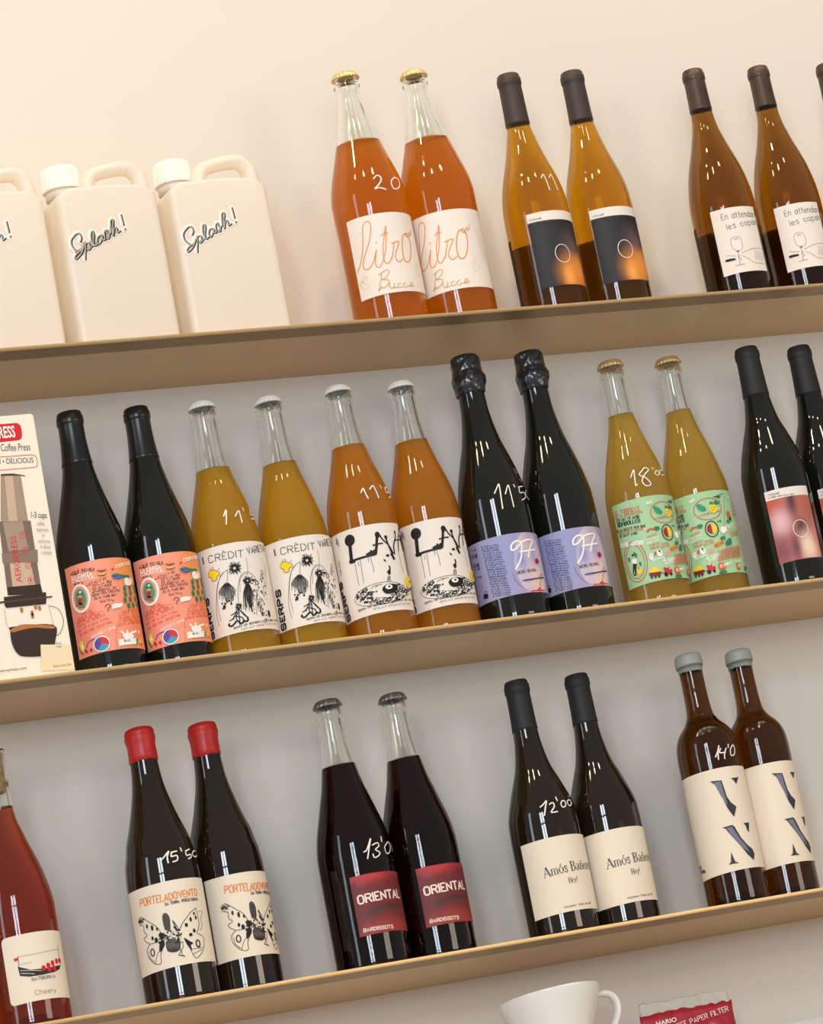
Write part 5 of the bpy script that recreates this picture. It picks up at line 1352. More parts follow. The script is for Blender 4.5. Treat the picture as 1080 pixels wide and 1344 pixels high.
["S","k",1.3,0,[[-9.3,71.4],[-9.3,70.0]]],
["S","k",0.9,0,[[-12.7,62.3],[-13.5,60.7]]],
["S","k",1.3,0,[[-27.2,66.5],[-25.8,67.5]]],
["S","k",0.5,0,[[-23.2,71.4],[-21.9,70.9]]],
["S","k",1.3,0,[[-11.8,69.0],[-10.7,69.4]]],
["S","k",1.3,0,[[-26.8,71.0],[-26.9,71.8]]],
["S","k",0.5,0,[[-9.0,68.9],[-8.9,70.6]]],
["S","k",0.5,0,[[-17.5,67.8],[-17.9,66.0]]],
["S","k",1.3,0,[[-9.9,65.8],[-9.7,64.1]]],
["S","k",0.5,0,[[-18.7,65.4],[-18.0,65.5]]],
["S","k",1.3,0,[[-17.2,66.0],[-16.9,65.8]]],
["S","k",0.9,0,[[-11.1,66.0],[-10.9,64.2]]],
["S","k",0.9,0,[[-10.7,65.2],[-10.0,63.3]]],
["S","k",0.5,0,[[-17.5,69.1],[-17.5,70.5]]],
["S","k",1.3,0,[[-28.5,71.7],[-27.2,71.3]]],
["S","k",1.3,0,[[-20.5,67.1],[-21.2,68.8]]],
["S","k",0.9,0,[[-25.8,65.8],[-26.3,64.2]]],
["S","k",0.9,0,[[-9.0,68.3],[-9.0,68.9]]],
["S","k",0.9,0,[[-10.6,61.4],[-10.3,62.8]]],
["S","k",0.9,0,[[-18.7,75.2],[-19.9,74.4]]],
["S","k",0.5,0,[[-27.7,73.6],[-29.0,74.8]]],
["S","k",0.9,0,[[-13.0,70.5],[-14.1,69.9]]],
["S","k",0.9,0,[[-26.1,70.2],[-25.6,69.3]]],
["S","k",1.3,0,[[-9.5,71.3],[-9.7,71.3]]],
["S","k",1.3,0,[[-24.7,73.4],[-24.4,74.4]]],
["S","k",1.3,0,[[-24.0,69.8],[-22.9,70.5]]],
["S","k",0.5,0,[[-13.6,64.3],[-14.0,65.1]]],
["S","k",0.5,0,[[-9.0,68.8],[-7.7,69.9]]],
["S","k",0.6,1,[[-9.1,61.9],[-10.2,56.6],[-9.8,53.4],[-11.6,49.1]]],
["S","k",0.6,1,[[-6.4,61.3],[-7.1,55.2],[-8.7,53.1],[-8.9,47.7],[-6.7,46.1]]],
["S","k",0.8,1,[[-12.8,48.5],[-6.5,45.8]]],
["S","k",0.5,1,[[-9.1,61.4],[-6.1,61.1]]]],"A":[["S","o",0.95,1,[[-68.8,73.3],[-63.6,78.8],[-56.6,94.7],[-52.8,111.8],[-51.5,120.6],[-48.2,127.7],[-43.3,128.3],[-41.7,124.4],[-42.8,115.5],[-46.7,104.0],[-53.5,91.6],[-58.7,80.6],[-58.5,74.7],[-55.0,72.2],[-50.7,74.0],[-45.9,79.6],[-42.4,87.6],[-40.1,92.4]]],
["S","o",0.95,1,[[-40.5,92.5],[-43.9,78.9],[-43.3,72.2],[-39.8,71.6],[-36.1,76.2],[-33.3,82.7],[-30.5,89.3],[-26.8,106.8],[-24.8,119.2]]],
["E","o",[-39.1,100.9],0.8,0.8,0,0],
["S","o",0.95,1,[[-25.1,119.3],[-28.8,107.3],[-32.6,93.6],[-34.0,79.3],[-32.2,74.1],[-28.5,74.9],[-24.8,80.3]]],
["S","o",0.9,1,[[-32.2,108.3],[-27.8,110.7],[-24.0,110.1]]],
["S","o",1.0,1,[[-22.3,97.3],[-19.7,97.9],[-12.2,98.9],[-18.8,86.3],[-20.3,81.1],[-19.4,76.3],[-15.8,74.6],[-11.7,77.5]]],
["S","o",0.95,1,[[-18.9,97.4],[-21.1,90.5],[-25.1,78.6]]],
["S","o",1.2,1,[[0.4,109.5],[-3.7,107.9],[-7.2,100.9],[-10.0,86.5],[-9.7,77.2],[-6.7,74.0],[-2.5,75.4],[2.2,83.4],[5.0,94.4],[5.2,102.8],[3.2,109.3],[0.4,109.8],[0.7,106.7],[3.5,106.0]]],
["S","o",0.9,1,[[3.5,106.0],[5.8,109.3],[8.7,113.0]]],
["S","o",0.9,1,[[12.5,115.9],[10.2,108.4]]],
["S","o",0.8,1,[[7.9,112.0],[8.3,107.4]]],
["S","g2",0.75,1,[[-39.5,63.5],[-41.8,56.0],[-46.2,42.9]]],
["S","g2",0.75,1,[[-43.1,62.0],[-36.8,65.4],[-32.0,65.8],[-31.5,61.9],[-36.6,57.1],[-40.8,55.7],[-33.8,54.3],[-33.9,49.8],[-38.9,45.9],[-44.0,45.8],[-47.2,44.2],[-41.5,47.7]]],
["S","g2",0.75,1,[[-32.4,50.2],[-33.6,46.0],[-31.9,43.3],[-29.0,44.6],[-27.5,49.3],[-29.0,43.7],[-27.3,43.2],[-24.8,43.5]]],
["S","g2",0.75,1,[[-20.1,47.8],[-22.5,48.0],[-24.1,45.1],[-22.3,42.8],[-19.0,44.3]]],
["S","g2",0.75,1,[[-13.5,47.9],[-16.1,47.7],[-17.6,44.7],[-15.4,42.4],[-12.2,44.0],[-8.5,44.7]]],
["S","g2",0.75,1,[[-9.4,43.9],[-4.6,46.6],[-4.9,48.5],[-7.2,48.0],[-7.9,44.1],[-5.6,43.1],[-2.4,45.3]]],
["S","t2",0.45,1,[[-62.9,66.5],[-60.8,63.0],[-65.4,61.9],[-62.0,59.7],[-67.9,59.2],[-67.5,55.3],[-62.6,50.4],[-57.3,50.6],[-57.3,53.4],[-61.1,57.5],[-65.1,60.9]]],
["S","t2",0.45,1,[[-61.6,65.5],[-57.8,64.8],[-57.6,61.8],[-59.7,61.6]]],
["S","t2",0.4,1,[[7.6,74.0],[9.7,71.2],[6.1,67.5],[6.1,61.1],[10.2,57.7],[14.5,61.2],[11.0,65.7],[6.9,66.6]]],
["S","t2",0.4,1,[[9.6,73.6],[13.1,74.1],[13.5,71.3]]],
["S","t2",0.3,0,[[19.0,114.5],[20.7,111.9],[19.6,109.0],[21.4,106.4],[20.3,103.5],[22.1,100.9],[21.0,98.0],[22.8,95.4],[21.6,92.5],[23.5,89.9],[22.3,87.0],[24.3,84.4],[23.1,81.5],[25.0,79.0],[23.8,76.0],[25.8,73.5]]],
["S","t2",0.3,0,[[21.4,110.7],[23.3,108.1],[22.1,105.2],[24.0,102.6],[22.8,99.7],[24.8,97.2],[23.6,94.2],[25.6,91.7],[24.3,88.7],[26.4,86.2],[25.1,83.2],[27.2,80.8],[25.9,77.8],[28.1,75.4],[26.7,72.3],[29.0,70.0]]],
["S","t2",0.3,0,[[24.1,106.9],[26.2,104.4],[24.8,101.4],[27.0,99.0],[25.6,96.0],[27.9,93.5],[26.4,90.5],[28.8,88.1],[27.3,85.1],[29.7,82.7],[28.1,79.6],[30.7,77.3],[29.1,74.2],[31.7,71.9],[30.0,68.8],[32.9,66.6]]],
["S","t2",0.3,0,[[27.0,103.3],[29.4,100.9],[27.9,97.8],[30.4,95.5],[28.8,92.4],[31.4,90.1],[29.7,87.0],[32.5,84.7],[30.7,81.6],[33.7,79.4],[31.8,76.2],[35.0,74.1],[32.9,70.9],[36.4,68.9],[34.1,65.6],[38.1,63.7]]],
["S","t2",0.3,0,[[30.4,99.8],[33.3,97.6],[31.5,94.4],[34.6,92.3],[32.6,89.0],[36.0,87.0],[33.7,83.7],[37.6,81.8],[35.0,78.4],[39.5,76.7],[36.5,73.2],[42.0,71.7],[38.2,68.0],[47.4,67.7],[40.2,62.9],[47.4,62.0]]]],"D":[["T","n","NACARÍ",[-30.7,118.4],[-17.0,117.6],2.0,0.45,"h"],
["T","n","VI BLANC AMB PELLS 2021",[-31.6,114.4],[2.1,112.9],1.8,0.35,"h"],
["E","w",[0.9,72.2],9.6,11.4,0.7,0]],"V":[["T","n","NACARÍ",[-32.7,114.8],[-20.0,113.4],2.0,0.45,"h"],
["T","n","VI NEGRE AMB CALMA 2021",[-33.6,111.2],[-2.4,109.1],1.8,0.35,"h"],
["E","w",[-3.0,67.7],9.4,10.6,0.7,0]],"E":[["T","k","En attendant",[-25.5,101.8],[24.2,102.2],7.5,0.55,"h"],
["T","k","les copains",[-21.3,88.5],[28.9,93.3],7.0,0.55,"h"],
["S","k",0.35,1,[[-20.8,68.9],[-20.3,74.9],[-16.6,77.7],[-9.7,77.2],[-7.6,72.5],[-7.6,64.0],[-10.2,60.7],[-14.6,60.0],[-18.7,62.3],[-20.8,68.9]]],
["S","r",0.5,1,[[-16.3,75.9],[-15.1,74.2],[-12.4,75.7],[-11.0,74.5]]],
["S","k",0.4,1,[[-14.6,60.0],[-15.4,50.7],[-15.6,42.2]]],
["S","k",0.45,1,[[-21.3,41.6],[-16.2,41.9],[-10.3,41.8]]],
["E","n",[-14.8,59.1],2,0.6,0,0],
["S","k",0.35,1,[[-10.8,55.9],[-2.9,58.5],[5.5,60.5],[22.7,60.9]]],
["S","k",0.35,1,[[-10.4,52.2],[-3.0,47.6],[3.6,42.3],[19.2,40.9]]],
["S","k",0.35,1,[[-12.4,53.8],[-15.2,51.9],[-12.3,48.9],[-14.6,46.9]]],
["F","k",1,[[-31.6,51.7],[-25.6,51.9],[-20.0,51.0],[-19.7,49.0],[-25.1,48.9],[-31.0,49.1]]],
["S","k",0.35,1,[[-29.3,56.6],[-18.3,53.7]]],
["S","n",0.3,1,[[7.1,58.0],[7.9,53.2],[4.8,47.1]]],
["S","n",0.3,1,[[9.6,57.3],[10.3,52.2],[7.2,46.4]]],
["S","n",0.3,1,[[12.3,56.7],[12.9,51.4],[9.7,45.7]]],
["S","n",0.3,1,[[15.1,56.1],[15.8,50.6],[12.3,45.0]]],
["S","n",0.3,1,[[18.3,55.7],[18.9,49.9],[15.2,44.4]]]],"O":[["T","c","ORIENTAL",[-21.8,71.2],[31.8,72.4],8.6,1.9,"h"],
["T","c","BARDISSOTS",[-21.9,40.8],[10.9,39.2],3.6,0.8,"h"]],"M":[["SERIF","n","Amós Bañeres",[-26.9,67.9],[43.2,70.8],10.5],
["SERIF","n","Hey!",[-1.4,56.2],[10.2,56.5],6.2],
["T","n","Massanes i Suau de XIII",[-11.6,30.0],[22.3,30.5],2.2,0.35,"h"]],"N":[["F","i",0,[[-22.8,145.6],[-9.4,143.9],[-9.0,141.3],[-7.1,124.2],[-3.7,116.7],[1.6,111.5],[0.1,107.8],[-1.0,105.5],[-3.8,100.1],[-7.0,106.5],[-9.1,110.9],[-13.6,129.0],[-17.9,140.9],[-20.3,143.5]]],
["F","i",0,[[2.3,144.4],[13.9,144.8],[11.6,142.1],[8.1,136.9],[5.7,141.6]]],
["F","i",0,[[-19.7,90.8],[-7.8,91.5],[-5.8,89.2],[-0.6,75.1],[5.7,66.0],[11.4,61.1],[13.2,55.6],[10.2,48.0],[3.0,55.6],[0.7,59.8],[-13.5,83.4],[-16.4,89.0]]],
["F","i",0,[[6.3,91.4],[15.3,91.8],[14.3,88.6],[11.6,80.2],[9.4,84.0],[8.8,88.9]]],
["F","i",0,[[-15.6,62.0],[-14.4,56.1],[-13.2,50.2],[-9.4,47.7],[-20.9,48.3],[-18.0,50.9],[-16.7,56.7]]],
["F","v2",0,[[-18.3,143.5],[-10.7,142.7],[-9.5,127.2],[-8.2,114.6],[-11.1,119.6],[-14.9,130.8]]],
["F","v2",0,[[-15.2,89.2],[-8.7,89.7],[-3.1,75.7],[3.3,65.8],[6.4,57.4],[-0.7,63.1],[-9.2,76.9]]],
["T","i","VINS",[-70.6,55.1],[-60.0,54.8],3.4,0.8,"h"],
["T","i","DE PEDRA",[-66.2,49.9],[-53.1,48.7],3.4,0.8,"h"],
["T","i","N",[-74.6,147.0],[-68.1,146.5],3,0.7,"h"]],"C":[["F","c2",0,[[-33.8,95.6],[38.3,97.8],[47.9,29.4],[-30.5,27.9]]],
["F","K",0,[[-20.6,65.8],[-8.4,59.8],[7.2,58.7],[28.0,61.1],[25.1,57.0],[16.3,54.1],[2.3,52.6],[-10.6,53.1],[-19.8,56.0]]],
["E","r",[4.7,59.4],2.4,2.8,0,0],
["E","r",[10.4,61.6],2.4,2.8,0,0],
["E","r",[16.1,63.6],2.4,2.8,0,0],
["E","r",[22.2,65.3],2.4,2.8,0,0],
["E","r",[27.6,65.9],2.4,2.8,0,0],
["E","r",[11.1,57.5],2.4,2.8,0,0],
["E","r",[17.2,58.3],2.4,2.8,0,0],
["S","k",0.5,0,[[28.9,82.2],[28.0,70.2],[27.8,60.6]]],
["S","k",0.5,0,[[-19.0,76.1],[-19.4,64.7]]],
["S","n",0.3,0,[[-18.2,75.4],[-2.6,74.9],[27.4,77.3]]],
["S","n",0.3,0,[[-17.6,67.4],[-6.1,67.2]]],
["F","r",0,[[-23.4,74.8],[-19.2,74.9],[-19.7,71.9],[-23.0,71.8]]],
["S","w",0.4,1,[[-18.5,61.2],[1.8,57.0]]],
["S","w",0.4,1,[[-18.5,58.3],[-5.7,55.0]]],
["T","n","RATIBORINA",[-9.0,48.1],[16.7,48.3],3,0.5,"h"],
["T","n","Cheery",[-7.8,33.6],[15.1,33.4],4.5,0.35,"h"]],"BOX":[["F","r",0,[[-24.9,283.5],[33.9,283.0],[37.4,280.4],[38.3,275.1],[37.7,268.4],[36.3,264.7],[32.9,263.3],[-25.9,262.6]]],
["T","w","AEROPRESS",[-16.5,267.9],[30.6,267.5],13,0,"B"],
["T","n","Coffee Press",[12.1,252.9],[44.2,250.9],8.6,0,"F"],
["S","r",0.7,0,[[-21.8,247.2],[45.5,245.8],[49.1,243.3],[49.9,237.3],[48.2,232.1],[43.2,231.5],[-22.0,232.3]]],
["T","n","RICH • DELICIOUS",[-3.5,239.4],[45.4,236.9],6.2,0,"F"],
["F","b1",0,[[7.4,225.8],[29.1,225.0],[29.1,173.1],[-0.6,175.1]]],
["F","b2",0,[[11.7,225.4],[20.4,225.2],[17.7,174.3],[8.0,174.6]]],
["F","K2",0,[[7.7,227.6],[20.6,227.0],[33.2,223.7],[34.5,222.2],[28.9,223.7],[7.3,225.4]]],
["F","b3",0,[[-2.7,175.3],[31.7,172.8],[31.4,92.2],[-5.7,94.3]]],
["F","b1",0,[[1.5,174.4],[23.0,173.1],[24.5,141.4],[2.8,141.6]]],
["F","b4",0,[[-5.0,140.3],[34.1,140.4],[32.5,126.2],[-5.6,129.3]]],
["F","b2",0,[[1.8,128.5],[24.4,127.1],[25.7,101.6],[0.9,102.3]]],
["F","K",0,[[-5.0,102.9],[31.2,102.1],[32.2,91.7],[-5.1,93.8]]],
["T","r","AEROPRESS",[11.9,106.3],[13.2,158.1],6.6,0,"Fv"],
["E","r",[21.0,157.8],3,3.6,0.6,0],
["T","r","4",[19.9,156.3],[21.6,156.4],4,0,"F"],
["E","r",[21.1,140.7],3,3.6,0.6,0],
["T","r","3",[20.0,139.3],[21.8,139.3],4,0,"F"],
["E","r",[21.5,124.1],3,3.6,0.6,0],
["T","r","2",[20.4,122.7],[22.2,122.7],4,0,"F"],
["E","r",[21.6,107.2],3,3.6,0.6,0],
["T","r","1",[20.5,105.7],[22.3,105.8],4,0,"F"],
["F","K",0,[[-10.3,92.6],[35.8,92.8],[35.2,86.3],[33.7,79.9],[-9.0,80.5],[-10.7,82.9]]],
["F","K2",0,[[-22.8,88.0],[-14.2,88.3],[42.0,87.9],[41.3,86.2],[-14.5,86.1],[-23.1,85.8]]],
["E","b5",[6.6,76.5],1.7,3,0,0],
["E","b5",[17.3,71.9],1.7,3,0,0],
["E","b5",[17.2,68.7],1.7,3,0,0],
["E","b5",[21.9,77.9],1.7,3,0,0],
["E","b5",[26.0,76.4],1.7,3,0,0],
["S","n",0.3,1,[[-11.2,79.6],[-11.8,62.3],[-7.6,55.3]]],
["S","n",0.3,1,[[36.1,78.5],[38.4,51.9],[36.9,45.6]]],
["S","n",0.6,1,[[37.0,77.3],[46.1,72.9],[49.6,59.4],[44.1,46.9],[38.2,44.3]]],
["F","K",1,[[-9.0,55.4],[-5.8,59.4],[38.0,56.4],[37.3,39.0],[32.7,27.6],[26.2,24.0],[1.8,25.9],[-6.0,31.2],[-9.6,42.5]]],
["F","b5",1,[[-8.4,56.5],[3.0,60.5],[17.8,59.2],[37.2,55.4],[36.7,52.2],[17.3,55.6],[2.0,54.6],[-6.8,53.4]]],
["F","b6",0,[[20.7,36.6],[60.1,32.9],[55.5,5.4],[17.3,8.4]]],
["T","k","1-3 cups",[32.8,176.0],[49.7,173.6],7,0,"F"],
["T","g3","coffee,",[37.7,167.1],[46.3,165.7],4.6,0,"F"],
["T","g3","espresso",[36.3,160.6],[49.1,158.7],4.6,0,"F"],
["T","g3","or",[40.7,153.9],[44.2,153.0],4.6,0,"F"],
["T","g3","cold brew",[35.9,147.5],[49.2,145.6],4.6,0,"F"],
["T","g3","in about",[37.5,141.4],[48.2,139.7],4.6,0,"F"],
["T","g3","a minute",[37.1,134.8],[48.4,133.1],4.6,0,"F"],
["T","n","www.aeropress.com",[-38.8,12.6],[1.7,12.3],3,0,"F"],
["T","n","Made in the USA",[30.5,10.4],[50.0,10.2],2.6,0,"F"],
["T","n","8 oz",[37.7,34.6],[43.4,34.7],2.4,0,"F"],
["T","n","mug",[37.2,31.4],[42.4,31.4],2.4,0,"F"]],"$A":[["S","w",1.3,1,[[-11.9,179.2],[-5.9,182.9],[-0.8,181.7],[0.2,177.2],[-5.6,171.2],[-13.2,166.1],[-6.0,167.0],[4.1,164.1]]],
["S","w",1.3,1,[[27.5,180.3],[18.9,176.0],[16.6,169.7],[19.7,165.3],[29.0,166.7],[37.2,172.5],[38.2,179.3],[29.6,180.9],[27.5,180.3]]]],"$D":[["S","w",1.0,1,[[-3.9,170.3],[3.2,175.3],[5.4,165.9],[6.1,153.9]]],
["S","w",1.0,1,[[14.5,170.5],[23.3,175.7],[24.8,165.2],[26.5,154.5]]]],"$S":[["S","w",1.3,1,[[-18.6,162.6],[-11.8,169.6],[-13.9,162.1],[-16.7,152.7]]],
["S","w",1.3,1,[[2.3,160.8],[12.5,167.2],[12.8,160.4],[12.2,152.7]]],
["S","w",1.3,1,[[24.1,170.7],[25.0,167.3]]],
["S","w",1.3,1,[[49.8,170.6],[66.3,173.5]]],
["S","w",1.3,1,[[54.7,171.1],[42.4,163.3],[66.3,166.3],[66.3,161.6],[40.3,157.6]]],
["S","w",1.3,1,[[66.3,166.6],[66.3,163.4],[66.3,157.2],[66.3,157.4],[66.3,162.2],[66.3,166.3],[66.3,166.6]]]],"$L":[["S","w",1.3,1,[[-17.5,170.3],[-11.8,175.2],[-9.8,169.0],[-7.1,162.3]]],
["S","w",1.3,1,[[0.5,173.1],[8.8,177.0],[11.8,170.2],[13.3,161.7]]],
["S","w",1.3,1,[[26.1,177.5],[28.1,174.0]]],
["S","w",1.3,1,[[40.3,175.4],[64.0,179.1]]],
["S","w",1.3,1,[[41.8,175.1],[39.4,169.1],[64.7,172.8],[64.7,168.8],[43.0,162.8]]],
["S","w",1.3,1,[[64.7,175.1],[64.7,170.8],[64.7,165.8],[64.7,167.4],[64.5,173.4],[64.7,175.1]]]],"$P":[["S","w",1.15,1,[[-21.2,152.0],[-13.3,160.3],[-10.5,161.6],[-12.1,146.2],[-13.2,132.4]]],
["S","w",1.15,1,[[-3.9,149.3],[5.4,159.9],[5.6,150.0],[5.9,132.9]]],
["S","w",1.15,1,[[16.9,160.1],[17.7,157.0]]],
["S","w",1.15,1,[[26.6,157.2],[42.9,159.3]]],
["S","w",1.15,1,[[27.7,156.7],[25.7,149.9],[37.2,151.0],[39.5,145.5],[26.2,140.8]]],
["S","w",1.15,1,[[63.0,158.5],[42.4,149.7],[53.9,144.4],[63.0,146.4],[63.0,153.8],[63.0,158.6],[63.0,158.5]]]],"$T":[["S","w",1.15,1,[[-33.5,156.0],[-25.4,164.2],[-26.5,155.0],[-27.8,144.4]]],
["S","w",1.15,1,[[-10.1,161.1],[-17.2,156.5],[-6.2,151.4],[-0.0,142.9],[-9.8,141.7],[-14.7,148.1],[-7.6,155.5],[4.2,161.5],[-2.9,164.6],[-10.1,161.1]]],
["S","w",1.15,1,[[13.8,163.9],[15.3,162.0]]],
["S","w",1.15,1,[[22.2,159.9],[16.3,156.6],[19.9,154.0],[27.6,155.8],[29.2,159.6],[22.2,159.9]]],
["S","w",1.15,1,[[39.1,161.3],[31.8,157.6],[36.9,154.6],[55.3,158.4],[56.3,162.6],[39.1,161.3]]],
["S","w",1.15,1,[[-26.6,144.2],[-24.4,145.3]]]],"$Q":[["S","w",1.35,1,[[-20.7,150.1],[-14.2,153.6],[-6.4,158.1],[-10.4,152.4],[-10.6,145.9]]],
["S","w",1.35,1,[[-2.7,156.5],[6.9,157.0]]],
["S","w",1.35,1,[[-1.9,156.4],[-4.0,152.0],[5.4,152.2],[4.7,147.3],[-2.9,146.0]]],
["S","w",1.35,1,[[15.3,160.1],[16.0,156.4]]],
["S","w",1.35,1,[[23.9,156.2],[35.2,158.2]]],
["S","w",1.35,1,[[24.4,156.2],[23.6,151.3],[34.5,152.5],[33.7,149.3],[26.1,147.6]]],
["S","w",1.35,1,[[48.0,156.7],[39.9,152.6],[47.5,150.2],[67.7,154.6],[67.7,157.7],[48.0,156.7]]]],"$O":[["S","w",1.2,1,[[-9.4,125.4],[-4.2,127.3],[5.6,139.0],[0.8,130.6],[-5.6,117.5]]],
["S","w",1.2,1,[[6.2,131.4],[15.9,133.3],[17.5,129.5],[10.1,126.1],[16.9,122.5],[13.8,119.1],[6.0,117.6],[4.3,121.5]]],
["S","w",1.2,1,[[26.9,139.8],[25.7,134.3]]],
["S","w",1.2,1,[[37.9,132.4],[30.0,128.0],[32.1,121.2],[42.3,123.2],[50.8,131.2],[43.2,134.1],[37.9,132.4]]],
["S","w",1.2,1,[[65.5,134.5],[59.0,129.4],[65.5,124.1],[65.5,125.4],[65.5,132.2],[65.5,134.5]]]],"$M":[["S","w",1.3,1,[[-26.5,145.9],[-20.8,148.0],[-13.9,151.6],[-17.7,145.1],[-22.4,135.5]]],
["S","w",1.3,1,[[-10.3,146.7],[-3.6,148.0],[-3.3,143.0],[-10.5,137.4],[0.3,137.0]]],
["S","w",1.3,1,[[5.1,153.9],[5.7,149.6]]],
["S","w",1.3,1,[[15.1,148.4],[10.6,144.9],[12.9,141.1],[20.3,143.3],[21.4,148.2],[15.1,148.4]]],
["S","w",1.3,1,[[32.2,149.4],[26.5,146.4],[29.8,142.4],[37.3,145.0],[40.3,149.1],[32.2,149.4]]]],"$N":[["S","w",1.3,1,[[-16.4,171.7],[-10.5,177.2],[-5.6,184.1],[-10.2,175.9],[-11.9,168.2]]],
["S","w",1.3,1,[[-3.7,180.2],[-7.0,175.6],[4.5,175.1]]],
["S","w",1.3,1,[[7.8,179.8],[1.8,173.5],[0.5,167.9]]],
["S","w",1.3,1,[[14.5,183.9],[12.9,180.3]]],
["S","w",1.3,1,[[25.1,182.5],[16.9,177.6],[15.9,171.0],[24.4,171.8],[29.8,178.8],[27.9,182.5],[25.1,182.5]]]]}
# ------------------------------------------------------------------ materials
wall_m = mat('painted_wall', lin('ddd5cb'), .42, spec=.35, bump=(9, .05, .004), vary=(1.6, .015))
def brushed():
    m = mat('brushed_metal', lin('d6b582'), .36, metal=.75, spec=.5)
    nt = m.node_tree; p = nt.nodes['Principled BSDF']; tc = nt.nodes.new('ShaderNodeTexCoord'); mp = nt.nodes.new('ShaderNodeMapping'); mp.inputs['Scale'].default_value = (6, 400, 400)
    n = nt.nodes.new('ShaderNodeTexNoise'); n.inputs['Scale'].default_value = 3; n.inputs['Detail'].default_value = 2
    nt.links.new(tc.outputs['Object'], mp.inputs[0]); nt.links.new(mp.outputs[0], n.inputs['Vector'])
    mr = nt.nodes.new('ShaderNodeMapRange'); mr.inputs['To Min'].default_value = .30; mr.inputs['To Max'].default_value = .44
    nt.links.new(n.outputs[0], mr.inputs['Value']); nt.links.new(mr.outputs[0], p.inputs['Roughness']); return m
steel = brushed()
hem_m = mat('metal_edge_dim_reflection', lin('a58a64'), .42, metal=.75)  # shelf metal in a darker colour, standing in for the hem's dimmer reflection
dark_glass = mat('black_green_glass', (.006, .006, .004), .035, spec=.6)
clear_glass = mat('clear_glass', (.97, .985, .96), 0, trans=1, ior=1.46)
amber_glass = mat('amber_glass', (.94, .76, .26), 0, trans=1, ior=1.46)
olive_glass = mat('olive_glass', (.50, .355, .12), 0, trans=1, ior=1.46)
brown_glass = mat('brown_glass', (.50, .36, .16), 0, trans=1, ior=1.46)
paper = mat('label_paper', lin('e9ded3'), .6, spec=.3, bump=(900, .05, .0003))
cream_paper = mat('cream_label_paper', lin('ebdcc6'), .6, spec=.3, bump=(900, .05, .0003))
chalk = mat('white_paint_pen', lin('f4efe6'), .6)
# ------------------------------------------------------------------ setting
def box(bm, x0, x1, y0, y1, z0, z1):
    vs = [bm.verts.new((x, y, z)) for x in (x0, x1) for y in (y0, y1) for z in (z0, z1)]
    for q in ((0, 1, 3, 2), (4, 6, 7, 5), (0, 4, 5, 1), (2, 3, 7, 6), (0, 2, 6, 4), (1, 5, 7, 3)): bm.faces.new([vs[i] for i in q])
bm = bmesh.new(); box(bm, -2.6, 4.2, 0, .12, -2.4, 2.2); tag(bmobj('wall_back', bm, wall_m), kind='structure', label='smooth off-white painted wall behind the shelves')
SH = [0.0, -0.3635668, -0.7213005]; D = 0.1903460
def shelf(z, label, x0=-1.5, x1=3.0, depth=D):
    root = bpy.data.objects.new('wall_shelf', None); COL.objects.link(root); root.location = (0, 0, z)
    tag(root, label, 'shelf', 'long metal wall shelves')
    bm = bmesh.new(); box(bm, x0, x1, -depth, 0, -.0030, 0)
    bmesh.ops.bevel(bm, geom=[e for e in bm.edges if abs(e.verts[0].co.y+depth) < 1e-5 and abs(e.verts[1].co.y+depth) < 1e-5 and abs(e.verts[0].co.z-e.verts[1].co.z) < 1e-5], offset=.0008, segments=2, affect='EDGES')
    bmobj('shelf_board', bm, steel, root)
    bm = bmesh.new(); vs = [bm.verts.new((x, y, zz)) for x in (x0, x1) for y, zz in ((-depth+.0006, -.0030), (-depth+.0006, -.0042), (-depth+.028, -.0062), (-depth+.029, -.0030))]
    for q in ((0, 1, 5, 4), (1, 2, 6, 5), (2, 3, 7, 6), (3, 2, 1, 0), (4, 5, 6, 7), (0, 4, 7, 3)): bm.faces.new([vs[i] for i in q])
    bmobj('folded_edge', bm, hem_m, root)
    return root
shelf(SH[0], 'top brushed metal wall shelf holding the white canisters and orange bottles')
shelf(SH[1], 'middle brushed metal wall shelf holding the most crowded row of bottles')
shelf(SH[2], 'lowest fully visible brushed metal shelf with the red wax topped bottles')
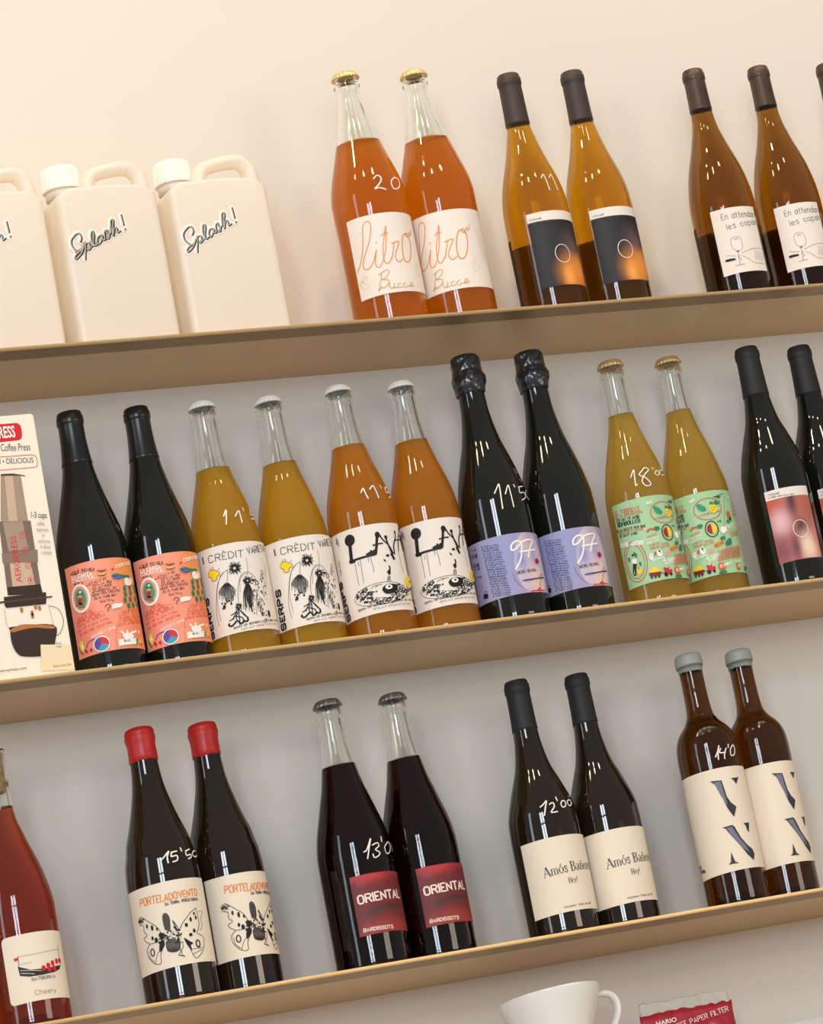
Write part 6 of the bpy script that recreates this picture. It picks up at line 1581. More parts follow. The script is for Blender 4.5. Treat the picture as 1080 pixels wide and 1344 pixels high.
# ------------------------------------------------------------------ bottles
PR = {  # (height, radius) in mm of the glass, from foot to lip
'A': [(0,37),(3,41.6),(8,42.9),(30,43),(90,42.6),(120,42.6),(150,43.3),(165,43.3),(178,42.0),(192,39),(211,33.5),(230,27.8),(253,21.6),(285,15.6),(300,13.4),(306,13.4),(308,15),(311,15),(313,13.4),(321,13)],
'D': [(0,34),(3,38),(8,39.2),(40,39.2),(119,39.2),(143,38.7),(160,36.8),(174,34.0),(188,30),(201,25.8),(215,21.8),(230,18),(250,14.3),(280,13.4),(312,13)],
'E': [(0,36),(3,39.4),(8,40.4),(40,40.4),(120,40.4),(140,39.4),(156,37.2),(174,33.6),(191,28.8),(205,24.2),(220,19.8),(235,16),(251,13.9),(280,12.8),(309,12.6)],
'R': [(0,33),(3,37),(8,37.8),(40,37.8),(130,37.8),(148,37.1),(165,34.4),(176,31.8),(190,28),(207,23.6),(222,20),(240,16.6),(258,14.4),(275,13.3),(300,13)],
'S': [(0,35),(3,38.4),(8,39.6),(40,39.6),(119,39.5),(144,37.5),(164,34.2),(182,30),(200,25),(215,20.8),(238,16.4),(255,15),(285,14.2),(286,15.2),(291,15.6),(293,14.6),(294,13.8),(300,13.4)],
'L': [(0,34),(3,38),(8,39),(40,39),(128,38.7),(148,38.3),(160,37),(172,35),(190,30.4),(209,24.8),(225,20.6),(242,17.2),(265,14.6),(288,14),(289,15.2),(294,15.6),(296,14.6),(297,13.8),(302,13.4)],
'P': [(0,35),(4,40),(9,41.1),(40,41.1),(125,41.1),(147,40.5),(163,38.2),(180,34.8),(196,30.6),(208,27.2),(222,23),(235,20.2),(250,17.6),(266,15.8),(288,15),(318,14)],
'T': [(0,34),(3,38),(8,39.1),(40,39.1),(130,38.6),(145,37.6),(160,34.8),(178,31),(197,25.6),(214,20.6),(228,17.2),(243,14.6),(265,13.6),(287,13.2),(288,14.8),(292,15.5),(294,14.8),(296,13.6),(303,13.2)],
'V': [(0,35),(3,38.8),(8,40),(40,40),(120,40),(149,39.2),(160,37.2),(172,34.6),(186,30.2),(200,25.6),(214,20.8),(228,18),(246,15.6),(275,14.2),(304,13.4)],
'Q': [(0,34),(3,38),(8,39),(40,39),(131,38.8),(155,37.2),(167,34.6),(178,32.6),(190,28.8),(204,24.6),(218,21),(234,17.4),(250,15.3),(275,14),(298,13.6)],
'O': [(0,35),(3,39.2),(8,40.4),(40,40.4),(110,40.4),(131,40.2),(148,38.4),(160,36),(176,31.6),(192,27.2),(205,23.4),(220,20.2),(236,17.2),(258,14.4),(284,13.2),(286,14.6),(290,15),(292,14.4),(294,13.5),(300,13)],
'M': [(0,34),(3,38.4),(8,39.5),(40,39.5),(120,39.5),(139,38.6),(152,36),(165,31.8),(180,26.6),(197,20.4),(215,16.6),(233,14.4),(260,13.2),(293,12.8)],
'N': [(0,31),(3,35),(8,36),(40,36),(150,36),(180,36),(190,35.4),(198,34),(206,31),(212,27),(218,21.6),(223,18.2),(228,15.8),(240,14.3),(262,13.6),(298,13.4)],
'C': [(0,34),(3,38),(8,39.3),(40,39.3),(125,39.1),(140,38),(156,35),(171,31.4),(186,26.6),(198,22.4),(210,18.8),(222,15),(237,12.9),(260,12.4),(284,13),(292,13.4),(299,13)]}
PD = {k: dense(v) for k, v in PR.items()}
LR = {'A':43.2,'D':39.4,'E':40.6,'R':38.0,'S':39.8,'L':39.2,'P':41.3,'T':39.2,'V':40.2,'Q':39.2,'O':40.6,'M':39.7,'N':36.2,'C':39.5}
def inner_r(h, r): return max(r-2.4-1.2*min(1, max(0, (h-150)/90)), 7.5)
def hollow(pd, level, cavity=22):
    """profile of the bottle: up the outside, over the lip, down the inside of the neck to the top of the drink"""
    p = [(r/1000, z/1000) for r, z in ((0, cavity*.62), (10, cavity*.58), (20, cavity*.36), (28, cavity*.12), (pd[0][1]-3, 0))]
    p += [(r/1000, h/1000) for h, r in pd]
    top = pd[-1]; inner = [(h, inner_r(h, r)) for h, r in pd if h > level]
    p += [((top[1]-1.5)/1000, (top[0]+.8)/1000), (inner[-1][1]/1000, (top[0]-.2)/1000)]
    p += [(r/1000, h/1000) for h, r in reversed(inner[:-1])]
    return p+[(inner_r(level, rad(pd, level))/1000, level/1000), (0, level/1000)]
def liquid_prof(pd, level, cavity=22):
    """the drink itself; it wets the glass, so its index of refraction is given relative to glass"""
    inner = [(h, inner_r(h, r)) for h, r in pd if 7 < h < level-.3]
    p = [(0, (cavity*.62+4.1)/1000), (9/1000, (cavity*.6+3.6)/1000), (18/1000, (cavity*.42+3.1)/1000), (28/1000, 5.6/1000)]
    p += [(r/1000, h/1000) for h, r in inner]
    rl = inner[-1][1]; return p+[(rl/1000, (level-.1)/1000), (0, (level-.1)/1000)]
def solid_prof(pd):
    p = [(0, .012), (.018, .008), ((pd[0][1]-3)/1000, 0)]+[(r/1000, h/1000) for h, r in pd]
    return p+[((pd[-1][1]-2)/1000, (pd[-1][0]+1)/1000), (0, (pd[-1][0]+1)/1000)]
def capsule(parent, k, h0, h1, m, name='capsule', band=True, gap=.55, rt=None, flare=0):
    pd = PD[k]; pts = [(rad(pd, h0)+.1, h0), (rad(pd, h0)+gap+flare, h0+.2)]
    h = h0+3
    bt = h1-15 if band else h1-4
    while h < bt: pts.append((rad(pd, min(h, pd[-1][0]))+gap+flare*.3, h)); h += 6
    r = (rt or rad(pd, bt)+gap)
    if band: pts += [(r, bt), (r+.9, bt+1.2), (r+1.0, bt+4), (r+.9, bt+9), (r-.1, bt+10.4), (r-.3, h1-1.6), (r-1.6, h1)]
    else: pts += [(r, h1-3), (r-1.5, h1)]
    pts += [(r*.5, h1+.2), (0, h1+.2)]
    v, fc = lathe([(a/1000, b/1000) for a, b in pts], 48)
    return mesh(name, v, fc, m, parent=parent)
def crown(parent, h, r, m):
    def crimp(q, z, a):
        t = max(0, min(1, (h/1000+.002-z)/.005)); return q*(1+.07*t*math.cos(21*a)) if q > .01 else q
    pts = [(r-2.2, h-4.0), (r+1.2, h-4.2), (r+1.0, h-2.2), (r+.1, h+.6), (r-1.1, h+3.0), (r-2.6, h+3.9), (r*.5, h+4.3), (0, h+4.4)]
    v, fc = lathe([(a/1000, b/1000) for a, b in pts], 84, crimp)
    return mesh('crown_cap', v, fc, m, parent=parent)
def waxcap(parent, k, h0, h1, m, bulge, seed):
    pd = PD[k]
    def dp(q, z, a):
        n = noise.noise(Vector((math.cos(a)*2, math.sin(a)*2, z*60+seed)))
        edge = max(0, 1-(z*1000-h0)/3)
        return q+.0004*n*(q > .004), z-.0016*edge*noise.noise(Vector((math.cos(a)*1.7, math.sin(a)*1.7, seed)))
    r = 13.6
    pts = [(rad(pd, h0)+.1, h0), (rad(pd, h0)+.9, h0+.6), (rad(pd, h0+8)+1.0, h0+8)]
    hm = h1-15
    if hm > h0+12: pts += [(rad(pd, hm-6)+1.0, hm-6)]
    pts += [(bulge-.6, hm-1), (bulge, hm+2), (bulge+.1, hm+5), (bulge-.6, hm+7), (bulge-.4, hm+9), (bulge-.8, h1-4), (bulge-2.2, h1-1.2), (bulge-5, h1), (0, h1+.2)]
    v, fc = lathe([(a/1000, b/1000) for a, b in pts], 56, None, dp)
    return mesh('wax_seal', v, fc, m, parent=parent)
def foilcap(parent, m):
    pd = PD['P']; pts = []
    for h, r in ((284, 16.4), (287, 17.2), (291, 18.4), (296, 19.4), (301, 19.2), (306, 17.8), (311, 17.0), (316, 16.8), (321, 16.6), (326, 16.2), (329, 14.6), (330.4, 11)): pts.append((h, r))
    pts = dense(pts, 1.2)
    prof = [((rad(pd, 284)+.1)/1000, .284)]+[(r/1000, h/1000) for h, r in pts]+[(.005, .3308), (0, .331)]
    def dp(q, z, a):
        p = Vector((math.cos(a)*3.1, math.sin(a)*3.1, z*170)); n = noise.noise(p)+.6*abs(noise.noise(p*2.3))
        e = max(0, 1-(z-.284)/.006)
        return (q+.0011*n if q > .006 else q), z-.003*e*(.5+noise.noise(Vector((math.cos(a)*2.2, math.sin(a)*2.2, 4))))
    v, fc = lathe(prof, 96, None, dp); return mesh('foil_capsule', v, fc, m, parent=parent)
def label_sheet(parent, k, a0, a1, h0, h1, m, corner=0):
    R = LR[k]/1000+.0002; n = max(6, int((a1-a0)/3)); L = (a1-a0)*math.pi/180*R; hh = (h1-h0)/1000; v, fc, uv = [], [], []
    c = corner/1000
    xs = sorted({i/n for i in range(n+1)} | ({c/L*(1-math.cos(j*math.pi/12)) for j in range(7)} | {1-c/L*(1-math.cos(j*math.pi/12)) for j in range(7)} if c else set()))
    for t in xs:
        d = min(t*L, (1-t)*L); ins = 0
        if c and d < c: ins = c-math.sqrt(max(0, c*c-(c-d)**2))
        a = math.radians(a0+(a1-a0)*t)
        for z in (h0/1000+ins, h1/1000-ins):
            v.append((R*math.sin(a), -R*math.cos(a), z)); uv.append((t, (z-h0/1000)/hh))
    for i in range(len(xs)-1): fc.append((2*i, 2*i+2, 2*i+3, 2*i+1))
    o = mesh('label', v, fc, m, parent=parent); u = o.data.uv_layers.new(name='UVMap')
    for l in o.data.loops: u.data[l.index].uv = uv[l.vertex_index]
    return o
def wrapfn(k):
    R = LR[k]/1000+.0002
    return lambda u, h, off: ((R+off)*math.sin(u/LR[k]), -(R+off)*math.cos(u/LR[k]), h/1000)
def pricefn(k):
    def fn(a, h, off):
        r = rad(PD[k], h)/1000+off; a = math.radians(a); return (r*math.sin(a), -r*math.cos(a), h/1000)
    return fn
gold = mat('gold_cap', lin('e6c68a'), .32, metal=.7, bump=(600, .3, .0004)); white_cap = mat('white_cap_paint', lin('ece6da'), .35, coat=.3)
silver = mat('printed_silver_cap', lin('8c8780'), .35, metal=.7, vary=(260, .5))
SPEC = {
 'A': dict(name='litre_bottle', glass=clear_glass, liq=('orange_wine', (.99,.63,.08), (.95,.36,.015), .48, 12, 236), lab=(-94, 50, 38, 136, paper), rot=(25, 0), cap=('crown', 323.5, 14.6, gold), marks='$A'),
 'D': dict(name='wine_bottle', glass=amber_glass, liq=('amber_wine', (.97,.78,.26), (.55,.30,.03), .18, 8, 256), lab=(-49, 53, 33, 127, 'nacari'), rot=(3, 0), cap=('caps', 251, 317, mat('dark_brown_capsule', lin('3a2b26'), .55)), marks='$D'),
 'E': dict(name='wine_bottle', glass=olive_glass, liq=('olive_wine', (.92,.72,.28), (.34,.20,.03), .14, 9, 264), lab=(-54, 32, 32, 116, paper), rot=(0, -5), cap=('caps', 257, 312, mat('worn_bronze_capsule', lin('4c3a30'), .4, metal=.35, vary=(40, .3)))),
 'R': dict(name='wine_bottle', glass=dark_glass, lab=(-75, 67, 24.5, 126, 'peach'), rot=(0, 1), cap=('caps', 243, 304, mat('glossy_black_capsule', lin('171413'), .3))),
 'S': dict(name='cider_bottle', glass=clear_glass, liq=('golden_cider', (1,.84,.24), (.99,.60,.045), .80, 5, 224), lab=(-118, 105, 29.5, 130, paper), rot=(-8, 0), cap=('crown', 301, 13.8, white_cap), marks='$S'),
 'L': dict(name='cider_bottle', glass=clear_glass, liq=('amber_cider', (1,.74,.18), (.98,.44,.03), .70, 8, 233), lab=(-99, 53, 30, 131.5, paper), rot=(-4, 0), cap=('crown', 303, 13.8, white_cap), marks='$L'),
 'P': dict(name='sparkling_wine_bottle', glass=dark_glass, lab=(-96, 78, 31, 102, 'lavender'), rot=(4, 0), cap=('foil',), marks='$P'),
 'T': dict(name='sparkling_wine_bottle', glass=clear_glass, liq=('pale_gold_wine', (1,.86,.40), (.97,.68,.12), .62, 5, 239), lab=(-82, 78, 27.5, 129, 'green'), rot=(0, -26), cap=('crown', 303.5, 14.2, gold), marks='$T'),
 'V': dict(name='wine_bottle', glass=dark_glass, lab=(-53, 29, 31, 120, 'rosy'), rot=(0, 0), cap=('caps', 246, 308, mat('matt_charcoal_capsule', lin('201c1c'), .6))),
 'Q': dict(name='wine_bottle', glass=mat('black_brown_glass', (.012,.007,.003), .035, spec=.6), lab=(-97, 54, 37.5, 127, cream_paper), rot=(0, 35), cap=('wax', 264, 301, mat('red_wax', lin('b91a14'), .42, spec=.5), 16.2), marks='$Q'),
 'O': dict(name='sparkling_wine_bottle', glass=clear_glass, liq=('dark_red_wine', (.45,.02,.02), (.030,.003,.002), .55, 90, 229), lab=(-38, 64, 36.5, 101.5, 'redland'), rot=(0, 0), cap=('crown', 300.5, 14.0, silver), marks='$O'),
 'M': dict(name='wine_bottle', glass=MATS['black_brown_glass'] if 'black_brown_glass' in MATS else dark_glass, lab=(-71, 76, 25.5, 110, cream_paper), rot=(-3, 0), cap=('caps', 240, 298, mat('matt_black_capsule', lin('1a1718'), .62)), marks='$M'),
 'N': dict(name='wine_bottle', glass=brown_glass, liq=('brown_wine', (.72,.50,.14), (.12,.07,.01), .25, 22, 284), lab=(-112, 92, 40, 158.5, cream_paper), rot=(0, 21), cap=('wax', 280, 302, mat('grey_wax', lin('a3a39a'), .45), 16.2), marks='$N'),
 'C': dict(name='rose_wine_bottle', glass=clear_glass, liq=('rose_wine', (.92,.42,.26), (.36,.09,.055), .30, 17, 237), lab=(-49, 64, 27.5, 97.5, cream_paper, 5), rot=(0, 0), cap=('cork',)),
}
LABM = {
 'nacari': blob_mat('dusk_print', '17141a', [(.30,.60,.5,.6,'1f1e23',0), (.72,.52,.36,.34,'5a4248',0), (.66,.16,.46,.40,'d9843a',.1), (.86,.20,.4,.34,'e8923a',.1), (.55,.10,.18,.25,'f0a04a',0), (.78,.50,.16,.14,'6a4c4c',.1)]),
 'rosy': blob_mat('rose_print', 'b0685e', [(.05,.85,.45,.35,'c9543c',0), (.20,.55,.36,.28,'e3b3ba',0), (.52,.82,.2,.35,'4a2c36',0), (.80,.80,.3,.3,'b5614e',0), (.15,.15,.4,.3,'8a4a52',0), (.62,.42,.22,.22,'4a2a33',0), (.72,.16,.36,.34,'f0d0b8',.1), (.42,.18,.16,.3,'6e3a44',0), (1,.3,.25,.3,'d88070',0)]),
 'peach': blob_mat('peach_paper', 'f2967a', [(.98,.55,.5,.9,'f08a3e',0), (.75,.9,.3,.3,'f0934a',0), (.15,.3,.5,.5,'ef8f78',0)]),
 'lavender': blob_mat('lavender_paper', '9c96ba', [(.30,.6,.35,.8,'8f93c4',0), (.640,.45,.19,.60,'c9b6c4',.93), (.53,.55,.09,.3,'7f8fcc',0), (.67,.62,.08,.3,'a89cc8',0), (.68,.20,.14,.34,'e3c6be',.35), (.66,.95,.1,.25,'b9a2bc',0)], grain=(14, .05)),
 'green': blob_mat('mint_paper', 'a3c99a', [(.5,.5,.7,.7,'a8cc9c',0)]),
 'redland': blob_mat('red_landscape_print', '6e2027', [(.30,1.02,.75,.34,'b83038',.35), (.80,1.05,.5,.22,'a82c34',.3), (.5,.0,.9,.42,'96302a',.55), (.55,.42,.6,.11,'3f2420',.2), (.25,.36,.35,.1,'4a2a22',.2)], grain=(9, .45)),
}
TXT = {
 'A': ('litre bottle of orange wine with a hand-lettered white label', 'orange wine bottles at the left of the top shelf'),
}
def make(k):
    s = SPEC[k]; root = bpy.data.objects.new(s['name'], None); COL.objects.link(root); pd = PD[k]
    if 'liq' in s:
        v, fc = lathe(hollow(pd, s['liq'][5]), 72); mesh('glass', v, fc, s['glass'], parent=root)
        n, c1, c2, hz, dn, lv = s['liq']; v, fc = lathe(liquid_prof(pd, lv), 72); mesh('wine' if 'cider' not in n else 'cider', v, fc, liquid_mat(n, c1, c2, hz, dn), parent=root)
    else:
        v, fc = lathe(solid_prof(pd), 72); mesh('glass', v, fc, s['glass'], parent=root)
    c = s['cap']
    if c[0] == 'caps': capsule(root, k, c[1], c[2], c[3])
    elif c[0] == 'crown': crown(root, c[1], c[2], c[3])
    elif c[0] == 'wax': waxcap(root, k, c[1], c[2], c[3], c[4], ord(k))
    elif c[0] == 'foil': foilcap(root, mat('crumpled_black_foil', (.008, .008, .010), .28, metal=.0, spec=.7, coat=.4))
    elif c[0] == 'cork':
        v, fc = lathe([(0, .2535), (.0080, .2535), (.0088, .2545), (.0090, .285), (.0091, .2985), (.0082, .3005), (0, .3008)], 32)
        mesh('cork', v, fc, mat('cork', lin('b8925c'), .8, vary=(300, .5), bump=(300, .6, .001)), parent=root)
    L = s['lab']; m = L[4] if not isinstance(L[4], str) else LABM[L[4]]
    lab = label_sheet(root, k, *L[:4], m, L[5] if len(L) > 5 else 0)
    if k in 'DV': label_strip(lab, k, L)
    if k in 'DE': label_sheet(root, k, 118, 262, 14, 107, mat('dark_back_label', lin('251a14'), .6)).name = 'back_label'
    a = Art()
    items = [i for i in ART[k] if i[0] != 'F' or i[1] != 'c2']
    a.run(items)
    if k == 'T': a.run(ART['T2'], 26*math.pi/180*LR['T'])
    if k == 'L': a.run(ART['L1x'], 4*math.pi/180*LR['L'])
    if k == 'P': a.run(ART['P1x'], 4*math.pi/180*-LR['P'])
    lo, hi = math.radians(L[0])*LR[k], math.radians(L[1])*LR[k]
    a.build('print', wrapfn(k), lab)
    return root
def label_strip(lab, k, L):
    R = LR[k]/1000+.00035; n = 30; v = []; fc = []
    for i in range(n+1):
        t = math.radians(L[0]+(L[1]-L[0])*i/n)
        for z in (L[3]-11.5, L[3]): v.append((R*math.sin(t), -R*math.cos(t), z/1000))
    for i in range(n): fc.append((2*i, 2*i+2, 2*i+3, 2*i+1))
    mesh('title_strip', v, fc, paper, parent=lab)
def dup(root, name=None):
    r = root.copy(); COL.objects.link(r)
    for ch in list(root.children):
        if ch.name.startswith('price'): continue
        c = ch.copy(); COL.objects.link(c); c.parent = r
        for g in ch.children:
            d = g.copy(); COL.objects.link(d); d.parent = c
    return r
POS = {'A1': (0.513, -0.1211), 'A2': (0.6019, -0.1181), 'D1': (0.724, -0.1196), 'D2': (0.8093, -0.1196), 'E1': (0.9755, -0.1196), 'E2': (1.0679, -0.1196), 'R1': (0.1126, -0.1221), 'R2': (0.191, -0.1171), 'S1': (0.2690, -0.1133), 'S2': (0.3492, -0.1103), 'L1': (0.4293, -0.1221), 'L2': (0.5092, -0.1171), 'P1': (0.5925, -0.1226), 'P2': (0.6769, -0.1166), 'T1': (0.7768, -0.1231), 'T2': (0.857, -0.1161), 'V1': (0.9596, -0.1271), 'Q1': (0.1285, -0.1286), 'Q2': (0.2064, -0.1106), 'O1': (0.3465, -0.1256), 'O2': (0.4291, -0.1136), 'M1': (0.5753, -0.1246), 'M2': (0.6558, -0.1146), 'N1': (0.795, -0.1266), 'N2': (0.8682, -0.1126), 'V2': (1.0405, -0.1121), 'E3': (1.167, -0.1196), 'C2': (-0.03, -0.1196), 'C1': (-0.112, -0.1196)}
ROWK = {'A':0,'D':0,'E':0,'R':1,'S':1,'L':1,'P':1,'T':1,'V':1,'Q':2,'O':2,'M':2,'N':2,'C':2}
LBL = {
 'A1': "clear litre bottle of orange wine, white price 20 on its shoulder, gold crown cap", 'A2': "clear litre bottle of orange wine without a price, right of the one priced 20",
 'D1': "amber bottle with dark dusk-print label and brown capsule, white 11 on its shoulder", 'D2': "amber bottle with dark dusk-print label and circle, without a price on its shoulder",
 'E1': "olive glass bottle with a hand-drawn wine glass label, left of the three on top shelf", 'E2': "olive glass bottle with hand-drawn glass label, between two like it on the top shelf", 'E3': "olive glass bottle cut off by the right edge of the photo on the top shelf",
 'R1': "black wine bottle with a peach doodle label, right beside the coffee press box", 'R2': "black wine bottle with a peach doodle label, beside the priced golden cider bottle",
 'S1': "golden cider bottle with black plant drawings and white price 11'50 above its label", 'S2': "golden cider bottle with black plant drawings and no price on its shoulder",
 'L1': "amber cider bottle with dripping black letters on its label and price 11'5", 'L2': "amber cider bottle with dripping black letters, unpriced, next to the black foil topped bottles",
 'P1': "black foil topped sparkling bottle with lavender label and white price 11'50", 'P2': "black foil topped sparkling bottle with lavender label and no price",
 'T1': "pale gold sparkling bottle with mint green doodle label and price 18'00", 'T2': "pale gold sparkling bottle with mint green doodle label and no price",
 'V1': "black wine bottle with blurred rose-coloured label and a thin circle, fully in frame", 'V2': "black wine bottle with rose-coloured label cut off by the photo's right edge",
 'Q1': "dark bottle with red wax seal and butterfly label, chalky price 15'50 on shoulder", 'Q2': "dark bottle with red wax seal and butterfly label, no price on its shoulder",
 'O1': "dark red sparkling wine in clear bottle, red landscape label, price 13'00", 'O2': "dark red sparkling wine in clear bottle, red landscape label, no price",
 'M1': "dark bottle with matt black capsule, plain cream serif label and price 12'00", 'M2': "dark bottle with matt black capsule, plain cream serif label and no price",
 'N1': "brown square-shouldered bottle with grey wax seal, big cut letters and price 14'00", 'N2': "brown square-shouldered bottle with grey wax seal, big cut letters, no price",
 'C1': "rosé bottle almost wholly cut off at the photo's lower left corner", 'C2': "rosé wine bottle with bare cork and a ship drawing on its cream label"}
GRP = {'A':'litre bottles of orange wine','D':'amber bottles with dusk labels','E':'olive bottles with drawn glass labels','R':'black bottles with peach labels','S':'golden cider bottles','L':'amber cider bottles','P':'foil topped sparkling bottles','T':'mint label sparkling bottles','V':'black bottles with rose labels','Q':'red wax sealed bottles','O':'dark red sparkling bottles','M':'cream serif label bottles','N':'grey wax sealed bottles','C':'rosé bottles with corks'}
for k in SPEC:
    proto = make(k); names = sorted(n for n in POS if n[0] == k)
    for i, n in enumerate(names):
        o = proto if i == 0 else dup(proto)
        o.location = (*POS[n], SH[ROWK[k]]+.0002); o.rotation_euler.z = math.radians(SPEC[k]['rot'][min(i, 1)])
        tag(o, LBL[n], 'bottle', GRP[k])
    if 'marks' in SPEC[k]:
        a = Art()
        rot = SPEC[k]['rot'][0]
        for it in ART['$'+k]:
            a.v_scale = 1; pts = [[(p[0]-rot)*math.pi/180*34, p[1]] for p in it[4]]; a.stroke('w', it[2], pts, 1)
        fn = pricefn(k); a.build('price_marking', lambda u, h, off: fn(math.degrees(u/34), h, off), proto, True, .0003)
# ------------------------------------------------------------------ white canisters
plastic = bpy.data.materials.new('milky_plastic'); plastic.use_nodes = True; nt = plastic.node_tree; p = nt.nodes['Principled BSDF']
p.inputs['Base Color'].default_value = (*lin('fbf3e8'), 1); p.inputs['Roughness'].default_value = .34
tl = nt.nodes.new('ShaderNodeBsdfTranslucent'); tl.inputs[0].default_value = (*lin('fdf3e0'), 1); mx = nt.nodes.new('ShaderNodeMixShader'); mx.inputs[0].default_value = .38
nt.links.new(p.outputs[0], mx.inputs[1]); nt.links.new(tl.outputs[0], mx.inputs[2]); nt.links.new(mx.outputs[0], nt.nodes['Material Output'].inputs[0])
def tube(pts, rx, ry, seg=14, closed=False):
    v, fc = [], []
    for i, p0 in enumerate(pts):
        a = Vector(pts[max(0, i-1)]); b = Vector(pts[min(len(pts)-1, i+1)]); d = (b-a).normalized(); s = Vector((0, 1, 0)); n = s.cross(d).normalized()
        for k in range(seg):
            t = 2*math.pi*k/seg; v.append(Vector(p0)+n*(rx*math.cos(t))+s*(ry*math.sin(t)))
    for i in range(len(pts)-1):
        for k in range(seg): q = (k+1) % seg; fc.append((i*seg+k, i*seg+q, (i+1)*seg+q, (i+1)*seg+k))
    fc.append(tuple(range(seg))[::-1]); fc.append(tuple((len(pts)-1)*seg+k for k in range(seg))); return v, fc
def canister():
    root = bpy.data.objects.new('plastic_canister', None); COL.objects.link(root)
    bm = bmesh.new(); w, d, h = .1150, .088, .190
    prof = [(-w/2, 0), (w/2, 0), (w/2, h*.5), (w/2, h-.012), (w/2-.012, h-.002), (0, h), (-w/2+.012, h-.002), (-w/2, h-.012), (-w/2, h*.5)]
    va = [bm.verts.new((x, -d/2, z)) for x, z in prof]; vb = [bm.verts.new((x, d/2, z)) for x, z in prof]; n = len(prof)
    bm.faces.new(va); bm.faces.new(vb[::-1])
    for i in range(n): bm.faces.new((va[i], vb[i], vb[(i+1) % n], va[(i+1) % n]))
    bmesh.ops.recalc_face_normals(bm, faces=bm.faces)
    bmesh.ops.bevel(bm, geom=list(bm.edges), offset=.011, segments=4, profile=.6, affect='EDGES', clamp_overlap=True)
    body = bmobj('body', bm, plastic, root, smooth=True)
    hp = smoothpts([[-.013, .184], [-.0125, .196], [-.006, .2075], [.008, .2125], [.028, .2155], [.040, .2140], [.0485, .205], [.0510, .194], [.0512, .180]], 5)
    v, fc = tube([(x, -.018, z) for x, z in hp], .0082, .012); mesh('handle', v, fc, plastic, parent=root)
    capm = mat('white_ribbed_cap', lin('f7f0e4'), .45)
    v, fc = lathe([(0, .188), (.0185, .188), (.0185, .1965), (.0165, .1970), (.0165, .199)], 40); mesh('neck', v, fc, plastic, parent=root).location = (-.034, .0, 0)
    def crimp(r, z, a): return r*(1+.022*(1 if math.sin(30*a) > 0 else -1)) if r > .019 and z < .222 else r
    v, fc = lathe([(0, .1975), (.0205, .1975), (.0212, .199), (.0208, .2205), (.0195, .2235), (.017, .2250), (0, .2252)], 120, crimp); c = mesh('screw_cap', v, fc, capm, parent=root, smooth=False); c.location = (-.034, 0, 0)
    # sticker: die-cut white outline with the grey and black script
    SP = [[[138.0,122.0],[140.0,126.0],[139.0,131.0],[136.0,132.0],[132.0,129.0],[128.0,124.0],[128.0,117.0],[132.0,112.0],[135.0,110.0],[139.0,112.0],[137.0,108.0],[133.0,104.0],[130.0,102.0],[129.0,104.0],[132.0,108.0],[139.0,112.0],[141.0,116.0]],[[143.0,120.0],[143.0,114.0],[141.5,107.0],[140.5,101.0]],[[141.0,116.0],[145.0,120.0],[148.0,119.0],[147.5,115.0],[145.0,113.0],[146.5,112.0],[150.0,115.5]],[[152.0,116.5],[151.0,123.0],[152.0,131.0],[154.0,133.5],[155.0,130.0],[153.0,121.0],[153.5,116.0],[157.0,118.0]],[[164.0,126.5],[162.0,128.0],[159.0,126.0],[157.5,121.0],[159.0,118.0],[162.0,121.0],[164.0,126.5],[164.5,122.5],[167.0,123.0]],[[167.0,123.5],[167.5,131.5],[170.0,134.0],[170.5,131.0],[172.5,127.5],[171.5,124.0],[169.5,124.5],[174.0,130.0]],[[175.0,130.0],[176.0,139.0],[177.0,144.5],[179.0,146.0],[180.0,143.0],[177.5,135.0],[177.0,127.0]],[[177.5,128.0],[179.0,134.0],[181.0,136.5],[182.5,134.0],[182.5,130.0],[186.0,132.0]],[[190.0,151.0],[190.5,145.0],[191.0,139.0]],[[191.6,134.0],[191.8,133.6]]]
    a = Art(); cx, cz = 179.5, 0
    for sm in SP: a.stroke('w', 6.2, [[x-cx, z] for x, z in sm], 1)
    for sm in SP: a.stroke('k', 2.3, [[x-cx+.8, z-.5] for x, z in sm], 1)
    for sm in SP: a.stroke('S1', 1.15, [[x-cx, z] for x, z in sm], 1)
    a.build('logo_sticker', lambda u, h, off: (u/1000, -.0441-off, h/1000), body, False, .0003, .00015)
    return root
c0 = canister()
for i, (x, y, rz, lb) in enumerate(((.1795, -.126, .5, 'white plastic canister with a ribbed cap, middle of the three on the top shelf'), (.3115, -.126, -1, 'white plastic canister nearest the orange wine bottles'), (.0480, -.126, 1, "white plastic canister cut off by the photo's left edge"))):
    o = c0 if i == 0 else dup(c0); o.location = (x, y, .0002); o.rotation_euler.z = math.radians(rz); tag(o, lb, 'canister', 'white canisters on the top shelf')
# ------------------------------------------------------------------ coffee press carton
def carton():
    root = bpy.data.objects.new('coffee_press_box', None); COL.objects.link(root)
    x0, x1, y0, y1, h = -.098, .054, -.172, -.072, .2915
    root.location = (x1, y0, SH[1]+.0002); tag(root, 'white printed coffee press carton standing at the left end of the middle shelf', 'box')
    bm = bmesh.new(); box(bm, x0-x1, 0, 0, y1-y0, 0, h); bmesh.ops.bevel(bm, geom=list(bm.edges), offset=.0012, segments=2, affect='EDGES')
    b = bmobj('carton', bm, mat('carton_board', lin('f3e6d2'), .42, spec=.4), root)
    bm = bmesh.new(); box(bm, x0-x1+.002, -.002, .001, y1-y0-.002, h, h+.0008); bmobj('lid_flap', bm, MATS['carton_board'], root)
    a = Art(); a.run(ART['BOX'])
    # keep what would print past the edge of the face inside it
    a.v = [(max((x0)*1000+1, min(x, x1*1000-.8)), max(1, min(z, h*1000-1)), k) for x, z, k in a.v]
    a.build('print', lambda u, z, off: (u/1000-x1, -off, z/1000), b, False, .0002)
carton()
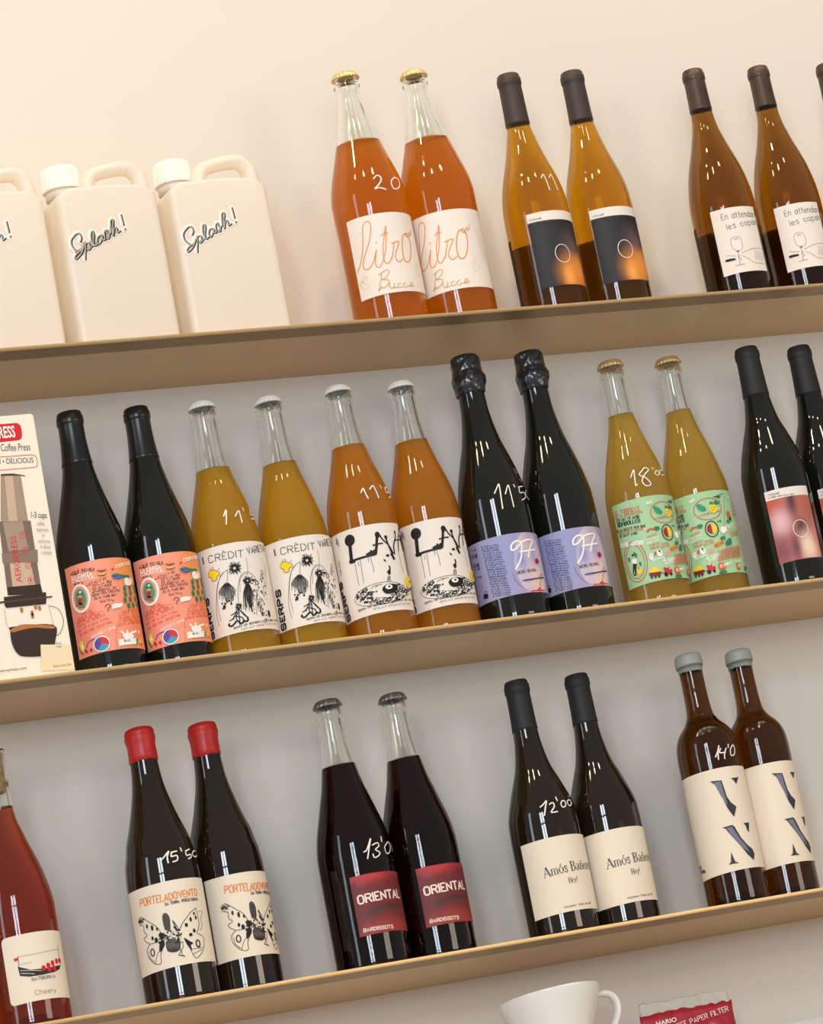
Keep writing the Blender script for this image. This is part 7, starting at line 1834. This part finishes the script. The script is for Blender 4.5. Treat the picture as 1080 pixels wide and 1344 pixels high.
# ------------------------------------------------------------------ things below the lowest shelf
counter_m = mat('counter_laminate', lin('cfc8bf'), .5)
bm = bmesh.new(); box(bm, -.2, 2.2, -.42, 0, -.925, -.895); tag(bmobj('counter_ledge', bm, counter_m), 'pale ledge carrying the white dripper and the filter bag', 'ledge')
def dripper():
    root = bpy.data.objects.new('coffee_dripper', None); COL.objects.link(root); root.location = (.5435, -.12, -.8949)
    tag(root, 'white ceramic coffee dripper with a loop handle, below the lowest shelf', 'dripper')
    cer = mat('white_ceramic', lin('ece8e0'), .22, spec=.5, coat=.3)
    prof = [(0, .030), (.014, .030), (.017, .027), (.019, .012), (.022, .010), (.042, .008), (.046, .005), (.046, .0005), (.043, 0), (.040, .0005), (.0, .0005)]
    v, fc = lathe([(0, .0005), (.030, 0), (.047, .0005), (.0485, .004), (.046, .0075), (.024, .011), (.019, .022), (0, .023)], 64); mesh('foot_plate', v, fc, cer, parent=root)
    o = [(0, .0225), (.016, .0225), (.022, .030), (.031, .049), (.040, .072), (.0475, .092), (.0538, .1085), (.0562, .1175), (.0566, .1195), (.0556, .1203), (.0542, .1190), (.051, .108), (.044, .090), (.036, .071), (.026, .047), (.018, .031), (.012, .027), (0, .027)]
    v, fc = lathe(o, 80); mesh('cone', v, fc, cer, parent=root)
    hp = smoothpts([[.049, .108], [.060, .1115], [.073, .1085], [.0790, .098], [.076, .084], [.066, .070], [.054, .060], [.041, .062]], 6)
    v, fc = tube([(x, 0, z) for x, z in hp], .0042, .0062, 12); hnd = mesh('handle', v, fc, cer, parent=root)
dripper()
def filter_bag():
    root = bpy.data.objects.new('filter_paper_bag', None); COL.objects.link(root); root.location = (.722, -.085, -.8949)
    tag(root, 'red and clear plastic bag of coffee paper filters, right of the white dripper', 'bag')
    red = mat('red_film', lin('b51f33'), .28, spec=.6, coat=.4); film = mat('clear_film', (.93, .90, .86), .12, trans=.8, ior=1.2)
    def pouch(z0, z1, th, amp, w=.118, seed=0):
        v, fc = [], []; nx, nz = 36, 14
        for side in (-1, 1):
            for j in range(nz+1):
                for i in range(nx+1):
                    s, t = i/nx, j/nz; x = (s-.5)*w; z = z0+(z1-z0)*t
                    ed = (1-(2*s-1)**6); y = side*th*ed*(1-.75*t if seed == 0 else .35*(1-t)+.05)
                    y += amp*noise.noise(Vector((x*60, z*60, seed+3)))+amp*.7*noise.noise(Vector((x*150+z*80, z*60, seed+7)))
                    if j == nz: z += .004*noise.noise(Vector((x*70, seed, 1)))+.002*noise.noise(Vector((x*260, seed, 1)))
                    v.append((x, y, z))
        N = (nx+1)*(nz+1)
        for j in range(nz):
            for i in range(nx):
                a = j*(nx+1)+i; fc.append((a, a+1, a+nx+2, a+nx+1)); fc.append((N+a, N+a+nx+1, N+a+nx+2, N+a+1))
        for j in range(nz):
            a = j*(nx+1); fc.append((a, a+nx+1, N+a+nx+1, N+a)); a += nx; fc.append((a, N+a, N+a+nx+1, a+nx+1))
        for i in range(nx): a = i; fc.append((a, N+a, N+a+1, a+1)); a = nz*(nx+1)+i; fc.append((a, a+1, N+a+1, N+a))
        return v, fc
    v, fc = pouch(0, .083, .017, .0022); b = mesh('wrapper', v, fc, red, parent=root)
    v, fc = pouch(.078, .096, .004, .0030, .112, 5); mesh('clear_top', v, fc, film, parent=root)
    a = Art(); a.text('w', 'HARIO', [-46, 68], [-20, 69], 5, 0, 'B'); a.text('w', 'COFFEE PAPER FILTER', [-34, 59], [46, 70], 5.5, .8, 'h'); a.text('w', 'V60 WHITE', [-34, 50], [0, 52], 4.5, .7, 'h')
    a.fill('k', [[14, 40], [50, 42], [50, 54], [14, 50]])
    a.build('print', lambda u, z, off: (u/1000, -.0125-off-.0035*(1-z/80), z/1000), b, False, .0006)
filter_bag()
